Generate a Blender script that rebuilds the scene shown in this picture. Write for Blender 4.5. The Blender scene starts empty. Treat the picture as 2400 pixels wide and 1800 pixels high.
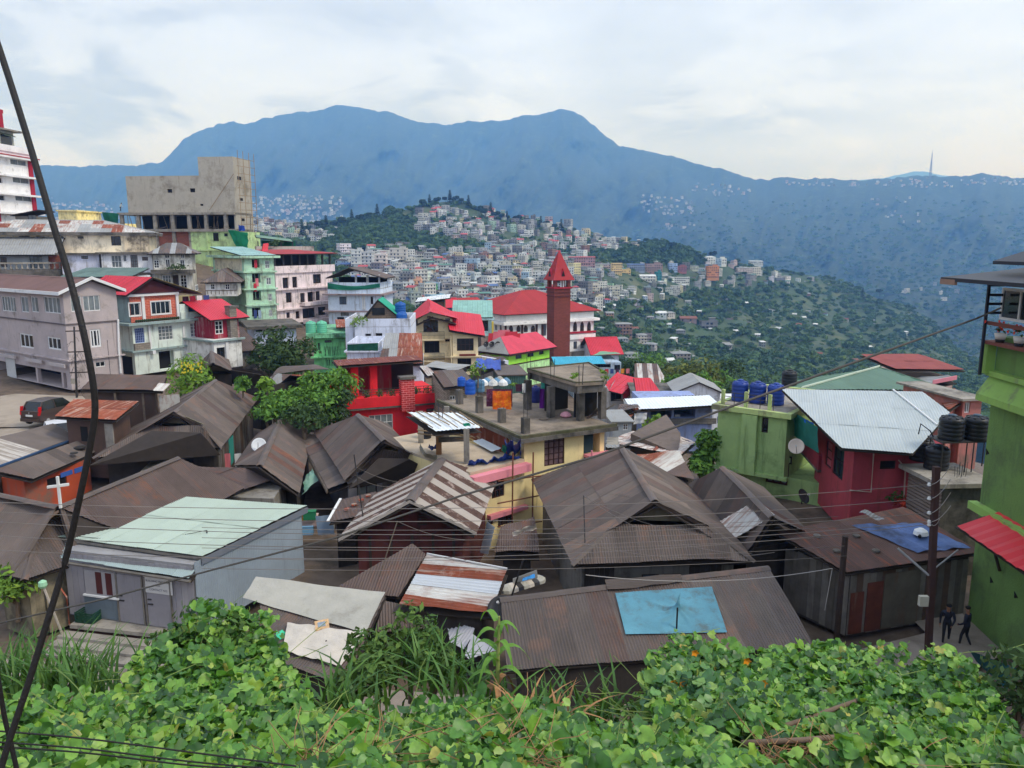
import bpy,math,random
import numpy as np
from mathutils import Vector,Matrix,noise as mnoise
random.seed(7);RNG=np.random.default_rng(7)
S=bpy.context.scene
COL=S.collection
R=math.radians

# ------------------------------------------------------------------ camera
CZ=15.0;PITCH=R(10.2);FPX=1813.0            # camera 15 m above the lane, focal length in pixels of the 2400 px frame
cam_d=bpy.data.cameras.new('camera');cam=bpy.data.objects.new('camera',cam_d);COL.objects.link(cam)
cam_d.sensor_width=36.0;cam_d.lens=36.0*FPX/2400.0
cam_d.clip_start=0.1;cam_d.clip_end=60000
cam.location=(0,0,CZ);cam.rotation_euler=(R(90)-PITCH,0,0)
S.camera=cam

# ------------------------------------------------------------------ sky, sun, exposure
SUN_EL,SUN_AZ=R(50),R(115)                      # azimuth measured clockwise from +Y: sun high to the right
w=bpy.data.worlds.new('World');S.world=w;w.use_nodes=True
nt=w.node_tree;N=nt.nodes;LK=nt.links;N.clear()
def nd(tree,typ,**kw):
 n=tree.nodes.new(typ)
 for k,v in kw.items():
  if k in n.inputs: n.inputs[k].default_value=v
  else: setattr(n,k,v)
 return n
sky=nd(nt,'ShaderNodeTexSky',sky_type='NISHITA',sun_disc=False,sun_elevation=SUN_EL,sun_rotation=SUN_AZ)
tc=nd(nt,'ShaderNodeTexCoord');sx=nd(nt,'ShaderNodeSeparateXYZ');LK.new(tc.outputs['Generated'],sx.inputs[0])
def mth(tree,op,a,b=None,c=None):
 n=tree.nodes.new('ShaderNodeMath');n.operation=op
 for i,q in enumerate((a,b,c)):
  if q is None: continue
  if isinstance(q,(int,float)): n.inputs[i].default_value=q
  else: tree.links.new(q,n.inputs[i])
 return n.outputs[0]
zc=mth(nt,'ADD',mth(nt,'MAXIMUM',sx.outputs['Z'],0.0),0.16)
cx=mth(nt,'DIVIDE',sx.outputs['X'],zc);cy=mth(nt,'DIVIDE',sx.outputs['Y'],zc)
cv=nd(nt,'ShaderNodeCombineXYZ');LK.new(cx,cv.inputs[0]);LK.new(cy,cv.inputs[1])
def wnoise(scale,detail,rough,loc,dist=0.0):
 m=nd(nt,'ShaderNodeMapping');m.inputs['Location'].default_value=loc;LK.new(cv.outputs[0],m.inputs[0])
 n=nd(nt,'ShaderNodeTexNoise',Scale=scale,Detail=detail,Roughness=rough,Distortion=dist);LK.new(m.outputs[0],n.inputs['Vector'])
 return n.outputs['Fac']
def ramp(tree,fac,stops):
 r=tree.nodes.new('ShaderNodeValToRGB');el=r.color_ramp.elements
 while len(el)<len(stops): el.new(0.5)
 for e,(p,c) in zip(el,stops):
  e.position=p;e.color=(*c,1) if len(c)==3 else c
 tree.links.new(fac,r.inputs[0]);return r.outputs[0]
def mixc(tree,fac,a,b,blend='MIX'):
 m=tree.nodes.new('ShaderNodeMix');m.data_type='RGBA';m.blend_type=blend
 for i,q in ((0,fac),(6,a),(7,b)):
  if isinstance(q,(int,float)): m.inputs[i].default_value=q
  elif isinstance(q,(tuple,list)): m.inputs[i].default_value=(*q,1) if len(q)==3 else q
  else: tree.links.new(q,m.inputs[i])
 return m.outputs[2]
n1=wnoise(0.75,6,0.52,(4.7,1.7,0.0),0.35);n2=wnoise(2.1,7,0.55,(0.4,5.2,2.0),0.3)
body=mth(nt,'ADD',mth(nt,'MULTIPLY',n1,0.72),mth(nt,'MULTIPLY',n2,0.28))
# how bright each part of the cloud deck is; the deck is thinner towards the sun, on the right
sunv=nd(nt,'ShaderNodeVectorMath',operation='DOT_PRODUCT')
sunv.inputs[1].default_value=(math.sin(SUN_AZ)*math.cos(SUN_EL),math.cos(SUN_AZ)*math.cos(SUN_EL),math.sin(SUN_EL))
LK.new(tc.outputs['Generated'],sunv.inputs[0])
bright=mth(nt,'ADD',body,mth(nt,'MULTIPLY',sunv.outputs['Value'],0.14))
CLOUD=ramp(nt,bright,[(0.36,(4.7,5.6,7.3)),(0.46,(5.7,6.7,8.6)),(0.55,(6.5,7.6,9.9)),(0.68,(7.4,8.5,10.8))])
cover=ramp(nt,n1,[(0.30,(0.93,)*3),(0.45,(0.985,)*3)])
# heaped white cloud low over the horizon
mp3=nd(nt,'ShaderNodeMapping');mp3.inputs['Scale'].default_value=(3.2,3.2,9.0);mp3.inputs['Location'].default_value=(1.3,.4,.2);LK.new(tc.outputs['Generated'],mp3.inputs[0])
n3=nd(nt,'ShaderNodeTexNoise',Scale=1.5,Detail=9,Roughness=.58,Distortion=.5);LK.new(mp3.outputs[0],n3.inputs['Vector'])
low=ramp(nt,sx.outputs['Z'],[(0.0,(1,)*3),(0.16,(.9,)*3),(0.32,(.12,)*3),(.5,(0,)*3)])
def towards(u,v,wdt):                              # 1 in the direction of that point of the sky, falling off over wdt degrees
 b_=(v-900)/FPX;d_=Vector(((u-1200)/FPX,math.cos(PITCH)-b_*math.sin(PITCH),-math.sin(PITCH)-b_*math.cos(PITCH))).normalized()
 vm=nd(nt,'ShaderNodeVectorMath',operation='DOT_PRODUCT');vm.inputs[1].default_value=d_;LK.new(tc.outputs['Generated'],vm.inputs[0])
 mr=nd(nt,'ShaderNodeMapRange',interpolation_type='SMOOTHSTEP');LK.new(vm.outputs['Value'],mr.inputs[0]);mr.inputs[1].default_value=math.cos(R(wdt));mr.inputs[2].default_value=math.cos(R(wdt*.25));return mr.outputs[0]
n3f=mth(nt,'ADD',n3.outputs['Fac'],mth(nt,'SUBTRACT',mth(nt,'MULTIPLY',towards(230,350,13),.12),mth(nt,'MULTIPLY',towards(120,190,9),.12)))
puff=mth(nt,'MULTIPLY',ramp(nt,n3f,[(0.47,(0,)*3),(0.56,(.8,)*3),(.7,(1,)*3)]),low)
CLOUD=mixc(nt,puff,CLOUD,(7.6,8.7,11.0))
dim=mth(nt,'MULTIPLY',ramp(nt,n3f,[(0.30,(.55,)*3),(0.45,(0,)*3)]),low)
CLOUD=mixc(nt,dim,CLOUD,(5.5,6.5,8.2))
skc=mixc(nt,cover,sky.outputs[0],CLOUD)
bg=nd(nt,'ShaderNodeBackground',Strength=0.1);LK.new(skc,bg.inputs[0])
wo=nd(nt,'ShaderNodeOutputWorld');LK.new(bg.outputs[0],wo.inputs[0])
sun_d=bpy.data.lights.new('sun','SUN');sun_d.energy=1.5;sun_d.angle=R(14);sun_d.color=(1.0,0.965,0.91)
sun=bpy.data.objects.new('sun',sun_d);COL.objects.link(sun)
sun.rotation_euler=(R(90)-SUN_EL,0,-SUN_AZ + R(180))
S.view_settings.view_transform='Standard';S.view_settings.look='None'
S.view_settings.exposure=0.4;S.view_settings.gamma=1.0;S.view_settings.use_curve_mapping=False
S.render.engine='CYCLES'
S.cycles.use_denoising=True
S.cycles.max_bounces=6;S.cycles.diffuse_bounces=3;S.cycles.glossy_bounces=2;S.cycles.transmission_bounces=3
S.cycles.transparent_max_bounces=12;S.cycles.volume_bounces=1
S.cycles.use_adaptive_sampling=True;S.cycles.adaptive_threshold=0.02

# ------------------------------------------------------------------ measuring: from a point of the photograph to a point of the place
_c,_s=math.cos(PITCH),math.sin(PITCH);CAM=Vector((0,0,CZ))
def ray(u,v):
 a=(u-1200)/FPX;b=(v-900)/FPX
 return Vector((a,_c-b*_s,-_s-b*_c))
def onz(q,z):                                     # where the sight line meets height z
 r=ray(*q);return CAM + r*((z-CZ)/r.z)
def at(q,Y):                                      # where it meets the upright plane Y metres ahead
 r=ray(*q);return CAM + r*(Y/r.y)
def proj(p):
 d=Vector(p)-CAM;zc=d.y*_c-d.z*_s
 return 1200+FPX*d.x/zc,900-FPX*(d.y*_s+d.z*_c)/zc
def along(P,d,u):                                # distance along direction d from P at which column u is reached
 a=(u-1200)/FPX;q=Vector(P)-CAM;d=Vector((d[0],d[1],0))
 z0=q.y*_c-q.z*_s;return (a*z0-q.x)/(d.x-a*d.y*_c)
_K=.27125
def zf(ox,oy): return lambda x,y: (ox+x*_K,oy+y*_K)
ZA=zf(0,250);ZB=zf(0,600);ZC=zf(500,500);ZD=zf(900,600);ZE=zf(1400,500);ZF=zf(1800,550);ZG=zf(1800,950);ZH=zf(1800,1350)
ZI=zf(0,950);ZJ=zf(500,900);ZK=zf(900,850);ZL=zf(1300,950);ZM=zf(0,1350);ZN=zf(500,1300);ZO=zf(1000,1300);ZQ=zf(1400,1300)

# ------------------------------------------------------------------ objects
WM={}
I4=Matrix.Identity(4)
def link(o,parent=None,world=I4):
 COL.objects.link(o);WM[o.name]=world
 if parent is not None:
  o.parent=parent;o.matrix_basis=WM[parent.name].inverted() @ world
 else: o.matrix_basis=world
 return o
def tag(o,label=None,cat=None,group=None,kind=None):
 if label: o['label']=label
 if cat: o['category']=cat
 if group: o['group']=group
 if kind: o['kind']=kind
 return o
def thing(name,label,cat,loc,group=None):
 e=bpy.data.objects.new(name,None);e.empty_display_size=0.3
 return tag(link(e,None,Matrix.Translation(Vector(loc))),label,cat,group)
def basis(o,x,y,z):
 return Matrix(((x[0],y[0],z[0],o[0]),(x[1],y[1],z[1],o[1]),(x[2],y[2],z[2],o[2]),(0,0,0,1)))
class MB:
 def __init__(s): s.v=[];s.f=[];s.m=[]
 def quad(s,*p,m=0):
  i=len(s.v);s.v+=[tuple(q) for q in p];s.f.append(tuple(range(i,i+len(p))));s.m.append(m);return s
 def box(s,o,ex,ey,ez,m=0):
  o,ex,ey,ez=Vector(o),Vector(ex),Vector(ey),Vector(ez);i=len(s.v)
  s.v+=[tuple(q) for q in (o,o+ex,o+ex+ey,o+ey,o+ez,o+ex+ez,o+ex+ey+ez,o+ey+ez)]
  F=[(0,3,2,1),(4,5,6,7),(0,1,5,4),(1,2,6,5),(2,3,7,6),(3,0,4,7)]
  if ex.cross(ey).dot(ez)<0: F=[f[::-1] for f in F]
  s.f+=[tuple(i+k for k in f) for f in F];s.m+=[m]*6;return s
 def prism(s,poly,h,m=0):                     # polygon (3-D points) pushed along vector h
  n=len(poly);i=len(s.v);h=Vector(h)
  s.v+=[tuple(p) for p in poly]+[tuple(Vector(p)+h) for p in poly]
  s.f+=[tuple(range(i+n-1,i-1,-1)),tuple(range(i+n,i+2*n))]
  s.f+=[(i+k,i+(k+1) % n,i+n+(k+1) % n,i+n+k) for k in range(n)];s.m+=[m]*(n+2);return s
 def tube(s,pts,r,n=6,m=0,caps=True):
  pts=[Vector(p) for p in pts];i0=len(s.v);k=len(pts)
  rr=r if isinstance(r,(list,tuple)) else [r]*k
  for j,p in enumerate(pts):
   t=(pts[min(j+1,k-1)]-pts[max(j-1,0)]).normalized()
   a=t.cross(Vector((0,0,1)) if abs(t.z)<.95 else Vector((1,0,0))).normalized();b=t.cross(a)
   for q in range(n):
    th=2*math.pi*q/n;s.v.append(tuple(p+(a*math.cos(th)+b*math.sin(th))*rr[j]))
  for j in range(k-1):
   for q in range(n):
    a0=i0+j*n+q;a1=i0+j*n+(q+1) % n
    s.f.append((a0,a1,a1+n,a0+n));s.m.append(m)
  if caps:
   s.f+=[tuple(i0+q for q in range(n))[::-1],tuple(i0+(k-1)*n+q for q in range(n))];s.m+=[m,m]
  return s
 def lathe(s,c,prof,n=16,m=0,ax=(0,0,1)):
  i0=len(s.v);k=len(prof);c=Vector(c);ax=Vector(ax).normalized()
  a=ax.cross(Vector((0,0,1)) if abs(ax.z)<.9 else Vector((1,0,0))).normalized();b=ax.cross(a)
  for r,h in prof:
   for q in range(n):
    th=2*math.pi*q/n;s.v.append(tuple(c+ax*h+(a*math.cos(th)+b*math.sin(th))*r))
  for j in range(k-1):
   for q in range(n):
    a0=i0+j*n+q;a1=i0+j*n+(q+1) % n;s.f.append((a0,a1,a1+n,a0+n));s.m.append(m)
  s.f+=[tuple(i0+q for q in range(n))[::-1],tuple(i0+(k-1)*n+q for q in range(n))];s.m+=[m,m]
  return s
 def mesh(s,name,mats,smooth=False):
  me=bpy.data.meshes.new(name);me.from_pydata(s.v,[],s.f)
  for m in (mats if isinstance(mats,(list,tuple)) else [mats]): me.materials.append(m)
  me.polygons.foreach_set('material_index',s.m)
  if smooth: me.polygons.foreach_set('use_smooth',[True]*len(s.f))
  me.update();return me
 def build(s,name,mats,parent=None,smooth=False,world=I4):
  return link(bpy.data.objects.new(name,s.mesh(name,mats,smooth)),parent,world)
def single(mb,name,mats,label,cat,group=None,smooth=False,kind=None):
 vs=np.array(mb.v);c=Vector(((vs[:,0].min()+vs[:,0].max())/2,(vs[:,1].min()+vs[:,1].max())/2,vs[:,2].min()))
 mb.v=[tuple(Vector(p)-c) for p in mb.v]
 return tag(mb.build(name,mats,None,smooth,Matrix.Translation(c)),label,cat,group,kind)
def np_mesh(name,V,Fc,mats,smooth=False,mi=None,tint=None):
 me=bpy.data.meshes.new(name);V=np.asarray(V,np.float32);Fc=np.asarray(Fc,np.int32);k=Fc.shape[1]
 me.vertices.add(len(V));me.vertices.foreach_set('co',V.ravel())
 me.loops.add(Fc.size);me.loops.foreach_set('vertex_index',Fc.ravel())
 me.polygons.add(len(Fc));me.polygons.foreach_set('loop_start',np.arange(0,Fc.size,k,dtype=np.int32))
 for m in (mats if isinstance(mats,(list,tuple)) else [mats]): me.materials.append(m)
 if mi is not None: me.polygons.foreach_set('material_index',np.asarray(mi,np.int32))
 if smooth: me.polygons.foreach_set('use_smooth',np.ones(len(Fc),bool))
 me.update(calc_edges=True)
 if tint is not None:
  a=me.attributes.new('tint','FLOAT','POINT');a.data.foreach_set('value',np.asarray(tint,np.float32))
 return me

# ------------------------------------------------------------------ materials
def lin(c):
 def f(x):
  x /= 255.0;return x/12.92 if x<=.04045 else ((x+.055)/1.055)**2.4
 return tuple(f(x) for x in c)
MATS={}
def mat(key,col,rough=.85,var=.18,scale=.6,stain=0.0,scol=(70,66,58),streak=0.0,bump=0.0,bscale=20,metal=0.0,spec=.35,
  rnd=0.0,local=False,k=1.0,trans=0.0,brick=None,objcol=False,tint=0.0,stainscale=.5,ridge=None):
 if key in MATS: return MATS[key]
 m=bpy.data.materials.new(key);MATS[key]=m;m.use_nodes=True;t=m.node_tree;t.nodes.clear();L=t.links
 bs=nd(t,'ShaderNodeBsdfPrincipled',Roughness=rough,Metallic=metal);bs.inputs['Specular IOR Level'].default_value=spec
 out=nd(t,'ShaderNodeOutputMaterial');L.new(bs.outputs[0],out.inputs[0])
 if local: pos=nd(t,'ShaderNodeTexCoord').outputs['Object']
 else: pos=nd(t,'ShaderNodeNewGeometry').outputs['Position']
 oi=nd(t,'ShaderNodeObjectInfo')
 if local:
  mp=nd(t,'ShaderNodeVectorMath',operation='MULTIPLY_ADD');L.new(oi.outputs['Random'],mp.inputs[0]);mp.inputs[1].default_value=(37,53,11)
  L.new(pos,mp.inputs[2]);pos=mp.outputs[0]
 base=tuple(min(1,x*k) for x in lin(col))
 if objcol: c=oi.outputs['Color']
 elif brick:
  b=nd(t,'ShaderNodeTexBrick',Scale=1.0);b.inputs['Color1'].default_value=(*base,1);b.inputs['Color2'].default_value=(*[x*.72 for x in base],1)
  b.inputs['Mortar'].default_value=(*lin(brick[2]),1);b.inputs['Brick Width'].default_value=brick[0];b.inputs['Row Height'].default_value=brick[1];b.inputs['Mortar Size'].default_value=brick[1]*.1
  sp=nd(t,'ShaderNodeSeparateXYZ');L.new(pos,sp.inputs[0]);cb=nd(t,'ShaderNodeCombineXYZ')
  L.new(mth(t,'ADD',sp.outputs[0],mth(t,'MULTIPLY',sp.outputs[1],.6)),cb.inputs[0]);L.new(sp.outputs[2],cb.inputs[1]);L.new(cb.outputs[0],b.inputs['Vector'])
  c=b.outputs['Color']
 else: c=base
 def noise(sc,vec=(1,1,1),det=4,rg=.6):
  mp=nd(t,'ShaderNodeMapping');mp.inputs['Scale'].default_value=vec;L.new(pos,mp.inputs[0])
  n=nd(t,'ShaderNodeTexNoise',Scale=sc,Detail=det,Roughness=rg);L.new(mp.outputs[0],n.inputs['Vector']);return n.outputs['Fac']
 if var:
  f=nd(t,'ShaderNodeMapRange');L.new(noise(scale,det=5,rg=.65),f.inputs[0])
  f.inputs[1].default_value=.3;f.inputs[2].default_value=.7;f.inputs[3].default_value=1-var;f.inputs[4].default_value=1+var*.6
  c=mixc(t,1.0,c,f.outputs[0],'MULTIPLY')
 if rnd:
  f=nd(t,'ShaderNodeMapRange');L.new(oi.outputs['Random'],f.inputs[0]);f.inputs[3].default_value=1-rnd;f.inputs[4].default_value=1+rnd
  c=mixc(t,1.0,c,f.outputs[0],'MULTIPLY')
 if tint:
  a=nd(t,'ShaderNodeAttribute',attribute_name='tint');f=nd(t,'ShaderNodeMapRange');L.new(a.outputs['Fac'],f.inputs[0]);f.inputs[3].default_value=1-tint;f.inputs[4].default_value=1+tint
  c=mixc(t,1.0,c,f.outputs[0],'MULTIPLY')
  c=mixc(t,mth(t,'MULTIPLY',mth(t,'POWER',a.outputs['Fac'],4.0),.55),c,tuple(x*y for x,y in zip(base,(1.9,1.25,.8))))
 if stain:
  lo=.62-.3*stain
  f=nd(t,'ShaderNodeMapRange');L.new(noise(stainscale,(1,1,1),7,.7),f.inputs[0]);f.inputs[1].default_value=lo;f.inputs[2].default_value=lo+.16;f.inputs[4].default_value=.85
  c=mixc(t,f.outputs[0],c,lin(scol))
 if streak:
  vec=(4,.35,1) if local else (2.2,2.2,.22)
  lo=.66-.3*streak
  f=nd(t,'ShaderNodeMapRange');L.new(noise(1.3,vec,5,.65),f.inputs[0]);f.inputs[1].default_value=lo;f.inputs[2].default_value=lo+.2;f.inputs[4].default_value=.8
  c=mixc(t,f.outputs[0],c,lin(scol))
 if isinstance(c,tuple): bs.inputs['Base Color'].default_value=(*c,1)
 else: L.new(c,bs.inputs['Base Color'])
 if bump:
  b=nd(t,'ShaderNodeBump',Strength=bump,Distance=.05);L.new(noise(bscale,det=3),b.inputs['Height']);L.new(b.outputs[0],bs.inputs['Normal'])
 if trans:
  tr=nd(t,'ShaderNodeBsdfTranslucent');ms=nd(t,'ShaderNodeMixShader',Fac=trans);L.new(bs.outputs[0],ms.inputs[1]);L.new(tr.outputs[0],ms.inputs[2]);L.new(ms.outputs[0],out.inputs[0])
  cc=mixc(t,1.0,c,(1.5,1.35,.55),'MULTIPLY');L.new(cc,tr.inputs[0])
 return m
def P(key,r,g,b,**kw):                           # painted plaster
 d=dict(stain=.36,scol=(112,104,92),streak=.45,var=.16,bump=.2,bscale=6,k=1.2);d.update(kw);return mat(key,(r,g,b),**d)
GLASS=mat('window_glass',(34,38,42),rough=.12,var=.5,scale=.5,spec=.6,rnd=.4)  # dark base colour stands in for the unlit room behind
GLASS2=mat('pale_window_glass',(120,128,130),rough=.25,var=.35,scale=1.5,spec=.6,rnd=.3)
CURT1=mat('curtained_glass',(96,84,78),rough=.3,var=.5,scale=3,spec=.5)
CURT2=mat('blue_curtained_glass',(84,96,110),rough=.25,var=.5,scale=3,spec=.5)
DARK=mat('dark_interior',(26,24,23),var=.2)  # near-black colour carries the shade inside openings
WHITE=mat('white_paint',(226,226,224),var=.06,stain=.15,scol=(160,155,145))
CONC=mat('concrete',(150,143,132),var=.25,scale=.8,stain=.45,scol=(78,74,68),streak=.35,bump=.3,bscale=4,k=1.1)
CONCD=mat('dark_concrete',(112,106,99),var=.3,scale=.9,stain=.55,scol=(52,50,44),streak=.4,bump=.4,bscale=4)
WOOD=mat('weathered_wood',(120,105,90),var=.35,scale=3,streak=.4,scol=(66,58,50))
WOODD=mat('dark_wood',(62,50,44),var=.3,scale=3,streak=.3,scol=(38,32,28))
BROWNF=mat('brown_frame',(70,44,38),var=.15)
STEEL=mat('dark_steel',(58,56,56),rough=.6,var=.2)
BLACK=mat('black_rubber',(26,26,28),rough=.55,var=.2)
ROOFD=mat('dark_roof_sheet',(95,84,78),rough=.62,var=.22,scale=.8,streak=.3,scol=(128,96,80),rnd=.2,local=True,stain=.22,spec=.4)
ROOFD2=mat('umber_roof_sheet',(94,78,72),rough=.65,var=.25,scale=.8,streak=.3,scol=(128,78,52),rnd=.16,local=True,stain=.2)
ROOFD3=mat('faded_roof_sheet',(112,100,92),rough=.6,var=.25,scale=.9,streak=.35,scol=(140,104,84),rnd=.12,local=True,stain=.3,spec=.4)
ROOFD4=mat('rusting_roof_sheet',(106,78,68),rough=.75,var=.3,scale=1.1,streak=.4,scol=(150,90,58),rnd=.15,local=True,stain=.3)
ROOFG=mat('grey_roof_sheet',(150,150,148),rough=.5,var=.15,streak=.3,scol=(112,92,76),rnd=.08,local=True)
RUST=mat('rusty_roof_sheet',(140,74,52),rough=.8,var=.3,scale=1.2,streak=.45,scol=(196,176,160),rnd=.18,local=True,stain=.15)
RUST2=mat('white_rusted_sheet',(196,194,188),rough=.7,var=.15,streak=.62,scol=(134,74,48),rnd=.12,local=True,stain=.25)
REDR=mat('red_roof_sheet',(200,46,62),rough=.5,var=.1,rnd=.05,local=True,streak=.15,scol=(160,60,60))
ROOFDECK=mat('roof_underside',(58,50,45),var=.25,scale=2)

def leafmat(key,stops,rough=.42,trans=.22,single=False,scale=9):
 if key in MATS: return MATS[key]
 m=bpy.data.materials.new(key);MATS[key]=m;m.use_nodes=True;t=m.node_tree;t.nodes.clear();L=t.links
 f=nd(t,'ShaderNodeObjectInfo').outputs['Random'] if single else nd(t,'ShaderNodeAttribute',attribute_name='tint').outputs['Fac']
 c=ramp(t,f,[(p,lin(q)) for p,q in stops])
 n=nd(t,'ShaderNodeTexNoise',Scale=scale,Detail=4);L.new(nd(t,'ShaderNodeNewGeometry').outputs['Position'],n.inputs['Vector'])
 mr=nd(t,'ShaderNodeMapRange');L.new(n.outputs['Fac'],mr.inputs[0]);mr.inputs[1].default_value=.3;mr.inputs[2].default_value=.7;mr.inputs[3].default_value=.72;mr.inputs[4].default_value=1.2
 c=mixc(t,1.0,c,mr.outputs[0],'MULTIPLY')
 bs=nd(t,'ShaderNodeBsdfPrincipled',Roughness=rough);bs.inputs['Specular IOR Level'].default_value=.5;L.new(c,bs.inputs['Base Color'])
 tr=nd(t,'ShaderNodeBsdfTranslucent');L.new(mixc(t,1.0,c,(1.5,1.4,.5),'MULTIPLY'),tr.inputs[0])
 ms=nd(t,'ShaderNodeMixShader',Fac=trans);L.new(bs.outputs[0],ms.inputs[1]);L.new(tr.outputs[0],ms.inputs[2]);L.new(ms.outputs[0],nd(t,'ShaderNodeOutputMaterial').inputs[0])
 return m

# ------------------------------------------------------------------ roofs, walls, windows
def span(poly,s):                                   # interval of t inside a convex polygon at abscissa s
 ts=[]
 n=len(poly)
 for i in range(n):
  (x0,y0),(x1,y1)=poly[i],poly[(i+1) % n]
  if abs(x1-x0)<1e-9:
   if abs(s-x0)<1e-6: ts+=[y0,y1]
  elif min(x0,x1)-1e-6<=s<=max(x0,x1)+1e-6: ts.append(y0+(y1-y0)*(s-x0)/(x1-x0))
 return (min(ts),max(ts)) if len(ts)>1 else None
def slope(parent,pts,m,sw=.85,sl=2.6,wave=.1,amp=.016,jit=.6,name='roof_sheet',mats=None,lift=.03):
 pts=[Vector(p) for p in pts];X=(pts[1]-pts[0]).normalized();far=max(pts[2:],key=lambda p: ((p-pts[0])-X*(p-pts[0]).dot(X)).length)
 Nn=X.cross(far-pts[0]).normalized()
 if Nn.z<0: Nn=-Nn
 Yv=Nn.cross(X);o=pts[0]+Nn*lift
 po=[((p-pts[0]).dot(X),(p-pts[0]).dot(Yv)) for p in pts]
 if po[2][1]<0:
  Yv=-Yv;po=[(a,-b) for a,b in po]
 off=[(p-pts[0]).dot(Nn) for p in pts];warp=max(abs(q) for q in off)>.02
 def wz(s,t):
  if not warp: return 0.0
  w_=[1/((s-q[0])**2+(t-q[1])**2+1e-4) for q in po];return sum(x*y for x,y in zip(w_,off))/sum(w_)
 s0=min(p[0] for p in po);s1=max(p[0] for p in po);t0=min(p[1] for p in po);t1=max(p[1] for p in po)
 nc=max(1,round((s1-s0)/sw));nr=max(1,round((t1-t0)/sl));sw=(s1-s0)/nc;sl=(t1-t0)/nr
 W=basis(o,X,Yv,X.cross(Yv)) ;up=1 if X.cross(Yv).dot(Nn)>0 else -1
 for ic in range(nc):
  for ir in range(nr):
   a0=s0+ic*sw;b0=t0+ir*sl;b1=b0+sl+(.1 if ir<nr-1 else 0)
   nw=max(2,int(round(sw/(wave/2)))) if wave else 1
   V=[];ok=[]
   dz=random.uniform(-.5,.5)*.02*jit;tl=random.uniform(-.4,1)*.02*jit;e0=random.uniform(-1,1)*.03*jit if ir==0 else 0
   for i in range(nw+1):
    s=min(max(a0-.025+(sw+.05)*i/nw,s0),s1);iv=span(po,min(max(s,s0+1e-4),s1-1e-4))
    if iv is None: ok.append(False);V+=[(0,0,0)]*2;continue
    lo=max(iv[0],b0)+(e0 if iv[0]>b0-1e-3 else 0);hi=min(iv[1],b1);good=hi-lo>.03;ok.append(good)
    z=(amp if i % 2 else -amp) if wave else 0
    V+=[(s,lo,up*(z+dz+tl+.014*(ir % 2)+wz(s,lo))),(s,hi,up*(z+dz+wz(s,hi)))]
   Fc=[(2*i,2*i+2,2*i+3,2*i+1) for i in range(nw) if ok[i] and ok[i+1]]
   if not Fc: continue
   me=bpy.data.meshes.new(name);me.from_pydata(V,[],Fc);mm=m if mats is None else mats(ic,ir,nc,nr)
   
   if mm is ROOFD and sw<1.2:
    rr_=random.random();mm=ROOFD2 if rr_<.12 else ROOFD3 if rr_<.22 else ROOFD4 if rr_<.235 else mm
   me.materials.append(mm);me.validate();me.update()
   link(bpy.data.objects.new(name,me),parent,W)
def deck(parent,slopes,th=.06,m=None,name='roof'):  # the boarding under the sheets, one mesh; returned as the roof part
 b=MB()
 for pts in slopes:
  p=[Vector(q) for q in pts];n=(p[1]-p[0]).cross(p[2]-p[0]).normalized()
  if n.z<0: n=-n;p=p[::-1]
  dr=th+.07+max(abs((q-p[0]).dot(n)) for q in p)*.8;b.prism([q-n*dr for q in p],n*th)
 return b.build(name,m or ROOFDECK,parent)
def ridge_cap(parent,pts,m,r=.11,name='ridge_cap'):
 for a,b in zip(pts[:-1],pts[1:]):
  a,b=Vector(a),Vector(b);d=(b-a).normalized();sd=d.cross(Vector((0,0,1))).normalized();up=sd.cross(d)
  mb=MB();L=(b-a).length;n=max(1,round(L/1.9))
  prof=[(-r*1.3,-.02),(-r*.5,.055),(0,.075),(r*.5,.055),(r*1.3,-.02)]
  for k in range(n):
   o0=a+d*(L*k/n-.04);o1=a+d*(L*(k+1)/n);li=.012 if k % 2 else 0
   for (x0,z0),(x1,z1) in zip(prof[:-1],prof[1:]):
    q=[o0+sd*x0+up*(z0+li),o0+sd*x1+up*(z1+li),o1+sd*x1+up*(z1+li),o1+sd*x0+up*(z0+li)];mb.quad(*q)
  mb.build(name,m,parent)
class Fac:
 def __init__(s,p,q,z0,z1):
  s.p=Vector((p[0],p[1],0));d=Vector((q[0]-p[0],q[1]-p[1],0));s.L=d.length;s.d=d/s.L
  s.n=Vector((s.d.y,-s.d.x,0));s.z0=z0;s.z1=z1;s.holes=[]
 def pt(s,a,z,o=0): return s.p+s.d*a+Vector((0,0,z))+s.n*o
 def sz(s,q):
  r=ray(*q);t=(s.p-CAM).dot(s.n)/r.dot(s.n);w=CAM+r*t;return (w-s.p).dot(s.d),w.z
 def rect(s,z,x0,y0,x1,y1):
  xm,ym=(x0+x1)/2,(y0+y1)/2
  a0=s.sz(z(x0,ym))[0];a1=s.sz(z(x1,ym))[0];h1=s.sz(z(xm,y0))[1];h0=s.sz(z(xm,y1))[1]
  return min(a0,a1),max(a0,a1),min(h0,h1),max(h0,h1)
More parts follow.
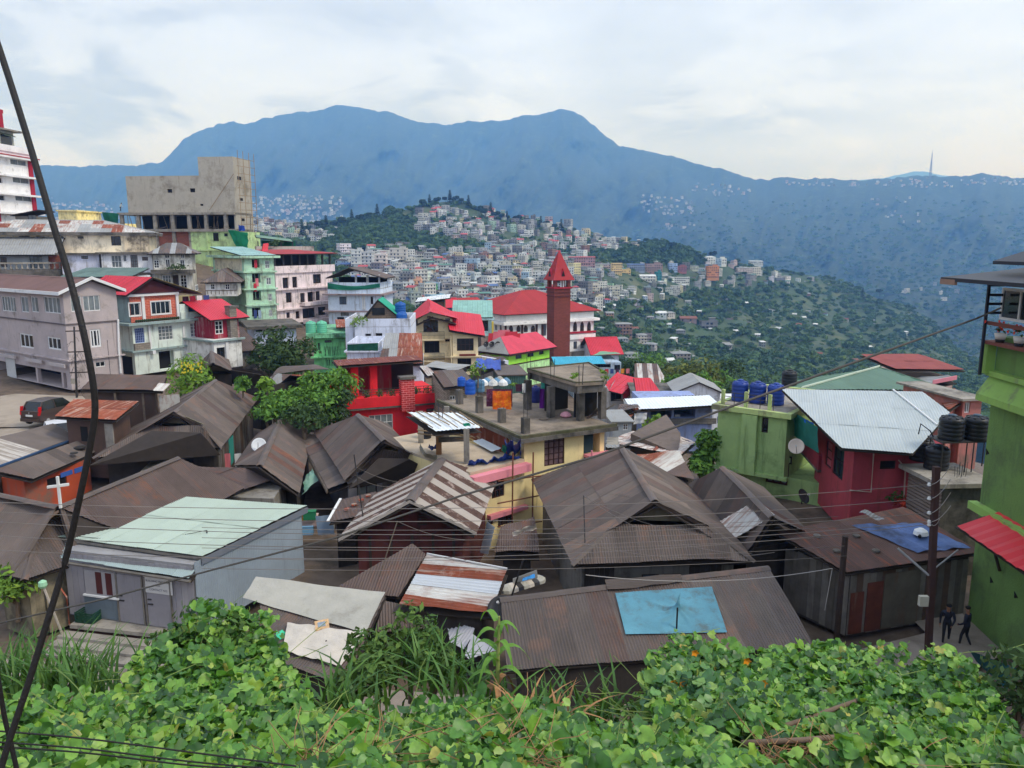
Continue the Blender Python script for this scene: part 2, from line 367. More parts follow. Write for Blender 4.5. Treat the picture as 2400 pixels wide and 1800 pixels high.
def wall_faces(mb,f,depth=.14,m=0):
 E_=1e-4
 hs=[(max(a,.02),min(b,f.L-.02),max(c,f.z0+.02),min(d,f.z1-.02),dp) for a,b,c,d,dp in f.holes]
 hs=[h for h in hs if h[1]-h[0]>.05 and h[3]-h[2]>.05]
 xs=sorted({0,f.L,*[h[0] for h in hs],*[h[1] for h in hs]});zs=sorted({f.z0,f.z1,*[h[2] for h in hs],*[h[3] for h in hs]})
 for x0,x1 in zip(xs[:-1],xs[1:]):
  if x1-x0<E_: continue
  for z0,z1 in zip(zs[:-1],zs[1:]):
   if z1-z0<E_: continue
   xm,zm=(x0+x1)/2,(z0+z1)/2
   if any(h[0]<xm<h[1] and h[2]<zm<h[3] for h in hs): continue
   mb.quad(f.pt(x0,z0),f.pt(x1,z0),f.pt(x1,z1),f.pt(x0,z1),m=m)
 for a,b,c,d,dp in hs:
  q=[(a,c),(b,c),(b,d),(a,d)]
  for i in range(4):
   (s0,h0),(s1,h1)=q[i],q[(i+1) % 4]
   mb.quad(f.pt(s1,h1),f.pt(s0,h0),f.pt(s0,h0,-dp),f.pt(s1,h1,-dp),m=m)
def window(parent,f,a0,a1,h0,h1,frame,nx=2,ny=1,glass=None,fw=.06,dp=.14,panes=False,name='window',sill=None,surround=None,arch=False):
 f.holes.append((a0,a1,h0,h1,dp));mb=MB();glass=glass or random.choice([GLASS,GLASS,GLASS,GLASS2,CURT1,CURT2]);o=-dp*.75;th=.05
 def bar(s0,s1,z0,z1,extra=0): mb.box(f.pt(s0,z0,o),f.d*(s1-s0),Vector((0,0,z1-z0)),f.n*(th+extra))
 bar(a0,a1,h0,h0+fw);bar(a0,a1,h1-fw,h1);bar(a0,a0+fw,h0+fw,h1-fw);bar(a1-fw,a1,h0+fw,h1-fw)
 for i in range(1,nx):
  c=a0+(a1-a0)*i/nx;bar(c-fw*.38,c+fw*.38,h0+fw,h1-fw,.012)
 for j in range(1,ny):
  c=h0+(h1-h0)*j/ny;bar(a0+fw,a1-fw,c-fw*.3,c+fw*.3,.006)
 w_=mb.build(name,frame,parent)
 if panes:
  for i in range(nx):
   for j in range(ny):
    x0=a0+(a1-a0)*i/nx;x1=a0+(a1-a0)*(i+1)/nx;y0=h0+(h1-h0)*j/ny;y1=h0+(h1-h0)*(j+1)/ny
    MB().quad(f.pt(x0,y0,o+.01),f.pt(x1,y0,o+.01),f.pt(x1,y1,o+.01),f.pt(x0,y1,o+.01)).build('pane',glass,w_)
 else: MB().quad(f.pt(a0,h0,o+.01),f.pt(a1,h0,o+.01),f.pt(a1,h1,o+.01),f.pt(a0,h1,o+.01)).build('pane',glass,w_)
 if sill: MB().box(f.pt(a0-.08,h0-.09,-.02),f.d*(a1-a0+.16),Vector((0,0,.09)),f.n*.14).build('sill',sill,w_)
 if surround:
  mb=MB();t=.11
  for s0,s1,z0,z1 in ((a0-t,a1+t,h0-t,h0),(a0-t,a1+t,h1,h1+t),(a0-t,a0,h0,h1),(a1,a1+t,h0,h1)): mb.box(f.pt(s0,z0,-.01),f.d*(s1-s0),Vector((0,0,z1-z0)),f.n*.05)
  mb.build('surround',surround,w_)
 return w_
class Bld:
 # a building on a rectangular plan: px/Y give corner `anchor` (0 near-left, 1 near-right) at the top of its wall
 def __init__(s,name,label,px,Y,ang,L=None,Ru=None,W=None,h=None,vb=None,wall=None,cat='house',anchor=0,zt=None,group=None,back=None):
  C=onz(px,zt) if zt is not None else at(px,Y);s.z1=C.z
  d=Vector((math.cos(R(ang)),math.sin(R(ang)),0));e=Vector((-d.y,d.x,0))
  if L is None: L=abs(along(C,d,Ru))
  if W is None: W=8
  elif W<0: W=abs(along(C if anchor==0 else C,e,-W))
  s.z0=s.z1-h if h else at((px[0],vb),C.y).z
  p0=C if anchor==0 else C-d*L
  s.p=[p0,p0+d*L,p0+d*L+e*W,p0+e*W];s.d=d;s.e=e;s.L=L;s.W=W;s.wall=wall
  s.f=[Fac(s.p[i],s.p[(i+1) % 4],s.z0,s.z1) for i in range(4)]
  c=(s.p[0]+s.p[2])/2;s.root=thing(name,label,cat,(c.x,c.y,s.z0),group)
 def win(s,i,z,x0,y0,x1,y1,frame=None,**kw):
  a=s.f[i].rect(z,x0,y0,x1,y1);return window(s.root,s.f[i],*a,frame or WHITE,**kw)
 def wm(s,i,a0,a1,h0,h1,frame=None,**kw): return window(s.root,s.f[i],a0,a1,s.z0+h0,s.z0+h1,frame or WHITE,**kw)
 def band(s,z,th=.25,out=.25,m=None,faces=(0,1,2,3),name='ledge',lo=-.0):
  for i in faces:
   f=s.f[i];MB().box(f.pt(-out if i in (0,2) else 0,z,0.002),f.d*(f.L+(2*out if i in (0,2) else 0)),Vector((0,0,th)),f.n*out).build(name,m or s.wall,s.root)
 def bandpx(s,i,z,x,y,**kw):
  h=s.f[i].sz(z(x,y))[1];s.band(h,faces=(i,),**kw);return h
 def walls(s,m=None,name='wall',top=True):
  mb=MB()
  for f in s.f: wall_faces(mb,f)
  if top: mb.quad(*[Vector((p.x,p.y,s.z1)) for p in s.p])
  return mb.build(name,m or s.wall,s.root)
 def c(s,a,b,z): return Vector((s.p[0].x,s.p[0].y,0))+s.d*a+s.e*b+Vector((0,0,z))
 def slab(s,over=.3,th=.18,m=None,z=None,name='roof_slab',part=None):
  z=s.z1+.003 if z is None else z
  return MB().box(s.c(-over,-over,z),s.d*(s.L+2*over),s.e*(s.W+2*over),(0,0,th)).build(name,m or CONC,part or s.root)
 def parapet(s,h=.8,th=.15,m=None,z=None,out=0.0,name='parapet',faces=(0,1,2,3)):
  z=s.z1+.01 if z is None else z
  for i in faces:
   f=s.f[i];MB().box(f.pt(-out if i % 2==0 else -out+th,z,out-th),f.d*(f.L+(2*out if i % 2==0 else 2*out-2*th)),Vector((0,0,h)),f.n*th).build(name,m or s.wall,s.root)
 def gable(s,rise,over=.5,axis='d',m=None,z=None,wave=.2,sl=3,sw=1.0,wallm=None,cap=None,off=0.0):
  z=s.z1 if z is None else z;m=m or REDR;o=over
  if axis=='d':
   h=(s.W/2+o);zl=z-rise*o/(s.W/2);q=lambda a,b,zz: s.c(a,b,zz)
   e0=[q(-o,-o,zl),q(s.L+o,-o,zl)];e1=[q(s.L+o,s.W+o,zl),q(-o,s.W+o,zl)];rg=[q(-o,s.W/2,z+rise),q(s.L+o,s.W/2,z+rise)]
   tri=[[q(0,0,z),q(0,s.W,z),q(0,s.W/2,z+rise-.1)],[q(s.L,0,z),q(s.L,s.W,z),q(s.L,s.W/2,z+rise-.1)]];inn=[s.d*.12,-s.d*.12]
   sl_=[[e0[0],e0[1],rg[1],rg[0]],[e1[0],e1[1],rg[0],rg[1]]]
  else:
   zl=z-rise*o/(s.L/2);q=lambda a,b,zz: s.c(a,b,zz)
   rg=[q(s.L/2,-o,z+rise),q(s.L/2,s.W+o,z+rise)]
   sl_=[[q(-o,s.W+o,zl),q(-o,-o,zl),rg[0],rg[1]],[q(s.L+o,-o,zl),q(s.L+o,s.W+o,zl),rg[1],rg[0]]]
   tri=[[q(0,0,z),q(s.L,0,z),q(s.L/2,0,z+rise-.1)],[q(0,s.W,z),q(s.L,s.W,z),q(s.L/2,s.W,z+rise-.1)]];inn=[s.e*.12,-s.e*.12]
  for t_,k in zip(tri,inn): MB().prism(t_,k).build('gable_wall',wallm or s.wall,s.root)
  r=deck(s.root,sl_)
  for p in sl_: slope(r,p,m,wave=wave,sl=sl,sw=sw,amp=.02 if wave and wave>.15 else .016)
  ridge_cap(r,rg,cap or m,.14);return r,sl_,rg
 def hip(s,rise,over=.6,inset=None,m=None,wave=.2,sl=3,sw=1.0,cap=None,z=None,mats=None):
  z=s.z1 if z is None else z;m=m or REDR;o=over;inset=min(s.L,s.W)/2 if inset is None else inset
  a,b,cc,d=s.c(-o,-o,z-.1),s.c(s.L+o,-o,z-.1),s.c(s.L+o,s.W+o,z-.1),s.c(-o,s.W+o,z-.1)
  if s.L>=s.W: r0,r1=s.c(inset,s.W/2,z+rise),s.c(s.L-inset,s.W/2,z+rise);sl_=[[a,b,r1,r0],[cc,d,r0,r1],[b,cc,r1],[d,a,r0]];caps=[[r0,r1],[a,r0],[d,r0],[b,r1],[cc,r1]]
  else: r0,r1=s.c(s.L/2,inset,z+rise),s.c(s.L/2,s.W-inset,z+rise);sl_=[[a,b,r0],[cc,d,r1],[b,cc,r1,r0],[d,a,r0,r1]];caps=[[r0,r1],[a,r0],[b,r0],[cc,r1],[d,r1]]
  r=deck(s.root,sl_)
  for p in sl_: slope(r,p,m,wave=wave,sl=sl,sw=sw,mats=mats)
  for p in caps:
   if (p[0]-p[1]).length>.3: ridge_cap(r,p,cap or m,.13)
  return r
def tank(c,r,h,m,label,lidm=None,ribs=5,group=None):
 t=thing('water_tank',label,'water tank',c,group);c=Vector(c)
 prof=[(r*.97,0)]
 for i in range(ribs):
  y0=h*.84*i/ribs;y1=h*.84*(i+1)/ribs;prof+=[(r*.965,y0+.02),(r,y0+.06),(r,y1-.05),(r*.965,y1-.01)]
 prof+=[(r*.93,h*.87),(r*.6,h*.95),(r*.34,h*.965)]
 MB().lathe(c,prof,18).build('tank_body',m,t,True)
 mb=MB()
 for k in range(8):
  th=k*math.pi/4;d=Vector((math.cos(th),math.sin(th),0));sd=Vector((-d.y,d.x,0))
  mb.box(c+d*r*.36+sd*-.05+Vector((0,0,h*.93)),d*r*.5+Vector((0,0,-h*.05)),sd*.1,(0,0,.06))
 mb.build('shoulder_rib',m,t)
 MB().lathe(c+Vector((0,0,h*.965)),[(r*.36,-.01),(r*.36,.05),(r*.28,.08),(.05,.1)],14).build('lid',lidm or m,t,True)
 return t
def dish(c,r,aim,m,label,pole=.5):
 t=thing('satellite_dish',label,'satellite dish',Vector(c)-Vector((0,0,pole)));c=Vector(c);a=Vector(aim).normalized()
 MB().lathe(c,[(.01,0),(r*.5,r*.06),(r*.8,r*.16),(r,r*.26),(r*1.0,r*.28),(r*.8,r*.18),(r*.5,r*.08),(.01,.02)],16,ax=a).build('dish',m,t,True)
 MB().tube([c,c-Vector((0,0,pole))],.03).build('mast',STEEL,t)
 lo=a.cross(Vector((1,0,0))).normalized()
 arm=MB().tube([c-lo*r*.9+a*r*.2,c+a*r*.9],.015,5).build('feed_arm',STEEL,t)
 MB().lathe(c+a*r*.85,[(.04,0),(.05,.1)],8,ax=a).build('receiver',mat('lnb_grey',(190,190,188)),t)
 return t

# ------------------------------------------------------------------ terrain: far mountain, town hill, near ground
def tps(pts,vals,reg=.001):
 A=np.asarray(pts,float);n=len(A);d=np.linalg.norm(A[:,None]-A[None],axis=2)
 Kk=np.where(d>0,d*d*np.log(d+1e-12),0)+reg*np.eye(n);Pm=np.c_[np.ones(n),A]
 M_=np.block([[Kk,Pm],[Pm.T,np.zeros((3,3))]]);w_=np.linalg.solve(M_,np.r_[vals,0,0,0])
 def f(x,y):
  q=np.stack([np.asarray(x,float),np.asarray(y,float)],-1);d=np.linalg.norm(q[...,None,:]-A,axis=-1)
  return np.where(d>0,d*d*np.log(d+1e-12),0) @ w_[:n]+w_[n]+q @ w_[n+1:]
 return f
def rays(u,v):
 a=(u-1200)/FPX;b=(v-900)/FPX
 return np.stack([a,_c-b*_s,-_s-b*_c],-1)
def pix(u,v,D):
 r=rays(u,v);return np.array([0,0,CZ])+r*(D/r[...,1])[...,None]
def fbm(x,y,sc,seed=0,oct=4):
 o=np.zeros(np.shape(x));a=1.0;xf=np.ravel(x)/sc;yf=np.ravel(y)/sc
 for k in range(oct):
  o+=a*np.array([mnoise.noise((p*2**k+seed,q*2**k-seed,seed*.7)) for p,q in zip(xf,yf)]).reshape(np.shape(x));a*=.5
 return o
def grid_faces(nr,nc):
 i=np.arange(nr*nc).reshape(nr,nc);return np.stack([i[:-1,:-1],i[1:,:-1],i[1:,1:],i[:-1,1:]],-1).reshape(-1,4)
S22=1.085
MT=np.array([(-500,352),(-60,352),(40,356),(100,357),(180,359),(300,357),(352,346),(378,322),(398,300),(440,278),(500,263),(530,270),(560,258),(600,250),(640,243),(690,236),(720,229),(770,229),(810,237),(850,245),(905,265),(960,270),(1010,262),(1080,262),(1110,252),(1150,250),(1180,243),(1215,235),(1260,250),(1300,285),(1340,315),(1400,328),(1480,345),(1560,365),(1620,385),(1660,389),(1700,383),(1740,384),(1800,386),(1860,392),(1900,386),(1960,383),(2000,378),(2060,381),(2110,377),(2212,384),(2330,392),(2700,400)])*S22
def sil(T,u,rough=0,seed=0):
 v=np.interp(u,T[:,0],T[:,1])
 return v+rough*fbm(u,u*0,14,seed,4)+rough*1.6*fbm(u,u*0+9,60,seed+4,3) if rough else v
us=np.arange(-460,2860,6.0);ts=np.linspace(0,1,130)
top=sil(MT,us,3.4,3)
bot=np.full_like(us,930.0)
U=np.repeat(us[None],len(ts),0);Vv=top[None]+(bot-top)[None]*ts[:,None]
dtop=np.interp(us,[-400,300,500,1300,1700,2000,2500],[5200,5600,6200,6000,4800,4300,4300]);dbot=np.interp(us,[-400,1300,1900,2500],[1900,1500,1000,900])
D0=np.exp(np.log(dtop)[None]*(1-ts[:,None])+np.log(dbot)[None]*ts[:,None])
nz=fbm(U,Vv*1.0,150,5,5);rd=1-np.abs(fbm(U+Vv*.7,Vv*.55,210,9,4))*2
gul=np.abs(fbm(U+Vv*.5,Vv*.35,45,21,4));Dm=D0*(1+(.07*nz+.06*rd-.055*gul)*np.minimum(1,ts[:,None]*8))
Pm_=pix(U,Vv,Dm)
back=Pm_[0].copy();back[:,1]+=1500;back[:,2]-=700
Vt=np.concatenate([back[None],Pm_],0)
MOUNT=mat('mountain_forest',(44,62,36),var=.7,scale=.06,stain=.28,scol=(76,92,52),stainscale=.015,bump=.7,bscale=.1,k=.85)
o=tag(link(bpy.data.objects.new('mountain',np_mesh('mountain',Vt.reshape(-1,3),grid_faces(Vt.shape[0],Vt.shape[1])[:,::-1],MOUNT,True))),kind='structure',label='forested mountain range under the clouds')
# a paler second ridge far behind on the right, with the small peak
FT=np.array([(1500,420),(1700,395),(1850,390),(1900,386),(1940,379),(1975,369),(2005,372),(2040,380),(2120,386),(2300,392),(2500,410)])*S22
us2=np.arange(1650,2700,12.0);t2=sil(FT,us2,1.2,8)
F0=pix(us2,t2,np.full_like(us2,11500.));F1=F0.copy();F1[:,1]-=1800;F1[:,2]-=900;F2=F0.copy();F2[:,1]+=1200;F2[:,2]-=800
Vt=np.stack([F2,F0,F1]);
tag(link(bpy.data.objects.new('far_ridge',np_mesh('far_ridge',Vt.reshape(-1,3),grid_faces(3,len(us2))[:,::-1],MOUNT,True))),kind='structure')

# town hill: distance of the hillside as seen at (u, v)
HC=[(560,480,1000),(560,560,760),(560,660,520),(560,760,330),(800,500,950),(800,600,640),(800,700,430),(800,800,260),(1000,465,1000),(1000,520,860),(1000,600,650),(1000,680,500),(1000,760,370),(1000,860,240),
 (1250,540,930),(1250,600,760),(1250,680,560),(1250,760,420),(1250,860,260),(1500,560,980),(1500,600,880),(1500,690,720),(1500,770,600),(1500,850,430),(1500,930,280),(1800,620,1100),(1800,690,920),(1800,780,720),(1800,860,520),(1800,960,300),
 (2050,700,1150),(2050,760,930),(2050,850,640),(2050,950,370),(2350,800,1150),(2350,870,800),(2350,960,450)]
_h=tps([(a/600.,b/170.) for a,b,_ in HC],np.log([q[2] for q in HC]))
def HD(u,v): return np.exp(np.clip(_h(np.asarray(u)/600.,np.asarray(v)/170.),np.log(150),np.log(1500)))
HT=np.array([(-200,560),(300,520),(520,500),(560,492),(620,488),(680,482),(760,474),(830,464),(880,452),(920,441),(960,436),(1000,436),(1040,452),(1100,470),(1160,481),(1250,500),(1320,516),(1390,522),(1430,522),(1470,528),(1510,548),(1550,560),(1600,568),(1700,588),(1790,600),(1850,622),(1900,648),(1960,662),(2010,692),(2050,735),(2090,775),(2150,800),(2300,830),(2500,860)])*S22
us=np.arange(200,2640,10.0);nv=70;ts=np.linspace(0,1,nv)**1.2
top=sil(HT,us);U=np.repeat(us[None],nv,0);Vv=top[None]+(1020-top)[None]*ts[:,None]
D=HD(U,Vv);D=np.minimum.accumulate(D,0)*(1+.03*fbm(U,Vv,90,4,3)*np.minimum(1,ts[:,None]*5));D=np.minimum.accumulate(D,0)
Ph=pix(U,Vv,D);b1=Ph[0].copy();b1[:,1]+=120;b1[:,2]-=25;b2=b1.copy();b2[:,1]+=500;b2[:,2]-=190
Vt=np.concatenate([b2[None],b1[None],Ph],0)
HILLM=mat('hillside_ground',(58,78,44),var=.4,scale=.03,stain=.4,scol=(96,98,66),stainscale=.02,bump=.5,bscale=.5)
hill=tag(link(bpy.data.objects.new('hillside',np_mesh('hillside',Vt.reshape(-1,3),grid_faces(nv+2,len(us))[:,::-1],HILLM,True))),kind='structure')
def hp(u,v): 
 q=pix(np.array(u),np.array(v),np.array(HD(u,v)));return Vector(q)

# near ground: lane, slopes and yards, one sheet
GC=[(-40,0,9),(0,0,10.5),(40,0,9),(-30,8,7.6),(0,7.5,8.2),(30,8,7),(-20,12,6),(0,12,6.3),(20,12,5.6),(-22,17,3.4),(0,17,3.2),(20,17,3),(-24,20.5,1.0),(0,20.4,.6),(24,20.5,.6),(-30,23.5,.2),(-10,22.8,0),(0,22.5,0),(10,24,0),(25,27,0),(-26,30,0),(-10,30,-.1),(0,32,-.2),(10,33,-.1),(25,33,0),
 (-30,40,.6),(-15,42,0),(0,42,-.4),(15,45,.3),(30,45,.5),(-34,50,3.0),(-24,46,1.4),(-22,52,.4),(-15,55,.2),(0,55,-.6),(15,55,-2),(30,55,-3),(-45,62,2.4),(-36,66,2.2),(-24,66,.4),(-14,68,-.6),(0,75,-3),(20,80,-8),(45,80,-10),(-38,80,1.5),(-32,84,1.2),(-28,95,1.5),(-20,90,.6),(-60,100,7.5),(-42,100,5),(-10,100,-3),(15,110,-11),(50,110,-17),(-75,115,11),(-50,115,7),(-35,120,2.6),(-80,135,14),(-50,145,9),(-20,140,-1),(15,155,-13),(60,160,-26),
 (-110,180,16),(-60,190,8),(0,190,-14),(60,210,-38),(-120,260,8),(0,260,-25),(100,260,-50)]
_g=tps([(a/40.,b/40.) for a,b,_ in GC],[q[2] for q in GC],.002)
def gz(x,y): return float(_g(x/40.,y/40.))
gx=np.concatenate([np.arange(-160,-40,6),np.arange(-40,40,1.0),np.arange(40,161,6)]);gy=np.concatenate([np.arange(-14,60,1.0),np.arange(60,265,5)])
X,Yg=np.meshgrid(gx,gy);Zg=_g(X/40.,Yg/40.)+.06*fbm(X,Yg,4,2,3)
Zg=np.where(np.hypot(X,Yg)<4,np.minimum(Zg,CZ-1.6),Zg)
EARTH=mat('bare_earth',(112,96,82),var=.35,scale=.9,stain=.4,scol=(70,62,52),bump=.5,bscale=8)
tag(link(bpy.data.objects.new('ground',np_mesh('ground',np.stack([X,Yg,Zg],-1).reshape(-1,3),grid_faces(len(gy),len(gx))[:,::-1],EARTH,True))),kind='structure')
# valley floor that carries the view out to the horizon
MB().quad((-30000,-2000,-420),(30000,-2000,-420),(30000,40000,-420),(-30000,40000,-420)).build('valley_floor',HILLM)['kind']='structure'

# the air: pale blue haze
HZ=bpy.data.materials.new('haze_air');HZ.use_nodes=True;t=HZ.node_tree;t.nodes.clear()
pv=nd(t,'ShaderNodeVolumePrincipled',Density=0.00021,Anisotropy=0.0);pv.inputs['Color'].default_value=(.17,.42,1.0,1);pv.inputs['Absorption Color'].default_value=(1,1,1,1);pv.inputs['Density Attribute'].default_value=''
oo=nd(t,'ShaderNodeOutputMaterial');t.links.new(pv.outputs[0],oo.inputs['Volume'])
hb=MB().box((-9500,-300,-422),(19000,0,0),(0,13800,0),(0,0,1540));hz=hb.build('haze',HZ);tag(hz,'pale blue haze filling the valley air',kind='stuff')

# ------------------------------------------------------------------ woods on the hill
def ico(sub):
 b=__import__('bmesh').new();__import__('bmesh').ops.create_icosphere(b,subdivisions=sub,radius=1)
 V=np.array([v.co[:] for v in b.verts]);Fc=np.array([[v.index for v in f.verts] for f in b.faces]);b.free();return V,Fc
def crown_proto(seed,n=64,size=.36,flat=.8):
 # leaf clumps: small bent quads spread through a lumpy crown of unit radius
 g=np.random.default_rng(seed);lobes=g.normal(size=(7,3));lobes /= np.linalg.norm(lobes,axis=1)[:,None];lobes*=g.uniform(.25,.62,(7,1));lobes[:,2]=np.abs(lobes[:,2])*.8-.05
 V=[];Fq=[];
 for k in range(n):
  c=lobes[k % 7];d=g.normal(size=3);d /= np.linalg.norm(d);d[2]=abs(d[2])*.9-.2;r=g.uniform(.28,.5)
  p=c+d*r;nrm=d+g.normal(size=3)*.45;nrm /= np.linalg.norm(nrm)
  a=np.cross(nrm,g.normal(size=3));a /= np.linalg.norm(a);b=np.cross(nrm,a);s=size*g.uniform(.55,1.15)
  i=len(V);V+=[p-a*s-b*s*.5,p+a*s*.4-b*s*.8,p+a*s+b*s*.5,p-a*s*.3+b*s*.8];Fq.append((i,i+1,i+2,i+3))
 V=np.array(V);V[:,2]*=flat;return V,np.array(Fq)
PROTO=[crown_proto(k,70) for k in range(6)]
CONE=[]
for k in range(3):                                   # conifers: whorls of drooping clumps round a stem
 g=np.random.default_rng(50+k);V=[];Fq=[]
 for lv in range(11):
  z=-.9+lv*.19;rr=.62*(1-lv/12.5)**.8
  for q in range(10):
   th=g.uniform(0,6.28);d=np.array([math.cos(th),math.sin(th),0]);s_=np.array([-d[1],d[0],0]);i=len(V)
   V+=[d*.02+[0,0,z+.12],d*rr*.6+s_*rr*.3+[0,0,z],d*rr*g.uniform(.8,1.1)+[0,0,z-.12],d*rr*.6-s_*rr*.3+[0,0,z]];Fq.append((i,i+1,i+2,i+3))
 CONE.append((np.array(V),np.array(Fq)))
def forest(name,pts,rad,m,protos,label,tints=None,kind='stuff',zs=1.0):
 VV=[];FF=[];TT=[];o=0
 for k,(p,r) in enumerate(zip(pts,rad)):
  V,Fq=protos[k % len(protos)];th=random.uniform(0,6.28);c,s_=math.cos(th),math.sin(th)
  Q=np.empty_like(V);Q[:,0]=(V[:,0]*c-V[:,1]*s_)*r;Q[:,1]=(V[:,0]*s_+V[:,1]*c)*r;Q[:,2]=V[:,2]*r*zs*random.uniform(.85,1.25)
  VV.append(Q+np.array(p));FF.append(Fq+o);TT.append(np.full(len(V),tints[k] if tints is not None else random.random()));o+=len(V)
 me=np_mesh(name,np.concatenate(VV),np.concatenate(FF),m,False,tint=np.concatenate(TT));ob=link(bpy.data.objects.new(name,me));tag(ob,label,kind=kind);return ob
TREEM=mat('tree_leaves',(60,84,50),var=.35,scale=.12,tint=.45,trans=.18,k=1.5)
CONM=mat('conifer_leaves',(36,56,40),var=.3,scale=.2,tint=.3)
# town zones in the view: (polygon, share of houses)
def inpoly(x,y,pg):
 c=False;n=len(pg);j=n-1
 for i in range(n):
  xi,yi=pg[i];xj,yj=pg[j]
  if (yi>y) != (yj>y) and x<(xj-xi)*(y-yi)/(yj-yi)+xi: c=not c
  j=i
 return c
def pg(*p): return [(a*S22,b*S22) for a,b in p]
TOWN=pg((735,545),(850,535),(1000,545),(1100,530),(1260,545),(1300,600),(1330,650),(1270,690),(1050,690),(960,670),(830,660),(735,600))
TOP=pg((905,455),(1060,455),(1130,470),(1200,480),(1290,510),(1380,525),(1380,545),(1250,540),(1090,540),(1000,520),(900,500))
SPUR=pg((1270,570),(1400,575),(1560,570),(1700,590),(1790,602),(1790,622),(1650,615),(1500,630),(1400,660),(1300,650))
LOW=pg((1290,640),(1420,650),(1500,700),(1450,790),(1330,790),(1280,720))
LEFTT=pg((540,475),(650,490),(730,500),(720,520),(620,520),(545,510))
WOODS=[pg((690,495),(800,470),(860,455),(900,520),(1010,545),(860,545),(700,545)),pg((1340,540),(1430,525),(1500,548),(1520,570),(1400,575),(1340,570))]
pts=[];rad=[];tn=[]
g=np.random.default_rng(11)
while len(pts)<7000:
 u=g.uniform(560,2330);tv=np.interp(u,HT[:,0],HT[:,1]);v=tv+(1000-tv)*g.uniform(0,1)**1.25
 dense=1.0
 if any(inpoly(u,v,z) for z in (TOWN,TOP)): dense=.3
 elif inpoly(u,v,SPUR) or inpoly(u,v,LEFTT): dense=.3
 elif inpoly(u,v,LOW): dense=.75
 if u>1500 and g.random()<.12: continue
 if g.random()>dense: continue
 D_=float(HD(u,v));r=g.uniform(2.4,5.4)*(1.0 if D_>350 else .8);q=hp(u,v);pts.append((q.x,q.y,q.z+r*.35));rad.append(r);tn.append(g.random())
for z in WOODS:
 k=0
 while k<260:
  u=g.uniform(min(p[0] for p in z),max(p[0] for p in z));v=g.uniform(min(p[1] for p in z),max(p[1] for p in z))
  if not inpoly(u,v,z): continue
  k+=1;q=hp(u,v);r=g.uniform(4,7.5);pts.append((q.x,q.y,q.z+r*.4));rad.append(r);tn.append(g.random()*.5)
forest('hillside_wood',pts,rad,TREEM,PROTO,'broadleaf woods covering the hillside below the town',tn)
# single conifers and tall trees that stand out on the crest
CR=[(653,505),(664,498),(690,490),(705,495),(722,488),(741,482),(760,470),(778,474),(800,468),(815,462),(905,452),(915,440),(928,436),(945,434),(962,430),(972,432),(985,430),(998,434),(1012,440),(1035,455),(1048,462),(1060,460),(1072,466),(1086,468),(1095,470),(1118,476),(1140,480),(1168,486),(1180,484),(1200,490),(1212,492),(1540,552),(1900,630),(1862,640),(1430,545),(1455,533)]
for k,(a,b) in enumerate(CR):
 u,v=a*S22,b*S22+10;q=hp(u,v);r=random.uniform(7,10.5);con=k % 3==0
 V,Fq=(CONE if con else PROTO)[k % 3];Q=V*np.array([r*1.1,r*1.1,r*.9])+np.array([0,0,r*.8]) if con else V*np.array([r*.62,r*.62,r*.75])+np.array([0,0,r*.7])
 lab='dark conifer on the wooded crest of the town hill' if con else 'rounded tree on the wooded crest of the town hill'
 t_=thing('conifer' if con else 'broadleaf_tree',lab,'tree',q,'conifers along the crest' if con else 'rounded trees along the crest')
 W_=Matrix.Translation(q);link(bpy.data.objects.new('crown',np_mesh('crown',Q,Fq,CONM,tint=np.full(len(Q),random.random()))),t_,W_)
 MB().tube([(0,0,-1),(0,0,r*1.4 if con else r*.6)],[.35,.12],5).build('trunk',WOODD,t_,world=W_)

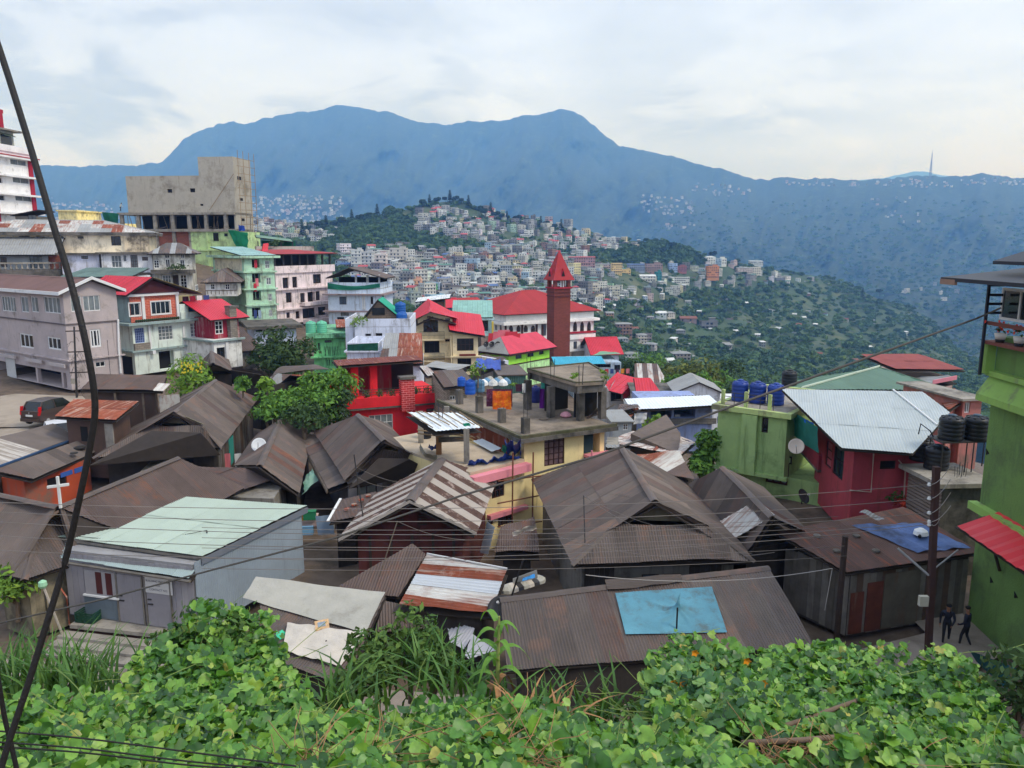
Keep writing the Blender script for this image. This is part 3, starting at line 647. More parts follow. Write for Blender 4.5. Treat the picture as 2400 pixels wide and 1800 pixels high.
# ------------------------------------------------------------------ houses of the far town
WALLC=mat('town_wall',(200,200,200),objcol=True,var=.12,scale=.15,streak=.25,scol=(120,116,110))
TR={n: mat('town_roof_'+n,c,var=.25,scale=.2,stain=.2,scol=(90,76,66)) for n,c in dict(grey=(142,144,144),dark=(84,76,72),red=(176,84,84),rust=(126,82,66),green=(96,138,124),blue=(90,112,158),white=(208,210,210)).items()}
def town_mesh(wd,dp,st,roof,rise=1.6,seed=0):
 rr=random.Random(seed);h=st*3.0;mb=MB();c=[Vector((-wd/2,-dp/2,0)),Vector((wd/2,-dp/2,0)),Vector((wd/2,dp/2,0)),Vector((-wd/2,dp/2,0))]
 for i in range(4):
  f=Fac(c[i],c[(i+1) % 4],-3,h);n=max(2,int(f.L/2.6))
  for s_ in range(st):
   open_=rr.random()<.16
   for k in range(n):
    if rr.random()<.12: continue
    a=(k+.5)*f.L/n;ww=.62 if not open_ else .95;f.holes.append((a-ww,a+ww,s_*3+.85,s_*3+2.3,.35))
  wall_faces(mb,f)
  for a,b,z0,z1,d in f.holes: mb.quad(f.pt(a,z0,-.3),f.pt(b,z0,-.3),f.pt(b,z1,-.3),f.pt(a,z1,-.3),m=1)
  if i in (0,3):
   for s_ in range(1,st): mb.box(f.pt(0,s_*3-.1,.01),f.d*f.L,(0,0,.2),f.n*(.9 if rr.random()<.4 else .3))
 o_=.6
 if roof=='flat':
  mb.box((-wd/2-.3,-dp/2-.3,h),(wd+.6,0,0),(0,dp+.6,0),(0,0,.25));mb.box((-wd/2,-dp/2,h+.25),(wd,0,0),(0,.2,0),(0,0,.8));mb.box((-wd/2,-dp/2,h+.25),(.2,0,0),(0,dp,0),(0,0,.8));mb.box((wd/2-.2,-dp/2,h+.25),(.2,0,0),(0,dp,0),(0,0,.8))
  if rr.random()<.6: mb.box((wd*.05,-dp*.1,h+.25),(wd*.36,0,0),(0,dp*.4,0),(0,0,2.5));mb.box((wd*.0,-dp*.16,h+2.75),(wd*.46,0,0),(0,dp*.52,0),(0,0,.15),m=2)
 elif roof=='gable':
  for sg in (-1,1): mb.prism([(-wd/2-o_,sg*(dp/2+o_),h-.2),(wd/2+o_,sg*(dp/2+o_),h-.2),(wd/2+o_,0,h+rise),(-wd/2-o_,0,h+rise)][::sg],(0,0,.14),m=2)
  for x in (-wd/2,wd/2): mb.quad((x,-dp/2,h),(x,dp/2,h),(x,0,h+rise-.1))
 elif roof=='hip':
  k=min(wd,dp)/2*.8;a=[Vector((-wd/2-o_,-dp/2-o_,h)),Vector((wd/2+o_,-dp/2-o_,h)),Vector((wd/2+o_,dp/2+o_,h)),Vector((-wd/2-o_,dp/2+o_,h))];r0,r1=Vector((-wd/2+k,0,h+rise)),Vector((wd/2-k,0,h+rise))
  for q in ([a[0],a[1],r1,r0],[a[2],a[3],r0,r1],[a[1],a[2],r1],[a[3],a[0],r0],a[::-1]): mb.quad(*q,m=2)
 else:
  mb.prism([(-wd/2-o_,-dp/2-o_,h+.3),(wd/2+o_,-dp/2-o_,h+.3),(wd/2+o_,dp/2+o_,h+.3+rise*.6),(-wd/2-o_,dp/2+o_,h+.3+rise*.6)],(0,0,.14),m=2)
  mb.quad((-wd/2,dp/2,h),(wd/2,dp/2,h),(wd/2,dp/2,h+rise*.6),(-wd/2,dp/2,h+rise*.6))
 return mb
KINDS=[]
for k,(wd,dp,st,rf,rc) in enumerate([(9,7,2,'gable','grey'),(8,7,2,'gable','dark'),(10,8,3,'flat','grey'),(8,8,3,'flat','dark'),(12,8,2,'shed','grey'),(7,6,1,'gable','rust'),(7,6,1,'gable','white'),(9,8,3,'hip','dark'),(11,8,2,'hip','grey'),(9,8,3,'gable','red'),(8,7,2,'hip','red'),(14,9,4,'flat','grey'),(13,9,3,'shed','green'),(9,7,2,'gable','blue'),(16,8,2,'shed','grey'),(9,9,4,'flat','dark'),(7,5,1,'shed','grey'),(8,6,1,'gable','dark'),(12,10,5,'flat','grey'),(6,6,2,'shed','white')]):
 KINDS.append((town_mesh(wd,dp,st,rf,seed=k).mesh('town_house',[WALLC,GLASS,TR[rc]]),st,rf,rc,wd))
HCOL=[('white',(214,214,210),7),('off white',(196,194,186),6),('pale grey',(166,166,166),6),('weathered grey',(128,126,124),5),('pale pink',(200,178,172),1.2),('cream',(214,200,168),1.2),('pale green',(164,190,172),.8),('pale blue',(166,186,204),1.3),('brick brown',(146,116,104),1),('pale yellow',(214,204,158),.5)]
NUM={1: 'one-storey',2: 'two-storey',3: 'three-storey',4: 'four-storey',5: 'five-storey'}
RN=dict(flat='flat roof',gable='pitched roof',hip='hipped roof',shed='single-slope roof')
STUFFH=[];HCNT=[0]
def town_house(u,v,k,ci,scale=1.0,yaw=None,zone='in the crowded hill town',D=None,ob=True):
 me,st,rf,rc,wd=KINDS[k];q=hp(u,v) if D is None else at((u,v),D)
 yaw=random.gauss(0,22)+(-u+1200)*.012 if yaw is None else yaw;nm,c,_=HCOL[ci]
 W_=Matrix.Translation(q) @ Matrix.Rotation(R(yaw),4,'Z') @ Matrix.Scale(scale,4)
 if ob and HCNT[0]<298:
  HCNT[0]+=1;o=link(bpy.data.objects.new('hillside_house',me),None,W_);o.color=(*[x*random.uniform(.9,1.08) for x in lin(c)],1)
  lab=f'{nm} {NUM[st]} house with {rc} {RN[rf]} {zone}';tag(o,lab,'house',lab.replace(' house ',' houses ',1));return o
 STUFFH.append((k,W_,ci))
def rpick():
 x=random.uniform(0,sum(c[2] for c in HCOL))
 for i,c in enumerate(HCOL):
  x-=c[2]
  if x<0: return i
 return 0
def fill(z,n,ks,zone,smin=.85,smax=1.1,gap=14):
 got=[];tries=0
 while len(got)<n and tries<9000:
  tries+=1;u=random.uniform(min(p[0] for p in z),max(p[0] for p in z));v=random.uniform(min(p[1] for p in z),max(p[1] for p in z))
  if not inpoly(u,v,z): continue
  gg=gap*700/float(HD(u,v))
  if any(abs(u-a)<gg*1.5 and abs(v-b)<gg*.62 for a,b in got): continue
  got.append((u,v))
 for u,v in sorted(got,key=lambda p: -p[1]): town_house(u,v,random.choice(ks),rpick(),random.uniform(smin,smax)*.68,zone=zone)
ALLK=[0,1,2,2,3,3,4,5,6,7,8,0,1,11,4,15,17,19,2,11,3,8,0,7,14,16,4,9,12,13,10,6,19,18]
fill(LOW,22,[5,6,0,16,17,1,8,19],'among lower hillside trees',gap=26)
fill(pg((1480,640),(1780,640),(1790,720),(1600,760),(1480,790)),26,[5,6,16,17,19,0,6],'on the wooded slope',gap=24)
fill(pg((1640,1800*0+690),(1900,660),(2050,760),(2000,860),(1700,800)),9,[5,6,16,19],'on the far valley side',gap=30)
fill(SPUR,52,[2,3,4,0,8,14,16,19,11,12,17],'along the spur ridge',gap=13,smax=1.0)
fill(TOWN,135,ALLK,'in mid hill town',gap=10)
fill(TOP,54,[2,3,0,8,11,4,7,9,19,14],'near the hilltop',gap=14,smax=1.0)
fill(TOWN,400,ALLK,'in mid hill town',gap=5)
fill(TOP,130,[2,3,0,8,11,4,7,9,19,14],'x',gap=8);fill(LEFTT,70,[0,1,2,3,8],'x',.8,1,gap=9);fill(SPUR,40,[2,3,4,0,8,14,16,19,11,12,17],'x',gap=8,smax=1.0)
def landmark(z,x0,y0,x1,y1,st,col,roof,rc,label,yaw=0,dp=9):
 u0,v0=z(x0,y0);u1,v1=z(x1,y1);um=(u0+u1)/2;D_=float(HD(um,v1));q=at((um,v1),D_-4);wd=(u1-u0)/FPX*D_*1.02;hh=(v1-v0)/FPX*D_
 k=hh/(st*3.0+.8);me=town_mesh(wd/k,dp/k,st,roof,1.4,seed=int(x0)).mesh('hillside_building',[WALLC,GLASS,TR[rc]])
 o=link(bpy.data.objects.new('hillside_building',me),None,Matrix.Translation(q) @ Matrix.Rotation(R(yaw),4,'Z') @ Matrix.Scale(k,4));o.color=(*lin(col),1);return tag(o,label,'building')
landmark(ZE,120,432,205,535,5,(224,196,140),'flat','grey','cream five-storey block on the spur right of the spire');landmark(ZE,205,485,280,530,2,(224,196,140),'flat','grey','cream two-storey wing beside the cream block')
landmark(ZE,260,440,400,498,3,(140,150,170),'shed','blue','grey block with blue roof right of the cream block');landmark(ZE,412,438,552,520,4,(166,140,132),'flat','dark','brown-grey unfinished block on the spur');landmark(ZE,655,455,762,505,3,(160,104,100),'flat','dark','brick-red building on the spur')
landmark(ZE,940,458,1040,560,5,(206,140,84),'flat','dark','orange banded tall building at the spur end');landmark(ZE,930,375,1010,440,3,(224,222,214),'hip','white','white main building above the orange one');landmark(ZE,1010,392,1105,440,2,(224,222,214),'flat','white','white long wing above the orange building')
landmark(ZE,498,505,546,578,3,(52,130,130),'flat','green','teal-draped block on the spur');landmark(ZE,365,535,492,590,2,(214,212,206),'gable','white','white house row below the teal block');landmark(ZE,660,550,785,605,3,(206,206,200),'flat','grey','white flat-roofed pair left of the orange building')
landmark(ZE,1205,470,1330,520,3,(206,190,180),'shed','grey','long pinkish building on the outer spur');landmark(ZE,1330,465,1400,530,3,(214,206,190),'flat','grey','white pillared building on the outer spur');landmark(ZE,1315,412,1420,445,2,(196,200,200),'shed','white','pale hall on the spur skyline')
landmark(ZE,160,945,290,1060,4,(150,120,104),'hip','grey','brown four-storey house with grey roof among lower trees');landmark(ZE,340,1040,420,1120,3,(196,188,176),'hip','grey','pale house beside the brown four-storey house');landmark(ZE,890,925,1025,1000,2,(120,120,122),'flat','grey','grey two-storey house alone in the woods');landmark(ZE,712,895,846,935,1,(150,130,126),'gable','rust','house with striped rusty roof in the woods')
landmark(ZE,500,850,588,885,1,(214,218,220),'gable','white','small white-roofed house in the woods');landmark(ZE,640,1195,790,1265,2,(150,140,132),'hip','grey','grey-roofed homestead among lower trees');landmark(ZE,1050,1125,1150,1165,1,(150,146,142),'shed','grey','low grey shed on the wooded slope')
landmark(ZC,1205,320,1290,490,6,(206,206,202),'flat','grey','tall white apartment block at the town edge, left one');landmark(ZC,1290,335,1385,490,5,(196,196,196),'flat','grey','white apartment block at the town edge, middle one');landmark(ZC,1385,355,1500,455,3,(214,204,200),'flat','red','white apartment block with red trim at the town edge');landmark(ZC,1535,305,1675,430,4,(196,190,182),'flat','grey','cream stepped block with flag-coloured balcony on the town hill')
landmark(ZC,1700,570,1800,670,3,(216,170,140),'flat','rust','peach three-storey house in the town below');landmark(ZC,1815,600,1940,690,3,(110,180,120),'hip','green','green house with green hipped roof in the town below');landmark(ZC,1940,560,2040,640,3,(214,214,216),'gable','blue','white house with blue roof in the town below')
landmark(ZD,1600,10,1815,105,4,(176,140,140),'shed','red','wide building with red roof bands behind the spire');landmark(ZD,910,65,1000,140,3,(206,208,206),'flat','grey','white three-storey block left of the spire');landmark(ZD,1010,80,1105,175,4,(170,176,182),'flat','grey','grey-blue four-storey block left of the spire');landmark(ZD,1745,245,1855,315,3,(214,206,190),'flat','grey','cream house right of the spire')
# distant settlements on the mountain slopes: too small to pick apart, one object
def mD(u,v):
 i=int(np.clip(round((u+460)/6),0,len(TOPM)-1));t_=np.clip((v-TOPM[i])/(930-TOPM[i]),0,1);j=int(round(t_*129));return float(Dm[j,i])
TOPM=sil(MT,np.arange(-460,2860,6.0),3.4,3)
def pack(name,items,label):
 VV=[];FF=[];MI=[];mats=[];o=0
 for k,W_,ci in items:
  me=KINDS[k][0];key=ci
  nv_=len(me.vertices);co=np.empty(nv_*3,np.float32);me.vertices.foreach_get('co',co);co=np.c_[co.reshape(-1,3),np.ones(nv_)] @ np.array(W_).T
  for p in me.polygons:
   vs=list(p.vertices)
   if len(vs)<3: continue
   m_=p.material_index
   mm=(f'w{ci}' if m_==0 else ('g' if m_==1 else f'r{KINDS[k][3]}'))
   if mm not in mats: mats.append(mm)
   FF.append([v_+o for v_ in vs]);MI.append(mats.index(mm))
  VV.append(co[:,:3]);o+=nv_
 ml=[]
 for mm in mats: ml.append(GLASS if mm=='g' else (TR[mm[1:]] if mm[0]=='r' else mat('town_wall_'+HCOL[int(mm[1:])][0],HCOL[int(mm[1:])][1],var=.2,scale=.1,streak=.25,scol=(120,116,110))))
 me=bpy.data.meshes.new(name);me.from_pydata([tuple(x) for x in np.concatenate(VV)],[],FF)
 for m_ in ml: me.materials.append(m_)
 me.polygons.foreach_set('material_index',MI);me.update();return tag(link(bpy.data.objects.new(name,me)),label,kind='stuff')
pack('distant_town',STUFFH,'further houses packed between those of the hill town')
TINY=[]
def specks(z,n,s0,s1):
 k=0
 while k<n:
  u=random.uniform(min(p[0] for p in z),max(p[0] for p in z));v=random.uniform(min(p[1] for p in z),max(p[1] for p in z))
  if not inpoly(u,v,z): continue
  if v<TOPM[int((u+460)/6)]+7: continue
  k+=1;q=at((u,v),mD(u,v)*.985);TINY.append((random.choice([0,2,4,8,14,14,4,11]),Matrix.Translation(q) @ Matrix.Rotation(R(random.gauss(0,25)),4,'Z') @ Matrix.Scale(random.uniform(s0,s1),4),random.choice([0,1,2,2,3,1,4])))
specks(pg((90,425),(230,440),(270,475),(90,475)),110,0.65,1.08);specks(pg((530,430),(640,420),(740,425),(740,470),(640,490),(540,470)),200,0.58,1.01)
specks(pg((1380,420),(1500,425),(1500,470),(1380,460)),60,0.65,1.08);specks(pg((1500,395),(1640,405),(1600,425),(1480,420)),36,0.65,1.01)
specks(pg((1690,380),(2212,385),(2212,400),(2000,405),(1700,400)),110,0.58,0.94);specks(pg((1440,485),(1510,482),(1510,492),(1440,495)),10,0.72,1.15);specks(pg((1880,430),(1990,420),(2000,480),(1880,490)),16,0.58,0.86)
specks(pg((1900,620),(2040,600),(2100,640),(1930,660)),8,0.58,0.86)
pack('distant_settlement',TINY,'tiny pale buildings of settlements far off on the mountain slopes')
pts,rad,tn=[],[],[]
while len(pts)<3600:
 u=g.uniform(1480,2420);v=g.uniform(470,860)
 if v<TOPM[int((u+460)/6)]+25 or g.random()>(v-380)/420: continue
 D_=mD(u,v);q=at((u,v),D_*.992);r=g.uniform(4,8.5)*max(.7,min(1.3,D_/1900));pts.append((q.x,q.y,q.z+r*.3));rad.append(r);tn.append(g.random())
forest('valley_wood',pts,rad,TREEM,PROTO[:3],'hazy woods on the far valley side beyond the spur',tn)
# radio mast on the right ridge
q=at((2009*S22,385*S22),4200);H_=4200*52*S22/FPX
t_=thing('radio_mast','tall lattice radio mast on the far right ridge','mast',q)
mb=MB()
for sx_,sy_ in ((-1,-1),(1,-1),(1,1),(-1,1)): mb.tube([q+Vector((sx_*5,sy_*5,-5)),q+Vector((sx_*1.6,sy_*1.6,H_*.7)),q+Vector((sx_*.3,sy_*.3,H_))],1.0,4)
for j in range(10):
 f0=5-3.6*j/10
 for a in range(4):
  c0=[(-1,-1),(1,-1),(1,1),(-1,1)][a];c1=[(1,-1),(1,1),(-1,1),(-1,-1)][a];mb.tube([q+Vector((c0[0]*f0,c0[1]*f0,H_*.07*j)),q+Vector((c1[0]*f0,c1[1]*f0,H_*.07*(j+1)))],.5,3)
mb.build('lattice',mat('mast_paint',(120,110,112)),t_)
MB().tube([q+Vector((0,0,H_*.98)),q+Vector((0,0,H_*1.12))],.5,4).build('antenna',STEEL,t_)

# ------------------------------------------------------------------ the houses on the left slope and in the middle
UP=Vector((0,0,1))
def fb(s,i,z,x0,y0,x1,y1,o0,o1,m,name,part=None):
 f=s.f[i];a0,a1,h0,h1=f.rect(z,x0,y0,x1,y1)
 return MB().box(f.pt(a0,h0,o0),f.d*(a1-a0),UP*(h1-h0),f.n*(o1-o0)).build(name,m,part or s.root)
Bld.fb=fb
def pz(f,z,x,y,o=0):                              # photograph point taken on a facade, pushed out by o
 a,h=f.sz(z(x,y));return f.pt(a,h,o)
def rail(parent,p,q,h,m,n=6,bars=2,r=.025,name='railing'):
 p,q=Vector(p),Vector(q);mb=MB()
 for i in range(n+1): c=p.lerp(q,i/n);mb.tube([c,c+UP*h],r,4)
 for j in range(bars): k=UP*(h*(j+1)/bars);mb.tube([p+k,q+k],r,4)
 return mb.build(name,m,parent)
def cloth(pts,nu,nv,label,m,name='cloth',sag=.0,fold=.05,group=None,cat='cloth',part=None,freq=9):
 # hanging or lying sheet between four corners, with folds
 a,b,c,d=[Vector(p) for p in pts];nrm=(b-a).cross(d-a).normalized();V=[];Fq=[];ph=random.uniform(0,9)
 for j in range(nv+1):
  for i in range(nu+1):
   s,t=i/nu,j/nv;p=a.lerp(b,s).lerp(d.lerp(c,s),t)
   k=math.sin(s*freq+ph+t*1.3)*.6+math.sin(s*freq*2.3+ph*2+t*3)*.3+mnoise.noise((s*5+ph,t*5,ph))*.9
   V.append(tuple(p+nrm*fold*k-UP*sag*math.sin(math.pi*s)*(1-t*.4)))
 Fq=[(j*(nu+1)+i,j*(nu+1)+i+1,(j+1)*(nu+1)+i+1,(j+1)*(nu+1)+i) for j in range(nv) for i in range(nu)]
 mb=MB();mb.v=V;mb.f=Fq;mb.m=[0]*len(Fq)
 if part: return mb.build(name,m,part,True)
 return single(mb,name,m,label,cat,group,True)
BF=dict(frame=BROWNF)
# --- tall white block with red pilasters, cut by the left edge
WB=P('white_block_plaster',224,222,220,stain=.12,streak=.15)
REDP=mat('crimson_paint',(168,36,54),var=.1)
b=Bld('apartment_block','tall white block with crimson pilasters at the left edge',ZA(262,420),133,86,L=34,W=14,h=26,wall=WB,cat='building',anchor=1)
for y in (478,632,785,940):
 h=b.f[0].sz(ZA(290,y))[1];b.band(h,.3,.9,WB,(0,));b.band(h+.3,.16,.95,REDP,(0,),'ledge_edge') if y==478 else None
for k in range(4):
 dy=(478,632,785,940)[k];xo=(0,22,44,66)[k]
 if k<3: b.win(0,ZA,90+xo,dy-18+k*2,232+xo,dy+28+k*2,WHITE,nx=2,ny=1,glass=GLASS2,dp=.3);b.win(0,ZA,-110+xo,dy-22,0+xo,dy+24,WHITE,nx=2,dp=.3)
f=b.f[0]
for s0 in (f.L-.9,f.L-9.6,f.L-18.5): MB().box(f.pt(s0,b.z0,.02),f.d*.8,UP*(b.z1-b.z0-1),f.n*.25).build('pilaster',REDP,b.root)
b.parapet(1.0,.15,WB,out=.2)
MB().box(b.c(0,1.5,b.z1),b.d*(b.L-1.5),b.e*9,UP*3.4).build('roof_storey',P('block_grey',176,176,166),b.root)
MB().box(b.c(0,.4,b.z1+3.4),b.d*(b.L-.5),b.e*11,UP*.25).build('roof_slab',CONC,b.root)
MB().box(b.c(0,2,b.z1+3.65),b.d*(b.L-4),b.e*8,UP*2.6).build('top_storey',P('block_sage',206,216,206),b.root)
MB().box(b.c(0,1.4,b.z1+6.1),b.d*(b.L-3.4),b.e*.5,UP*.55).build('top_beam',REDP,b.root);MB().box(b.c(b.L-4.4,1.4,b.z1+3.66),b.d*.8,b.e*.5,UP*2.44).build('top_column',REDP,b.root)
for s0 in (f.L-9,f.L-4.5):
 w_=MB().box(b.c(s0,1.42,b.z1+.9),b.d*2.4,b.e*.08,UP*1.9).build('window',GLASS,b.root);MB().box(b.c(s0-.1,.7,b.z1+2.6),b.d*2.6,b.e*.75+UP*.4,UP*.06).build('awning',mat('awning_green',(86,100,88)),w_)
b.walls()
# --- unfinished concrete building with the bare blank wall
CW=mat('raw_cement_wall',(168,161,147),var=.2,scale=.25,stain=.4,scol=(126,118,104),streak=.3,stainscale=.25,bump=.3,bscale=2,k=1.2)
BRK=mat('red_brick',(150,72,52),brick=(.46,.15,(150,130,115)),var=.25,k=1.1)
LIMEP=P('pale_lime_plaster',176,200,140,stain=.4,streak=.45,scol=(120,130,100))
b=Bld('unfinished_building','bare grey concrete building under construction with stepped blank wall',ZA(2018,592),150,-6,Ru=ZA(1083,0)[0],W=7.5,vb=ZA(0,912)[1],wall=CW,cat='building',anchor=1)
for x0,y0,x1,y1 in ((1445,712,1487,744),(1640,705,1686,740),(1730,840,1757,857)): b.win(0,ZA,x0,y0,x1,y1,WOODD,nx=2,glass=DARK,dp=.4)
f=b.f[0];a0=f.sz(ZA(1712,520))[0];zt=f.sz(ZA(2018,430))[1]
tw=MB().box(f.pt(a0,b.z1,0),f.d*(f.L-a0),UP*(zt-b.z1),-f.n*7.5).build('stair_tower',CW,b.root)
z2=f.sz(ZA(1500,1065))[1];z3=f.sz(ZA(1500,1235))[1];z4=f.sz(ZA(1500,1420))[1]
al=f.sz(ZA(1035,950))[0]
MB().box(f.pt(al,b.z0-.45,.8),f.d*(f.L-al+.0),UP*.44,-f.n*8).build('floor_slab',CONC,b.root)
MB().box(f.pt(al,z2-.35,.8),f.d*(f.L-al),UP*.5,-f.n*8).build('floor_slab',CONC,b.root)
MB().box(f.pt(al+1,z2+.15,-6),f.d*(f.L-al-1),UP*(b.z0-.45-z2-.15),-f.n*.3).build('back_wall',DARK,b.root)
for x in (1065,1208,1350,1502,1645,1790,1960):
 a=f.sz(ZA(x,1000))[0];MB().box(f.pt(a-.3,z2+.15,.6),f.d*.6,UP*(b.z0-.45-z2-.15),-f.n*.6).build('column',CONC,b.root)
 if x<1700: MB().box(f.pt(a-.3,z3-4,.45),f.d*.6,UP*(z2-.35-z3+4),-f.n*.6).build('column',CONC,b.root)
mb=MB()
for k in range(26):
 a=al+1+random.random()*(f.L-al-2);q=f.pt(a,z2+.15,-random.uniform(.5,3));mb.tube([q,q+UP*(b.z0-.5-z2-.15)+f.d*random.uniform(-.8,.8)],.06,4)
mb.build('timber_prop',mat('bamboo',(156,132,100),var=.3),b.root)['kind']='stuff'
for k in range(9):
 a=al+2+random.random()*(f.L-al-4);q=f.pt(a,z2+.15,-random.uniform(.2,2));MB().box(q,f.d*random.uniform(1.2,3)+UP*random.uniform(-.1,.5),f.n*.3,UP*.12).build('plank',WOOD,b.root)
ab=f.sz(ZA(1295,1150))[0];ac=f.sz(ZA(1662,1150))[0];ad=f.sz(ZA(2000,1150))[0]
MB().box(f.pt(ab,z3-4,0),f.d*(ac-ab),UP*(z2-.35-z3+4),-f.n*10).build('brick_wall',BRK,b.root)
MB().box(f.pt(ac+.02,z4-3,.5),f.d*(ad-ac+1.5),UP*(z2-.35-z4+3),-f.n*10).build('painted_wall',LIMEP,b.root)
for x0,y0,x1,y1 in ((1855,1090,1900,1160),(1950,1095,1978,1120),(1980,1230,2010,1252)):
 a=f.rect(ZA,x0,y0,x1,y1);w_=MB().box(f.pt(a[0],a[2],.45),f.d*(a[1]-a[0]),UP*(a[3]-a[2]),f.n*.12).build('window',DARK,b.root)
mb=MB();mb.box(f.pt(ac+.02,f.sz(ZA(1700,1245))[1],.5),f.d*(ad-ac+1.5),UP*.3,f.n*.25);mb.build('ledge',LIMEP,b.root)
for x in (1800,): a=f.sz(ZA(x,1150))[0];MB().box(f.pt(a,z4-3,.52),f.d*.35,UP*(z2-z4+2.6),f.n*.2).build('drain_pipe',LIMEP,b.root)
f1=b.f[1]
for x0,y0,x1,y1 in ((2050,603,2082,632),(2070,790,2097,812),(2085,965,2112,988)):
 a=f1.rect(ZA,x0,y0,x1,y1);MB().box(f1.pt(a[0],a[2],-.05),f1.d*(a[1]-a[0]),UP*(a[3]-a[2]),f1.n*.1).build('window',DARK,b.root)
MB().box(f1.pt(0,z2-3,0),f1.d*7.5,UP*(b.z0-z2+3),-f1.n*.4).build('side_wall',CW,b.root)
mb=MB()
for s_ in (.2,2.5,5,7.3): mb.tube([f1.pt(s_,z2,.9),f1.pt(s_,zt+1.2,.9)],.05,4)
for j in range(10): zz=z2+1+j*(zt-z2)/10;mb.tube([f1.pt(-.4,zz,.9),f1.pt(7.5,zz+.2,.9)],.045,4)
mb.tube([f.pt(f.L-5,b.z0+.4,.4),f.pt(f.L+.3,b.z0+7,.6)],.06,4)
mb.build('scaffold',MATS['bamboo'],b.root)
b.walls()
TEALN=mat('green_site_net',(34,138,104),var=.25,scale=.8,trans=.25)
q=[pz(f,ZA,1990,1062,1.0),pz(f,ZA,2185,1090,2.5),pz(f,ZA,2190,1270,2.6),pz(f,ZA,2110,1262,1.2)]
cloth(q,14,10,'bright green site net hanging off the unfinished building',TEALN,'site_net',fold=.35)
q=[pz(f,ZA,905,912,1),pz(f,ZA,1050,925,1),pz(f,ZA,1050,1028,1),pz(f,ZA,930,990,1)]
cloth(q,10,6,'dark green net screening the left end of the unfinished building',mat('dark_green_net',(26,98,80),var=.2,trans=.2),'site_net',fold=.15)
cloth([pz(f,ZA,2095,1025,1.5),pz(f,ZA,2140,1030,1.5),pz(f,ZA,2150,1075,1.8),pz(f,ZA,2100,1075,1.8)],8,5,'blue tarpaulin bundle at the foot of the concrete stair tower',mat('blue_tarp',(34,66,150),var=.3),'tarpaulin',fold=.25)
def person(c,h,aim,pose,label,shirt,trousers,hair=(24,20,18)):
 # one continuous skinned figure; aim = facing angle; pose = dict of joint offsets in body frame (x right, y forward, z up), units of height
 c=Vector(c);t=thing('person',label,'person',c);J=dict(pelvis=(0,0,.53),waist=(0,.0,.6),chest=(0,.01,.74),neck=(0,.01,.83),headb=(0,.015,.88),head=(0,.02,.95),
  lhip=(-.05,0,.51),lknee=(-.055,.02,.28),lank=(-.055,0,.05),ltoe=(-.06,.08,.02),rhip=(.05,0,.51),rknee=(.055,.02,.28),rank=(.055,0,.05),rtoe=(.06,.08,.02),
  lsh=(-.105,0,.8),lelb=(-.13,-.01,.62),lwri=(-.13,.04,.48),lhand=(-.13,.05,.43),rsh=(.105,0,.8),relb=(.13,-.01,.62),rwri=(.13,.04,.48),rhand=(.13,.05,.43));J.update(pose)
 rad=dict(pelvis=.075,waist=.068,chest=.085,neck=.032,headb=.045,head=.055,lhip=.055,rhip=.055,lknee=.036,rknee=.036,lank=.024,rank=.024,ltoe=.02,rtoe=.02,lsh=.042,rsh=.042,lelb=.028,relb=.028,lwri=.02,rwri=.02,lhand=.022,rhand=.022)
 E_=[('pelvis','waist'),('waist','chest'),('chest','neck'),('neck','headb'),('headb','head'),('pelvis','lhip'),('lhip','lknee'),('lknee','lank'),('lank','ltoe'),('pelvis','rhip'),('rhip','rknee'),('rknee','rank'),('rank','rtoe'),('chest','lsh'),('lsh','lelb'),('lelb','lwri'),('lwri','lhand'),('chest','rsh'),('rsh','relb'),('relb','rwri'),('rwri','rhand')]
 names=list(J);ca,sa=math.cos(aim),math.sin(aim)
 V=[((x*ca-y*sa)*h,(x*sa+y*ca)*h,z*h) for x,y,z in (J[n] for n in names)]
 me=bpy.data.meshes.new('body');me.from_pydata(V,[(names.index(a),names.index(b_)) for a,b_ in E_],[])
 o=bpy.data.objects.new('body',me);link(o,t,Matrix.Translation(c));md=o.modifiers.new('skin','SKIN');
 lay=me.skin_vertices[0].data if me.skin_vertices else None
 if lay is None:
  import bmesh as _b;bm_=_b.new();bm_.from_mesh(me);bm_.verts.layers.skin.verify();bm_.to_mesh(me);bm_.free();lay=me.skin_vertices[0].data
 for k,n in enumerate(names): lay[k].radius=(rad[n]*h,rad[n]*h*(.8 if n in ('chest','waist','pelvis') else 1));lay[k].use_root=n=='pelvis'
 md2=o.modifiers.new('sub','SUBSURF');md2.levels=1;md2.render_levels=1
 bpy.context.view_layer.update();ev=o.evaluated_get(bpy.context.evaluated_depsgraph_get());m2=bpy.data.meshes.new_from_object(ev);o.modifiers.clear();o.data=m2
 m2.materials.clear()
 for m_ in (shirt,trousers,mat('skin',(150,108,84)),mat('hair_dark',hair),mat('shoe',(190,190,188))): m2.materials.append(m_)
 mi=[]
 for p_ in m2.polygons:
  q=p_.center;z=q.z/h;lx=(q.x*ca+q.y*sa)/h;ly=(-q.x*sa+q.y*ca)/h
  mi.append(2 if (z>.82 and z<.93) else 3 if z>=.93 else 4 if z<.035 else 1 if z<.53 and abs(lx)<.105 else 2 if z<.5 else 0)
 m2.polygons.foreach_set('material_index',mi);m2.polygons.foreach_set('use_smooth',[True]*len(mi))
 hd=Vector(J['head'])*h;hd=Vector((hd.x*ca-hd.y*sa,hd.x*sa+hd.y*ca,hd.z))
 MB().lathe(c+hd-UP*.0,[(.05*h,0),(.063*h,.02*h),(.055*h,.045*h),(.025*h,.062*h)],10).build('hair',mat('hair_dark',hair),t,True)
 fw=Vector((-sa,ca,0));sd=Vector((ca,sa,0));mbf=MB();mbf.lathe(c+hd+fw*.055*h-UP*.02*h,[(.012*h,0),(.004*h,.02*h)],6,ax=fw)
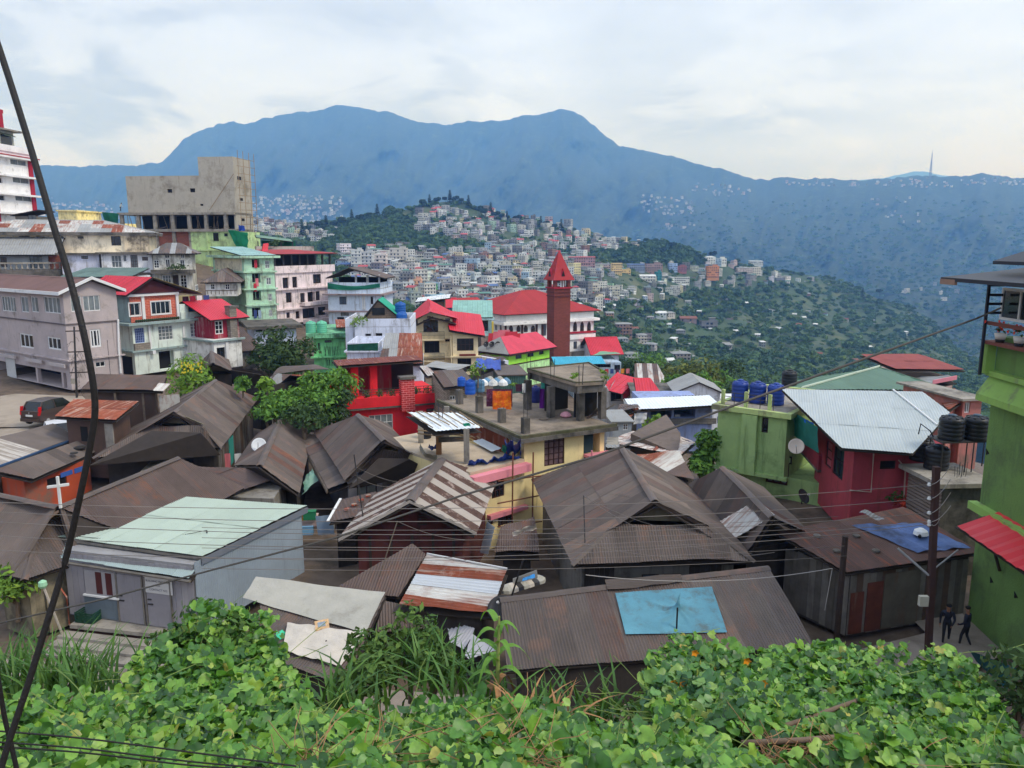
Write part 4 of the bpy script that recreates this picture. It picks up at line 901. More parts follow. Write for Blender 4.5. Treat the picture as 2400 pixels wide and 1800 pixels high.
 for sg in (-1,1): mbf.lathe(c+hd+sd*sg*.055*h-UP*.015*h,[(.012*h,0),(.012*h,.01*h)],6,ax=sd*sg)
 mbf.build('face',mat('skin',(150,108,84)),t)
 for wn,sg in (('lhand',-1),('rhand',1)):
  p_=Vector(J[wn])*h;p_=c+Vector((p_.x*ca-p_.y*sa,p_.x*sa+p_.y*ca,p_.z));mbh=MB()
  for k in range(4): o0=p_+fw*(.008*h*(k-1.5));mbh.tube([o0-UP*.01*h,o0-UP*(.03+.004*(k % 3))*h+sd*-sg*.004*h,o0-UP*(.045+.004*(k % 3))*h-sd*sg*.012*h],.0055*h,5)
  mbh.tube([p_+fw*.012*h,p_+fw*.026*h-UP*.018*h],.006*h,5);mbh.build('fingers',mat('skin',(150,108,84)),t,True)
 return t
c0=pz(f,ZA,1050,908,.3)
person(c0,1.72,R(-95),dict(chest=(0,.09,.72),neck=(0,.13,.8),headb=(0,.15,.85),head=(0,.17,.91),lsh=(-.1,.09,.78),rsh=(.1,.09,.78),lelb=(-.12,.16,.64),lwri=(-.11,.24,.56),lhand=(-.11,.27,.53),relb=(.12,.1,.62),rwri=(.12,.16,.5),rhand=(.12,.18,.46),lank=(-.055,-.12,.06),ltoe=(-.055,-.05,.02),lknee=(-.055,-.01,.28),rknee=(.055,.08,.28),rank=(.055,.08,.05),rtoe=(.055,.16,.02)),'worker in pale shirt bending on the slab beside the concrete wall',mat('pale_shirt',(196,200,196)),mat('navy_trousers',(34,36,50)))
# --- yellow stepped house behind
CREAM=P('cream_plaster',214,200,172,streak=.35)
b=Bld('stepped_house','pale yellow stepped flat-roofed house behind the rusty hip roof',ZA(500,905),165,0,Ru=ZA(655,0)[0],W=10,h=12,wall=P('pale_yellow_plaster',226,210,150));b.slab(.3,.3,MATS['pale_yellow_plaster']);b.walls()
MB().box(b.c(b.L+.02,0,b.z0),b.d*9,b.e*8,UP*9.6).build('lower_wing',MATS['pale_yellow_plaster'],b.root);MB().box(b.c(b.L+9.1,0,b.z0),b.d*7,b.e*8,UP*8).build('lower_wing',MATS['pale_yellow_plaster'],b.root)
b=Bld('roof_shelter','small dark corrugated shelter below the white block',ZA(130,945),120,8,Ru=ZA(315,0)[0],W=5,h=4,wall=mat('shelter_sheet',(120,116,108),var=.3,streak=.4),cat='shed')
b.win(0,ZA,240,935,310,990,WOODD,nx=2,ny=2,dp=.2);b.walls();sl=[b.c(-.5,-.5,b.z1+.1),b.c(b.L+.5,-.5,b.z1+.9),b.c(b.L+.5,5.5,b.z1+.9),b.c(-.5,5.5,b.z1+.1)];r=deck(b.root,[sl]);slope(r,sl,ROOFD,wave=.3)
b=Bld('retaining_wall','stained concrete retaining wall below the white block',ZA(-60,1005),119,1,Ru=ZA(330,0)[0],W=4,h=6,wall=CONCD,cat='wall');b.walls()
# --- cream house with the rusty hip roof
b=Bld('cream_house','wide cream house with rust-patched hipped metal roof',ZA(1290,1112),112,20,Ru=ZA(-420,0)[0],W=11,vb=ZA(0,1262)[1],wall=CREAM,anchor=1)
for x0,x1 in ((165,260),(960,1045)): b.win(0,ZA,x0,1118,x1,1200,WOODD,nx=3,ny=1,glass=GLASS,dp=.3)
for x0,x1 in ((320,385),(495,550),(675,722)): b.fb(0,ZA,x0,1122,x1,1140,.0,.3,CONCD,'sunshade')
b.fb(0,ZA,1075,1112,1290,1262,0,.5,P('mouldy_cream',188,172,146,stain=.6,scol=(60,54,48)),'bay')
b.band(b.z1-.05,.45,.9,CONCD,name='fascia');b.walls()
rr=at(ZA(900,992),117).z-b.z1-.4
RPATCH=lambda ic,ir,nc,nr: RUST if random.random()<.3 else (RUST2 if random.random()<.55 else ROOFG)
b.hip(rr,.9,6.3,ROOFG,wave=.35,sl=2.4,sw=1.4,mats=RPATCH,z=b.z1+.45)
# --- grey annex with pale shed roof and balustrade
b=Bld('annex_house','grey annex with pale metal lean-to roof and stone balustrade',ZA(412,1288),104,20,Ru=ZA(-300,0)[0],W=5,vb=ZA(0,1405)[1],wall=mat('pale_sheet_wall',(168,172,174),var=.2,streak=.35,scol=(120,118,112)),anchor=1)
b.win(0,ZA,258,1290,365,1395,STEEL,nx=3,ny=3,dp=.25);b.win(0,ZA,5,1300,60,1385,STEEL,nx=2,ny=2,dp=.25);b.walls()
p=[pz(b.f[0],ZA,-300,1282,1.2),pz(b.f[0],ZA,505,1278,1.2),b.c(b.L+1.6,4.5,b.z1+2.6),b.c(0,4.5,b.z1+2.6)];r=deck(b.root,[p]);slope(r,p,ROOFG,wave=.3,sw=1.2)
MB().box(pz(b.f[0],ZA,412,1405,-.3),b.d*6.2,b.e*5,UP*(b.z1-b.z0)).build('brick_bay',BRK,b.root)
zb=pz(b.f[0],ZA,300,1405).z;MB().box(b.c(0,-2,zb-5),b.d*(b.L+7),b.e*2,UP*5).build('terrace_wall',CONCD,b.root);MB().box(b.c(0,-2.0,zb+.75),b.d*(b.L+7),b.e*.3,UP*.2).build('balustrade_cap',CONC,b.root)
mb=MB().lathe((0,0,0),[(.09,0),(.16,.12),(.14,.25),(.07,.45),(.1,.62),(.12,.75)],8).mesh('baluster',CONC,True)
for k in range(30): link(bpy.data.objects.new('baluster',mb),b.root,Matrix.Translation(b.c(b.L+6.6-k*.62,-1.85,zb)))
# --- white stained row below the cream house
WST=P('stained_white_plaster',214,214,216,stain=.3,streak=.45)
b=Bld('white_row_house','stained white house under the cream house with broken shutters',ZA(1312,1266),105,20,Ru=ZA(870,0)[0],W=8,vb=ZA(0,1445)[1],wall=WST,anchor=1)
b.win(0,ZA,963,1285,1050,1390,WHITE,nx=3,ny=2,dp=.25);b.win(0,ZA,1130,1282,1190,1388,BROWNF,nx=3,ny=4,glass=GLASS2);b.win(0,ZA,1228,1298,1278,1330,BROWNF,nx=2);b.win(0,ZA,1068,1285,1090,1335,STEEL,nx=1)
b.band(b.z1-.1,.25,.6,CONCD,(0,));b.band(b.z0,.2,.5,CONCD,(0,));b.walls()
MB().box(b.c(.5,.3,b.z0-5),b.d*(b.L-1),b.e*7,UP*5).build('lower_storey',WST,b.root)
for x0,x1 in ((1140,1200),(1255,1310)): b.fb(0,ZA,x0,1460,x1,1520,-.32,-.24,GLASS,'window')
b=Bld('lavender_house','lavender-white plain house left of the stained row',ZA(872,1270),104,20,Ru=ZA(525,0)[0],W=7,vb=ZA(0,1445)[1],wall=P('lavender_white',196,198,212,stain=.25),anchor=1)
b.win(0,ZA,702,1290,760,1315,BROWNF,nx=3);b.band(b.z1-.1,.2,.6,CONCD,(0,));b.walls();b.fb(0,ZA,862,1270,880,1445,.0,.15,STEEL,'drain_pipe')
MB().box(b.c(0,.2,b.z0-5),b.d*b.L,b.e*6,UP*5).build('lower_storey',WST,b.root)
b=Bld('flat_house','low house with dull teal sheet roof behind the mauve house',ZA(560,1470),92,0,Ru=ZA(1130,0)[0],W=5,h=4,wall=WST);b.walls();p=[b.c(-.4,-.6,b.z1),b.c(b.L+.4,-.6,b.z1),b.c(b.L,5,b.z1+.9),b.c(0,5,b.z1+.9)];r=deck(b.root,[p]);slope(r,p,mat('dull_teal_sheet',(96,118,112),local=True,rnd=.1),wave=.3)
# --- white house with striped roof and overgrown balcony
b=Bld('balcony_house','mouldy white two-storey house with plants on its balcony',ZA(1650,1270),104,18,Ru=ZA(1318,0)[0],W=7,vb=ZA(0,1590)[1],wall=P('mouldy_white',210,206,194,stain=.45,streak=.5,scol=(92,84,70)),anchor=1)
for q_ in ((1330,1325,1375,1395,2,3),(1422,1278,1465,1310,2,1),(1430,1318,1470,1390,2,1),(1560,1275,1595,1310,2,1),(1555,1322,1595,1395,2,2),(1405,1455,1480,1555,3,3),(1560,1452,1615,1570,2,4)): b.win(0,ZA,*q_[:4],WHITE,nx=q_[4],ny=q_[5],glass=GLASS if q_[0] != 1405 else GLASS2,fw=.07)
b.fb(0,ZA,1495,1455,1545,1570,-.02,.04,WOODD,'door');b.fb(0,ZA,1310,1408,1690,1440,0,1.1,CONCD,'balcony');b.walls()
p0=b.f[0];pl=[[b.c(-.6,-.8,b.z1),b.c(b.L+.8,-.8,b.z1),b.c(b.L-1.5,3.4,b.z1+1.4),b.c(1.4,3.4,b.z1+1.4)],[b.c(b.L+.8,7.6,b.z1),b.c(-.6,7.6,b.z1),b.c(1.4,3.4,b.z1+1.4),b.c(b.L-1.5,3.4,b.z1+1.4)],[b.c(-.6,7.6,b.z1),b.c(-.6,-.8,b.z1),b.c(1.4,3.4,b.z1+1.4)],[b.c(b.L+.8,-.8,b.z1),b.c(b.L+.8,7.6,b.z1),b.c(b.L-1.5,3.4,b.z1+1.4)]]
r=deck(b.root,pl)
for p in pl: slope(r,p,ROOFD,wave=.3,mats=lambda ic,ir,nc,nr: ROOFG if ic % 3==1 else ROOFD,sw=.7)
# --- small purple house with dark hip roof
b=Bld('hip_roof_house','small lilac and white house with dark hipped roof',ZA(1775,1512),100,14,Ru=ZA(2045,0)[0],W=-ZA(1672,0)[0],vb=ZA(0,1640)[1],wall=P('half_timber_white',206,202,196))
for x0,x1 in ((1820,1855),(1945,1985)): b.win(0,ZA,x0,1532,x1,1580,WHITE,nx=2,ny=2)
f3=b.f[3];b.win(3,ZA,1680,1540,1705,1590,WHITE,nx=2,ny=1)
for x in range(1790,2040,34): b.fb(0,ZA,x,1588,x+5,1622,0,.05,WOOD,'timber_strip')
b.fb(0,ZA,1775,1584,2045,1590,0,.06,WOOD,'timber_strip');b.walls();MB().box(f3.pt(0,b.z0,.004),f3.d*f3.L,UP*(b.z1-b.z0),f3.n*.02).build('lilac_panel',P('lilac',158,156,190),b.root);b.hip(1.5,.6,None,ROOFD,wave=.3)
# --- pale green apartment tower
PGREEN=P('mint_plaster',166,200,172);PBEIGE=P('beige_panel',206,196,170)
b=Bld('mint_tower','five-storey mint green apartment house with beige panels',ZC(262,388),106,40,Ru=ZC(520,0)[0],W=12,vb=ZC(0,950)[1],wall=PGREEN,cat='building')
for x0,y0,x1,y1 in ((333,395,398,470),(335,520,407,600),(343,670,413,755),(335,815,410,895)):
 b.win(0,ZC,x0,y0,x1,y1,PGREEN,nx=2,ny=1,glass=DARK,dp=.7);xm=(x0+x1)//2;w_=b.fb(0,ZC,x0,y1-20,x1,y1-16,-.1,.05,STEEL,'balcony_rail')
for x0,y0,x1,y1 in ((447,410,485,475),(458,555,500,615),(475,695,507,755),(482,832,511,890)): b.win(0,ZC,x0,y0,x1,y1,WHITE,nx=2,ny=2,glass=GLASS2)
for y in (512,660,800): h=b.f[0].sz(ZC(390,y))[1];b.band(h,.22,.3,PGREEN,(0,3))
for y0,y1 in ((528,655),(676,795)): b.fb(0,ZC,412,y0,520,y1,.002,.03,PBEIGE,'beige_panel') if False else None
b.slab(.7,.3,PGREEN);b.walls();p=[b.c(-.3,-.3,b.z1+.35),b.c(b.L+.3,-.3,b.z1+.35),b.c(b.L+.3,12,b.z1+1.5),b.c(-.3,12,b.z1+1.5)];r=deck(b.root,[p]);slope(r,p,mat('pale_teal_sheet',(150,184,180),local=True,rnd=.06),wave=.35)
f3=b.f[3];a=f3.rect(ZC,10,372,255,520);MB().box(f3.pt(a[0]+.3,a[2]+.3,.004),f3.d*(a[1]-a[0]-.6),UP*(a[3]-a[2]-.6),f3.n*.03).build('beige_panel',PBEIGE,b.root)
WASH=[mat(f'wash_{i}',c,var=.15,rough=.95) for i,c in enumerate([(196,60,72),(214,120,130),(60,76,130),(220,220,220),(70,40,60),(150,170,190),(230,150,60)])]
for x,y,m_ in ((360,415,0),(372,575,1),(356,620,0),(358,850,2),(395,850,5)):
 q=pz(b.f[0],ZC,x-12,y-14,.12);q2=pz(b.f[0],ZC,x+14,y-14,.12);cloth([q,q2,q2-UP*1.1,q-UP*1.1],5,4,f'{["red","pink","navy","white","maroon","pale blue","orange"][m_]} washing hung on the mint tower, {"first" if y<500 else "second" if y<600 else "third" if y<700 else "bottom"} balcony from the top' + (' right' if x==395 else ''),WASH[m_],'washing',fold=.05,cat='laundry')
# --- pink-white house with red canopy roof
PINK=P('pink_white_plaster',222,206,206,stain=.25)
b=Bld('pink_white_house','pinkish white three-storey house with red roof canopy',ZC(535,520),119,61,Ru=ZC(1028,0)[0],W=7,vb=ZC(0,965)[1],wall=PINK)
for q_ in ((600,555,650,650),(683,548,725,642),(862,525,932,605),(628,685,678,772),(752,688,792,775),(885,672,922,752),(712,845,746,910),(772,820,880,905),(905,800,972,880),(632,855,662,905)):
 b.win(0,ZC,*q_,BROWNF,nx=2,ny=1,glass=GLASS,dp=.3,fw=.09)
b.win(0,ZC,815,678,882,770,BROWNF,nx=1,glass=DARK,dp=.9)
for y in (668,838): h=b.f[0].sz(ZC(780,y-18))[1];b.band(h,.25,.5,PINK,(0,))
for (x0,y0,x1,y1) in ((745,760,985,800),(775,905,990,955)): b.fb(0,ZC,x0,y0,x1,y1-12,0,1.2,PINK,'balcony')
b.band(b.z1,1.1,.3,PINK,(0,3),'parapet');b.slab(.1,.2,CONC);b.walls()
for k in range(8): f=b.f[0];MB().box(f.pt(.2+k*(f.L-.5)/7,b.z1+1.1,-.2),f.d*.25,UP*1.7,-f.n*.25).build('canopy_post',STEEL,b.root)
p=[b.c(-.8,-.9,b.z1+2.9),b.c(b.L+.8,-.9,b.z1+2.9),b.c(b.L+.8,9.5,b.z1+3.5),b.c(-.8,9.5,b.z1+3.5)];r=deck(b.root,[p]);slope(r,p,mat('dull_red_sheet',(168,70,74),local=True,rnd=.06,streak=.2,scol=(120,60,60)),wave=.3,sl=3.6)
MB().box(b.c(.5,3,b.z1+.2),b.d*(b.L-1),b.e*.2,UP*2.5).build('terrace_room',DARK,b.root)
p=[pz(b.f[0],ZC,610,392,-5),pz(b.f[0],ZC,660,392,-5),pz(b.f[0],ZC,738,258,-6.5),pz(b.f[0],ZC,690,262,-6.5)];r2=deck(b.root,[p],name='stair_roof');slope(r2,p,REDR,wave=.3)
b=Bld('old_terrace_house','peeling house with weedy roof terrace behind the pink-white house',ZC(375,330),140,20,Ru=ZC(870,0)[0],W=8,h=9,wall=P('peeling_pink',186,170,160,stain=.5,scol=(96,88,78)))
b.parapet(.9,.2);b.walls();p=[b.c(0,0,b.z1+2.5),b.c(b.L*.65,0,b.z1+1.7),b.c(b.L*.65,6,b.z1+2.2),b.c(0,6,b.z1+3)];r=deck(b.root,[p]);slope(r,p,mat('faded_green_sheet',(120,150,130),local=True),wave=.3)
for k in range(4): MB().box(b.c(.2+k*b.L*.2,.3,b.z1),b.d*.2,b.e*.2,UP*1.8).build('post',STEEL,b.root)
MB().box(b.c(1,2.5,b.z1),b.d*(b.L*.6),b.e*.2,UP*1.9).build('back_screen',mat('dark_green_net',(26,98,80)),b.root)
# --- pale blue house with green netting and dark gable
PBLUE=P('pale_blue_plaster',196,208,222,stain=.2)
b=Bld('pale_blue_house','pale blue house with green net on its roof parapet',ZC(1442,655),122,-5,Ru=ZC(988,0)[0],W=8,vb=ZC(0,960)[1],wall=PBLUE,anchor=1)
for q_ in ((1088,720,1150,788),(1358,720,1380,785),(1100,853,1170,885)): b.win(0,ZC,*q_,BROWNF,nx=2,dp=.25)
b.win(1,ZC,1455,705,1475,765,BROWNF,nx=1);b.fb(0,ZC,1072,897,1130,960,-.02,.06,DARK,'door')
for y in (695,840): h=b.f[0].sz(ZC(1200,y+12))[1];b.band(h,.22,.7,mat('mauve_ledge',(150,132,132),stain=.3),(0,1))
b.parapet(1.0,.15);b.walls();b.slab(.0,.1)
for x in (1290,1305): b.fb(0,ZC,x,690,x+8,830,.05,.2,WHITE,'drain_pipe')
cloth([pz(b.f[0],ZC,988,598,.12),pz(b.f[0],ZC,1440,602,.12),pz(b.f[0],ZC,1440,640,.15),pz(b.f[0],ZC,988,652,.15)],30,5,'sagging green net along the pale blue parapet',mat('teal_net',(36,120,98),var=.25,trans=.2),'shade_net',sag=.5,fold=.12,freq=20)
for x in (2.6,4.5,b.L-4,b.L-.6): MB().box(b.c(x+1.5 if x<5 else x,1.2,b.z1),b.d*.25,b.e*.25,UP*2.2).build('post',WHITE,b.root)
zr=b.z1+1.7;xr=b.L-3.9;q_=[b.c(b.L-8.2,-.3,zr),b.c(b.L+.5,-.3,zr+.1),b.c(b.L-4.6,-.3,zr+1.5)]
pl=[[b.c(b.L-8.6,6.5,zr),b.c(b.L-8.6,-.5,zr),b.c(b.L-4.8,-.5,zr+1.6),b.c(b.L-4.8,6.5,zr+1.6)],[b.c(b.L+1,-.5,zr),b.c(b.L+1,6.5,zr),b.c(b.L-4.8,6.5,zr+1.6),b.c(b.L-4.8,-.5,zr+1.6)]];r=deck(b.root,pl)
for p in pl: slope(r,p,ROOFD,wave=.3)
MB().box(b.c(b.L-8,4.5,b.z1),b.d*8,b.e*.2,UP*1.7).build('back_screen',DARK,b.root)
# --- long low pale blue building with slab roof
b=Bld('low_blue_house','long low pale blue building with concrete slab roof',ZC(345,1000),96,24,Ru=ZC(715,0)[0],W=8,vb=ZC(0,1165)[1],wall=P('chalk_blue_plaster',184,192,212,stain=.25))
for x0,x1,y in ((368,425,1012),(476,530,1000),(565,640,985)): b.win(0,ZC,x0,y-4,x1,y+14,STEEL,nx=2,dp=.2)
b.slab(.8,.35,CONCD);b.walls()
# --- mauve-grey house, left
MAUVE=P('mauve_plaster',170,158,156,stain=.15,streak=.25,k=1.2)
b=Bld('mauve_house','mauve grey three-storey gabled house by the parked car',ZB(536,300),66,55,Ru=ZB(1000,0)[0],W=17,vb=ZB(0,1160)[1],wall=MAUVE)
b.win(0,ZB,612,345,705,480,WHITE,nx=2,ny=1,glass=GLASS2,panes=True);b.win(0,ZB,720,342,865,475,WHITE,nx=3,ny=1,glass=GLASS2,panes=True)
b.win(0,ZB,780,632,872,788,WHITE,nx=3,ny=1,glass=GLASS,fw=.14,panes=True);b.win(0,ZB,825,912,912,958,WHITE,nx=2,ny=1)
for q_ in ((15,350,135,478,5),(180,350,245,485,2),(268,352,330,485,2),(380,355,520,492,4)): b.win(3,ZB,*q_[:4],WHITE,nx=q_[4],ny=1,glass=GLASS2,panes=True)
for q_ in ((172,672,285,792,3),(412,702,525,808,3)): b.win(3,ZB,*q_[:4],WHITE,nx=q_[4],ny=1,glass=GLASS,fw=.13,panes=True)
h1=b.f[0].sz(ZB(565,598))[1];h2=b.f[0].sz(ZB(610,910))[1]
b.band(h1,.1,.1,mat('dark_joint',(104,96,96)),(0,3));b.band(h2,.12,.22,MAUVE,(0,3))
f3=b.f[3];q_=f3.rect(ZB,60,1010,640,1165);f3.holes.append((q_[0]-2,f3.L-.8,b.z0+.05,h2-1.1,3.5));b.walls()
MB().box(f3.pt(0,b.z0+.05,-3.45),f3.d*f3.L,UP*4,f3.n*.05).build('garage_back_wall',mat('navy_shutter',(34,40,62)),b.root)
for s_ in (.3,.62,.9): a=f3.L*s_;MB().box(f3.pt(a,b.z0,-.3),f3.d*.35,UP*(h2-1.05-b.z0),f3.n*.3).build('column',MAUVE,b.root)
for s_ in (.25,.55,.8): MB().box(f3.pt(f3.L*s_,h2-.55,.25),f3.d*3.2,UP*.3,f3.n*.12).build('sign_beam',mat('pale_beam',(190,180,178)),b.root)
mb=MB()
for k in range(12): mb.box(f3.pt(f3.L-12.2+k*.16,b.z0+.05,.05),f3.d*.07,UP*(h2-b.z0-.3),f3.n*.05)
mb.build('roller_grille',WHITE,b.root)
ROOFM=mat('maroon_roof_sheet',(112,84,78),local=True,rnd=.06,var=.12,rough=.6)
b.gable(at(ZB(760,196),67).z-b.z1-.05,.55,'e',ROOFM,wave=.25,sl=4,wallm=MAUVE)
rg=[b.c(b.L/2,-.58,b.z1),0];f=b.f[0];zr=at(ZB(760,196),67).z
for sg in (-1,1): MB().box(b.c(b.L/2,-.62,zr-.08),b.d*sg*(b.L/2+.6)+UP*(-(zr-b.z1)*(b.L/2+.6)/(b.L/2)),b.e*.1,UP*.26).build('bargeboard',WHITE,b.root)
f3=b.f[3];MB().box(f3.pt(-.5,b.z1-.36,.5),f3.d*(f3.L+1),UP*.28,f3.n*.12).build('fascia',WHITE,b.root)
MB().tube([pz(b.f[0],ZB,1012,545,.15),pz(b.f[0],ZB,1018,800,.15),pz(b.f[0],ZB,1036,1010,.15)],.09,7).build('drain_pipe',WHITE,b.root)
# --- light green house with brick upper storey and red roof
SAGE=P('sage_white_plaster',206,216,206,stain=.12);SAGED=P('sage_grey_trim',140,158,156,stain=.2)
b=Bld('sage_house','pale sage house with brick upper storey and red roof',ZB(1140,605),78,56,Ru=ZB(1850,0)[0],W=9,vb=ZB(0,1030)[1],wall=SAGE)
f=b.f[0]
b.win(0,ZB,1165,622,1248,752,mat('blue_grille',(150,165,205)),nx=5,ny=6,glass=mat('blue_glass',(50,72,120)),fw=.05);b.win(0,ZB,1368,602,1495,725,WHITE,nx=4,ny=4,glass=GLASS2,fw=.06);b.win(0,ZB,1645,575,1765,695,WHITE,nx=4,ny=4,glass=GLASS2,fw=.06)
b.win(0,ZB,1375,820,1505,980,SAGE,nx=1,glass=DARK,dp=.8);b.win(0,ZB,1655,785,1775,890,STEEL,nx=6,ny=1,glass=GLASS,dp=.3)
b.fb(0,ZB,1155,752,1290,815,.0,.25,mat('stone_cladding',(150,140,128),brick=(.5,.2,(110,104,96)),var=.25),'stone_panel')
for x in (1285,1580,1838): b.fb(0,ZB,x,600,x+16,840,0,.14,WHITE,'pilaster')
for x in (1310,1600): b.fb(0,ZB,x-12,815,x+14,845,0,.5,WHITE,'bracket')
h1=f.sz(ZB(1140,600))[1];b.band(h1,.22,.7,SAGED,(0,3));h2=f.sz(ZB(1165,833))[1];b.band(h2,.18,.35,SAGED,(0,3))
f3=b.f[3];q_=f3.rect(ZB,1035,850,1150,960);b.walls();MB().box(f3.pt(f3.L-7,b.z0,-.02),f3.d*6.5,UP*(h2-b.z0-.5),f3.n*.05).build('porch_shade_panel',DARK,b.root)  # near-black panel on the wall stands in for the porch's shade
ORBR=mat('orange_brick',(186,88,66),brick=(.55,.17,(226,150,128)),var=.15,k=1.15)
ue=f.sz(ZB(1545,440))[0];us_=f.sz(ZB(1085,440))[0];zu=f.sz(ZB(1300,345))[1]
bu=thing  # upper storey keeps the plan of the front
fu=Fac(f.pt(.2,0,-.4),f.pt(ue,0,-.4),b.z1+.25,zu);aw=fu.rect(ZB,1118,408,1210,515);bw_=fu.rect(ZB,1308,392,1470,500)
window(b.root,fu,*aw,WHITE,nx=2,glass=GLASS,surround=WHITE);window(b.root,fu,*bw_,WHITE,nx=4,glass=GLASS,surround=WHITE)
mb=MB();wall_faces(mb,fu);mb.build('brick_front',ORBR,b.root)
MB().box(fu.pt(0,b.z1+.25,-.15),fu.d*fu.L,UP*(zu-b.z1-.25),-fu.n*7).build('upper_wall',SAGED,b.root)
for x in (1222,1520): a=fu.sz(ZB(x,440))[0];MB().box(fu.pt(a,b.z1+.25,0),fu.d*.3,UP*(zu-b.z1-.25),fu.n*.15).build('pilaster',WHITE,b.root)
MB().box(fu.pt(-.3,zu,.0),fu.d*(fu.L+.5),UP*.25,fu.n*.3).build('lintel',WHITE,b.root)
for k in range(22):
 a=.4+k*fu.L/23;q=fu.pt(a,b.z1+.28,.25);MB().lathe(q,[(.05,0),(.13,.12),(.1,.26),(.02,.3)],6).build('potted_plant',mat('dark_leaf',(52,66,40),var=.4,scale=6),b.root)
rz=fu.sz(ZB(1310,225))[1]
eL,eR=fu.pt(-.6,zu+.25,.9),fu.pt(fu.L+2.2,zu+.1,.9);mid=fu.L*.42
pk=fu.pt(mid,zu+1.9,.9);pkb=fu.pt(mid,zu+1.9,-8)
pl=[[fu.pt(-.8,zu+.2,-8),fu.pt(-.8,zu+.2,.9),pk,pkb],[fu.pt(fu.L+2.6,zu+.0,.9),fu.pt(fu.L+2.6,zu+.0,-8),pkb,pk]]
r=deck(b.root,pl);slope(r,pl[0],REDR,wave=.25,sl=4);slope(r,pl[1],mat('yellow_sheet',(188,160,84),local=True,rnd=.1,streak=.3),wave=.25,sl=4)
MB().prism([fu.pt(-.4,zu+.3,.4),fu.pt(fu.L+.6,zu+.3,.4),fu.pt(mid,zu+1.7,.4)],-fu.n*.1).build('gable_board',mat('dark_maroon',(78,34,40)),b.root)
# balcony to the right of the brick storey
ub=f.sz(ZB(1840,500))[0];MB().box(f.pt(ue+.2,b.z1+.22,0),f.d*(ub-ue),UP*.75,-f.n*.15).build('balcony_wall',SAGE,b.root);MB().box(f.pt(ue+.2,b.z1+.22,-.16),f.d*1.0,UP*1.6,-f.n*.6).build('balcony_pier',SAGE,b.root)
MB().box(f.pt(ue+.3,b.z1+.2,-4),f.d*(ub-ue),UP*2.3,-f.n*.2).build('balcony_back',P('olive_wall',150,148,110),b.root)
rail(b.root,f.pt(ue+1.4,b.z1+.97,-.1),f.pt(ub,b.z1+.97,-.1),.6,STEEL,10,2)
for k,(m_,t_) in enumerate(((4,'maroon'),(0,'red'),(3,'white'),(2,'navy'))):
 q=f.pt(ue+.9+k*.85,b.z1+2.6,-.6);cloth([q,q+f.d*.7,q+f.d*.7-UP*.9,q-UP*.9],5,5,f'{t_} washing on the line above the sage house balcony',WASH[m_],'washing',fold=.05,cat='laundry')
tank(f.pt(ub-1.6,b.z1+.25,-1.2),.5,1.2,mat('blue_plastic',(34,72,150),rough=.45),'small blue barrel tank on the sage house balcony')
# --- red cottage with stone chimney, and its white base
MROON=P('maroon_plaster',140,36,54,stain=.15,scol=(200,190,185))
b=Bld('red_cottage','crimson cottage with red corrugated roof and stone chimney',ZB(1842,540),82,56,Ru=ZB(2060,0)[0],W=7,vb=ZB(0,735)[1],wall=MROON)
b.win(0,ZB,1858,558,1928,675,WHITE,nx=2,ny=3,glass=GLASS,fw=.1);b.walls()
p=[b.c(-.9,-.8,b.z1-.1),b.c(b.L+.9,-.8,b.z1-.1),b.c(b.L+.9,4,b.z1+1.7),b.c(-.9,4,b.z1+1.7)];p2=[b.c(b.L+.9,7.8,b.z1+.4),b.c(-.9,7.8,b.z1+.4),b.c(-.9,4,b.z1+1.7),b.c(b.L+.9,4,b.z1+1.7)];r=deck(b.root,[p,p2]);slope(r,p,REDR,wave=.3,sl=5);slope(r,p2,REDR,wave=.3,sl=5)
b.fb(0,ZB,1960,440,2020,720,-.2,.6,MATS['stone_cladding'],'chimney');b.fb(0,ZB,1952,428,2028,445,-.3,.7,CONCD,'chimney_cap')
b2=Bld('white_annex','white lower storey with dark windows under the crimson cottage',ZB(1845,738),80,56,Ru=ZB(2085,0)[0],W=6,vb=ZB(0,985)[1],wall=P('annex_white',220,220,216))
b2.win(0,ZB,1876,790,1948,910,STEEL,nx=2,ny=1,glass=GLASS,dp=.25);b2.fb(0,ZB,1950,738,1975,965,0,.15,WHITE,'pilaster');b2.band(b2.z1-.1,.2,.3,SAGED,(0,3));b2.walls()
# --- bare block house with rusty roof
b=Bld('cement_shed','cement-walled shed with rusty brown roof beside white annex',ZC(245,1180),84,40,Ru=ZC(385,0)[0],W=6,vb=ZC(0,1350)[1],wall=CONC,cat='shed');b.walls();p=[b.c(-.5,-.6,b.z1-.1),b.c(b.L+.5,-.6,b.z1-.1),b.c(b.L+.5,6,b.z1+1.9),b.c(-.5,6,b.z1+1.9)];r=deck(b.root,[p]);slope(r,p,ROOFD2,wave=.2)
# --- bright green house with tanks
BGRN=P('bright_green_plaster',128,204,138,stain=.2,streak=.5,scol=(70,110,76))
b=Bld('bright_green_house','bright mint-green house with stained roof slab',ZC(862,1075),86,14,Ru=ZC(1140,0)[0],W=9,vb=ZC(0,1380)[1],wall=BGRN)
b.win(0,ZC,962,1097,1022,1117,STEEL,nx=2,dp=.2);b.win(0,ZC,905,1120,920,1178,STEEL,nx=1,dp=.2)
for x in range(985,1060,18): b.win(0,ZC,x,1265,x+8,1320,BGRN,nx=1,glass=DARK,dp=.2,fw=.02)
for x in (935,1078): b.fb(0,ZC,x,1080,x+14,1390,0,.25,BGRN,'column')
h=b.f[0].sz(ZC(1000,1245))[1];b.band(h,.18,.35,BGRN,(0,));b.slab(.75,.5,P('stained_green_slab',120,186,140,stain=.6,streak=.6,scol=(56,76,60)));b.walls()
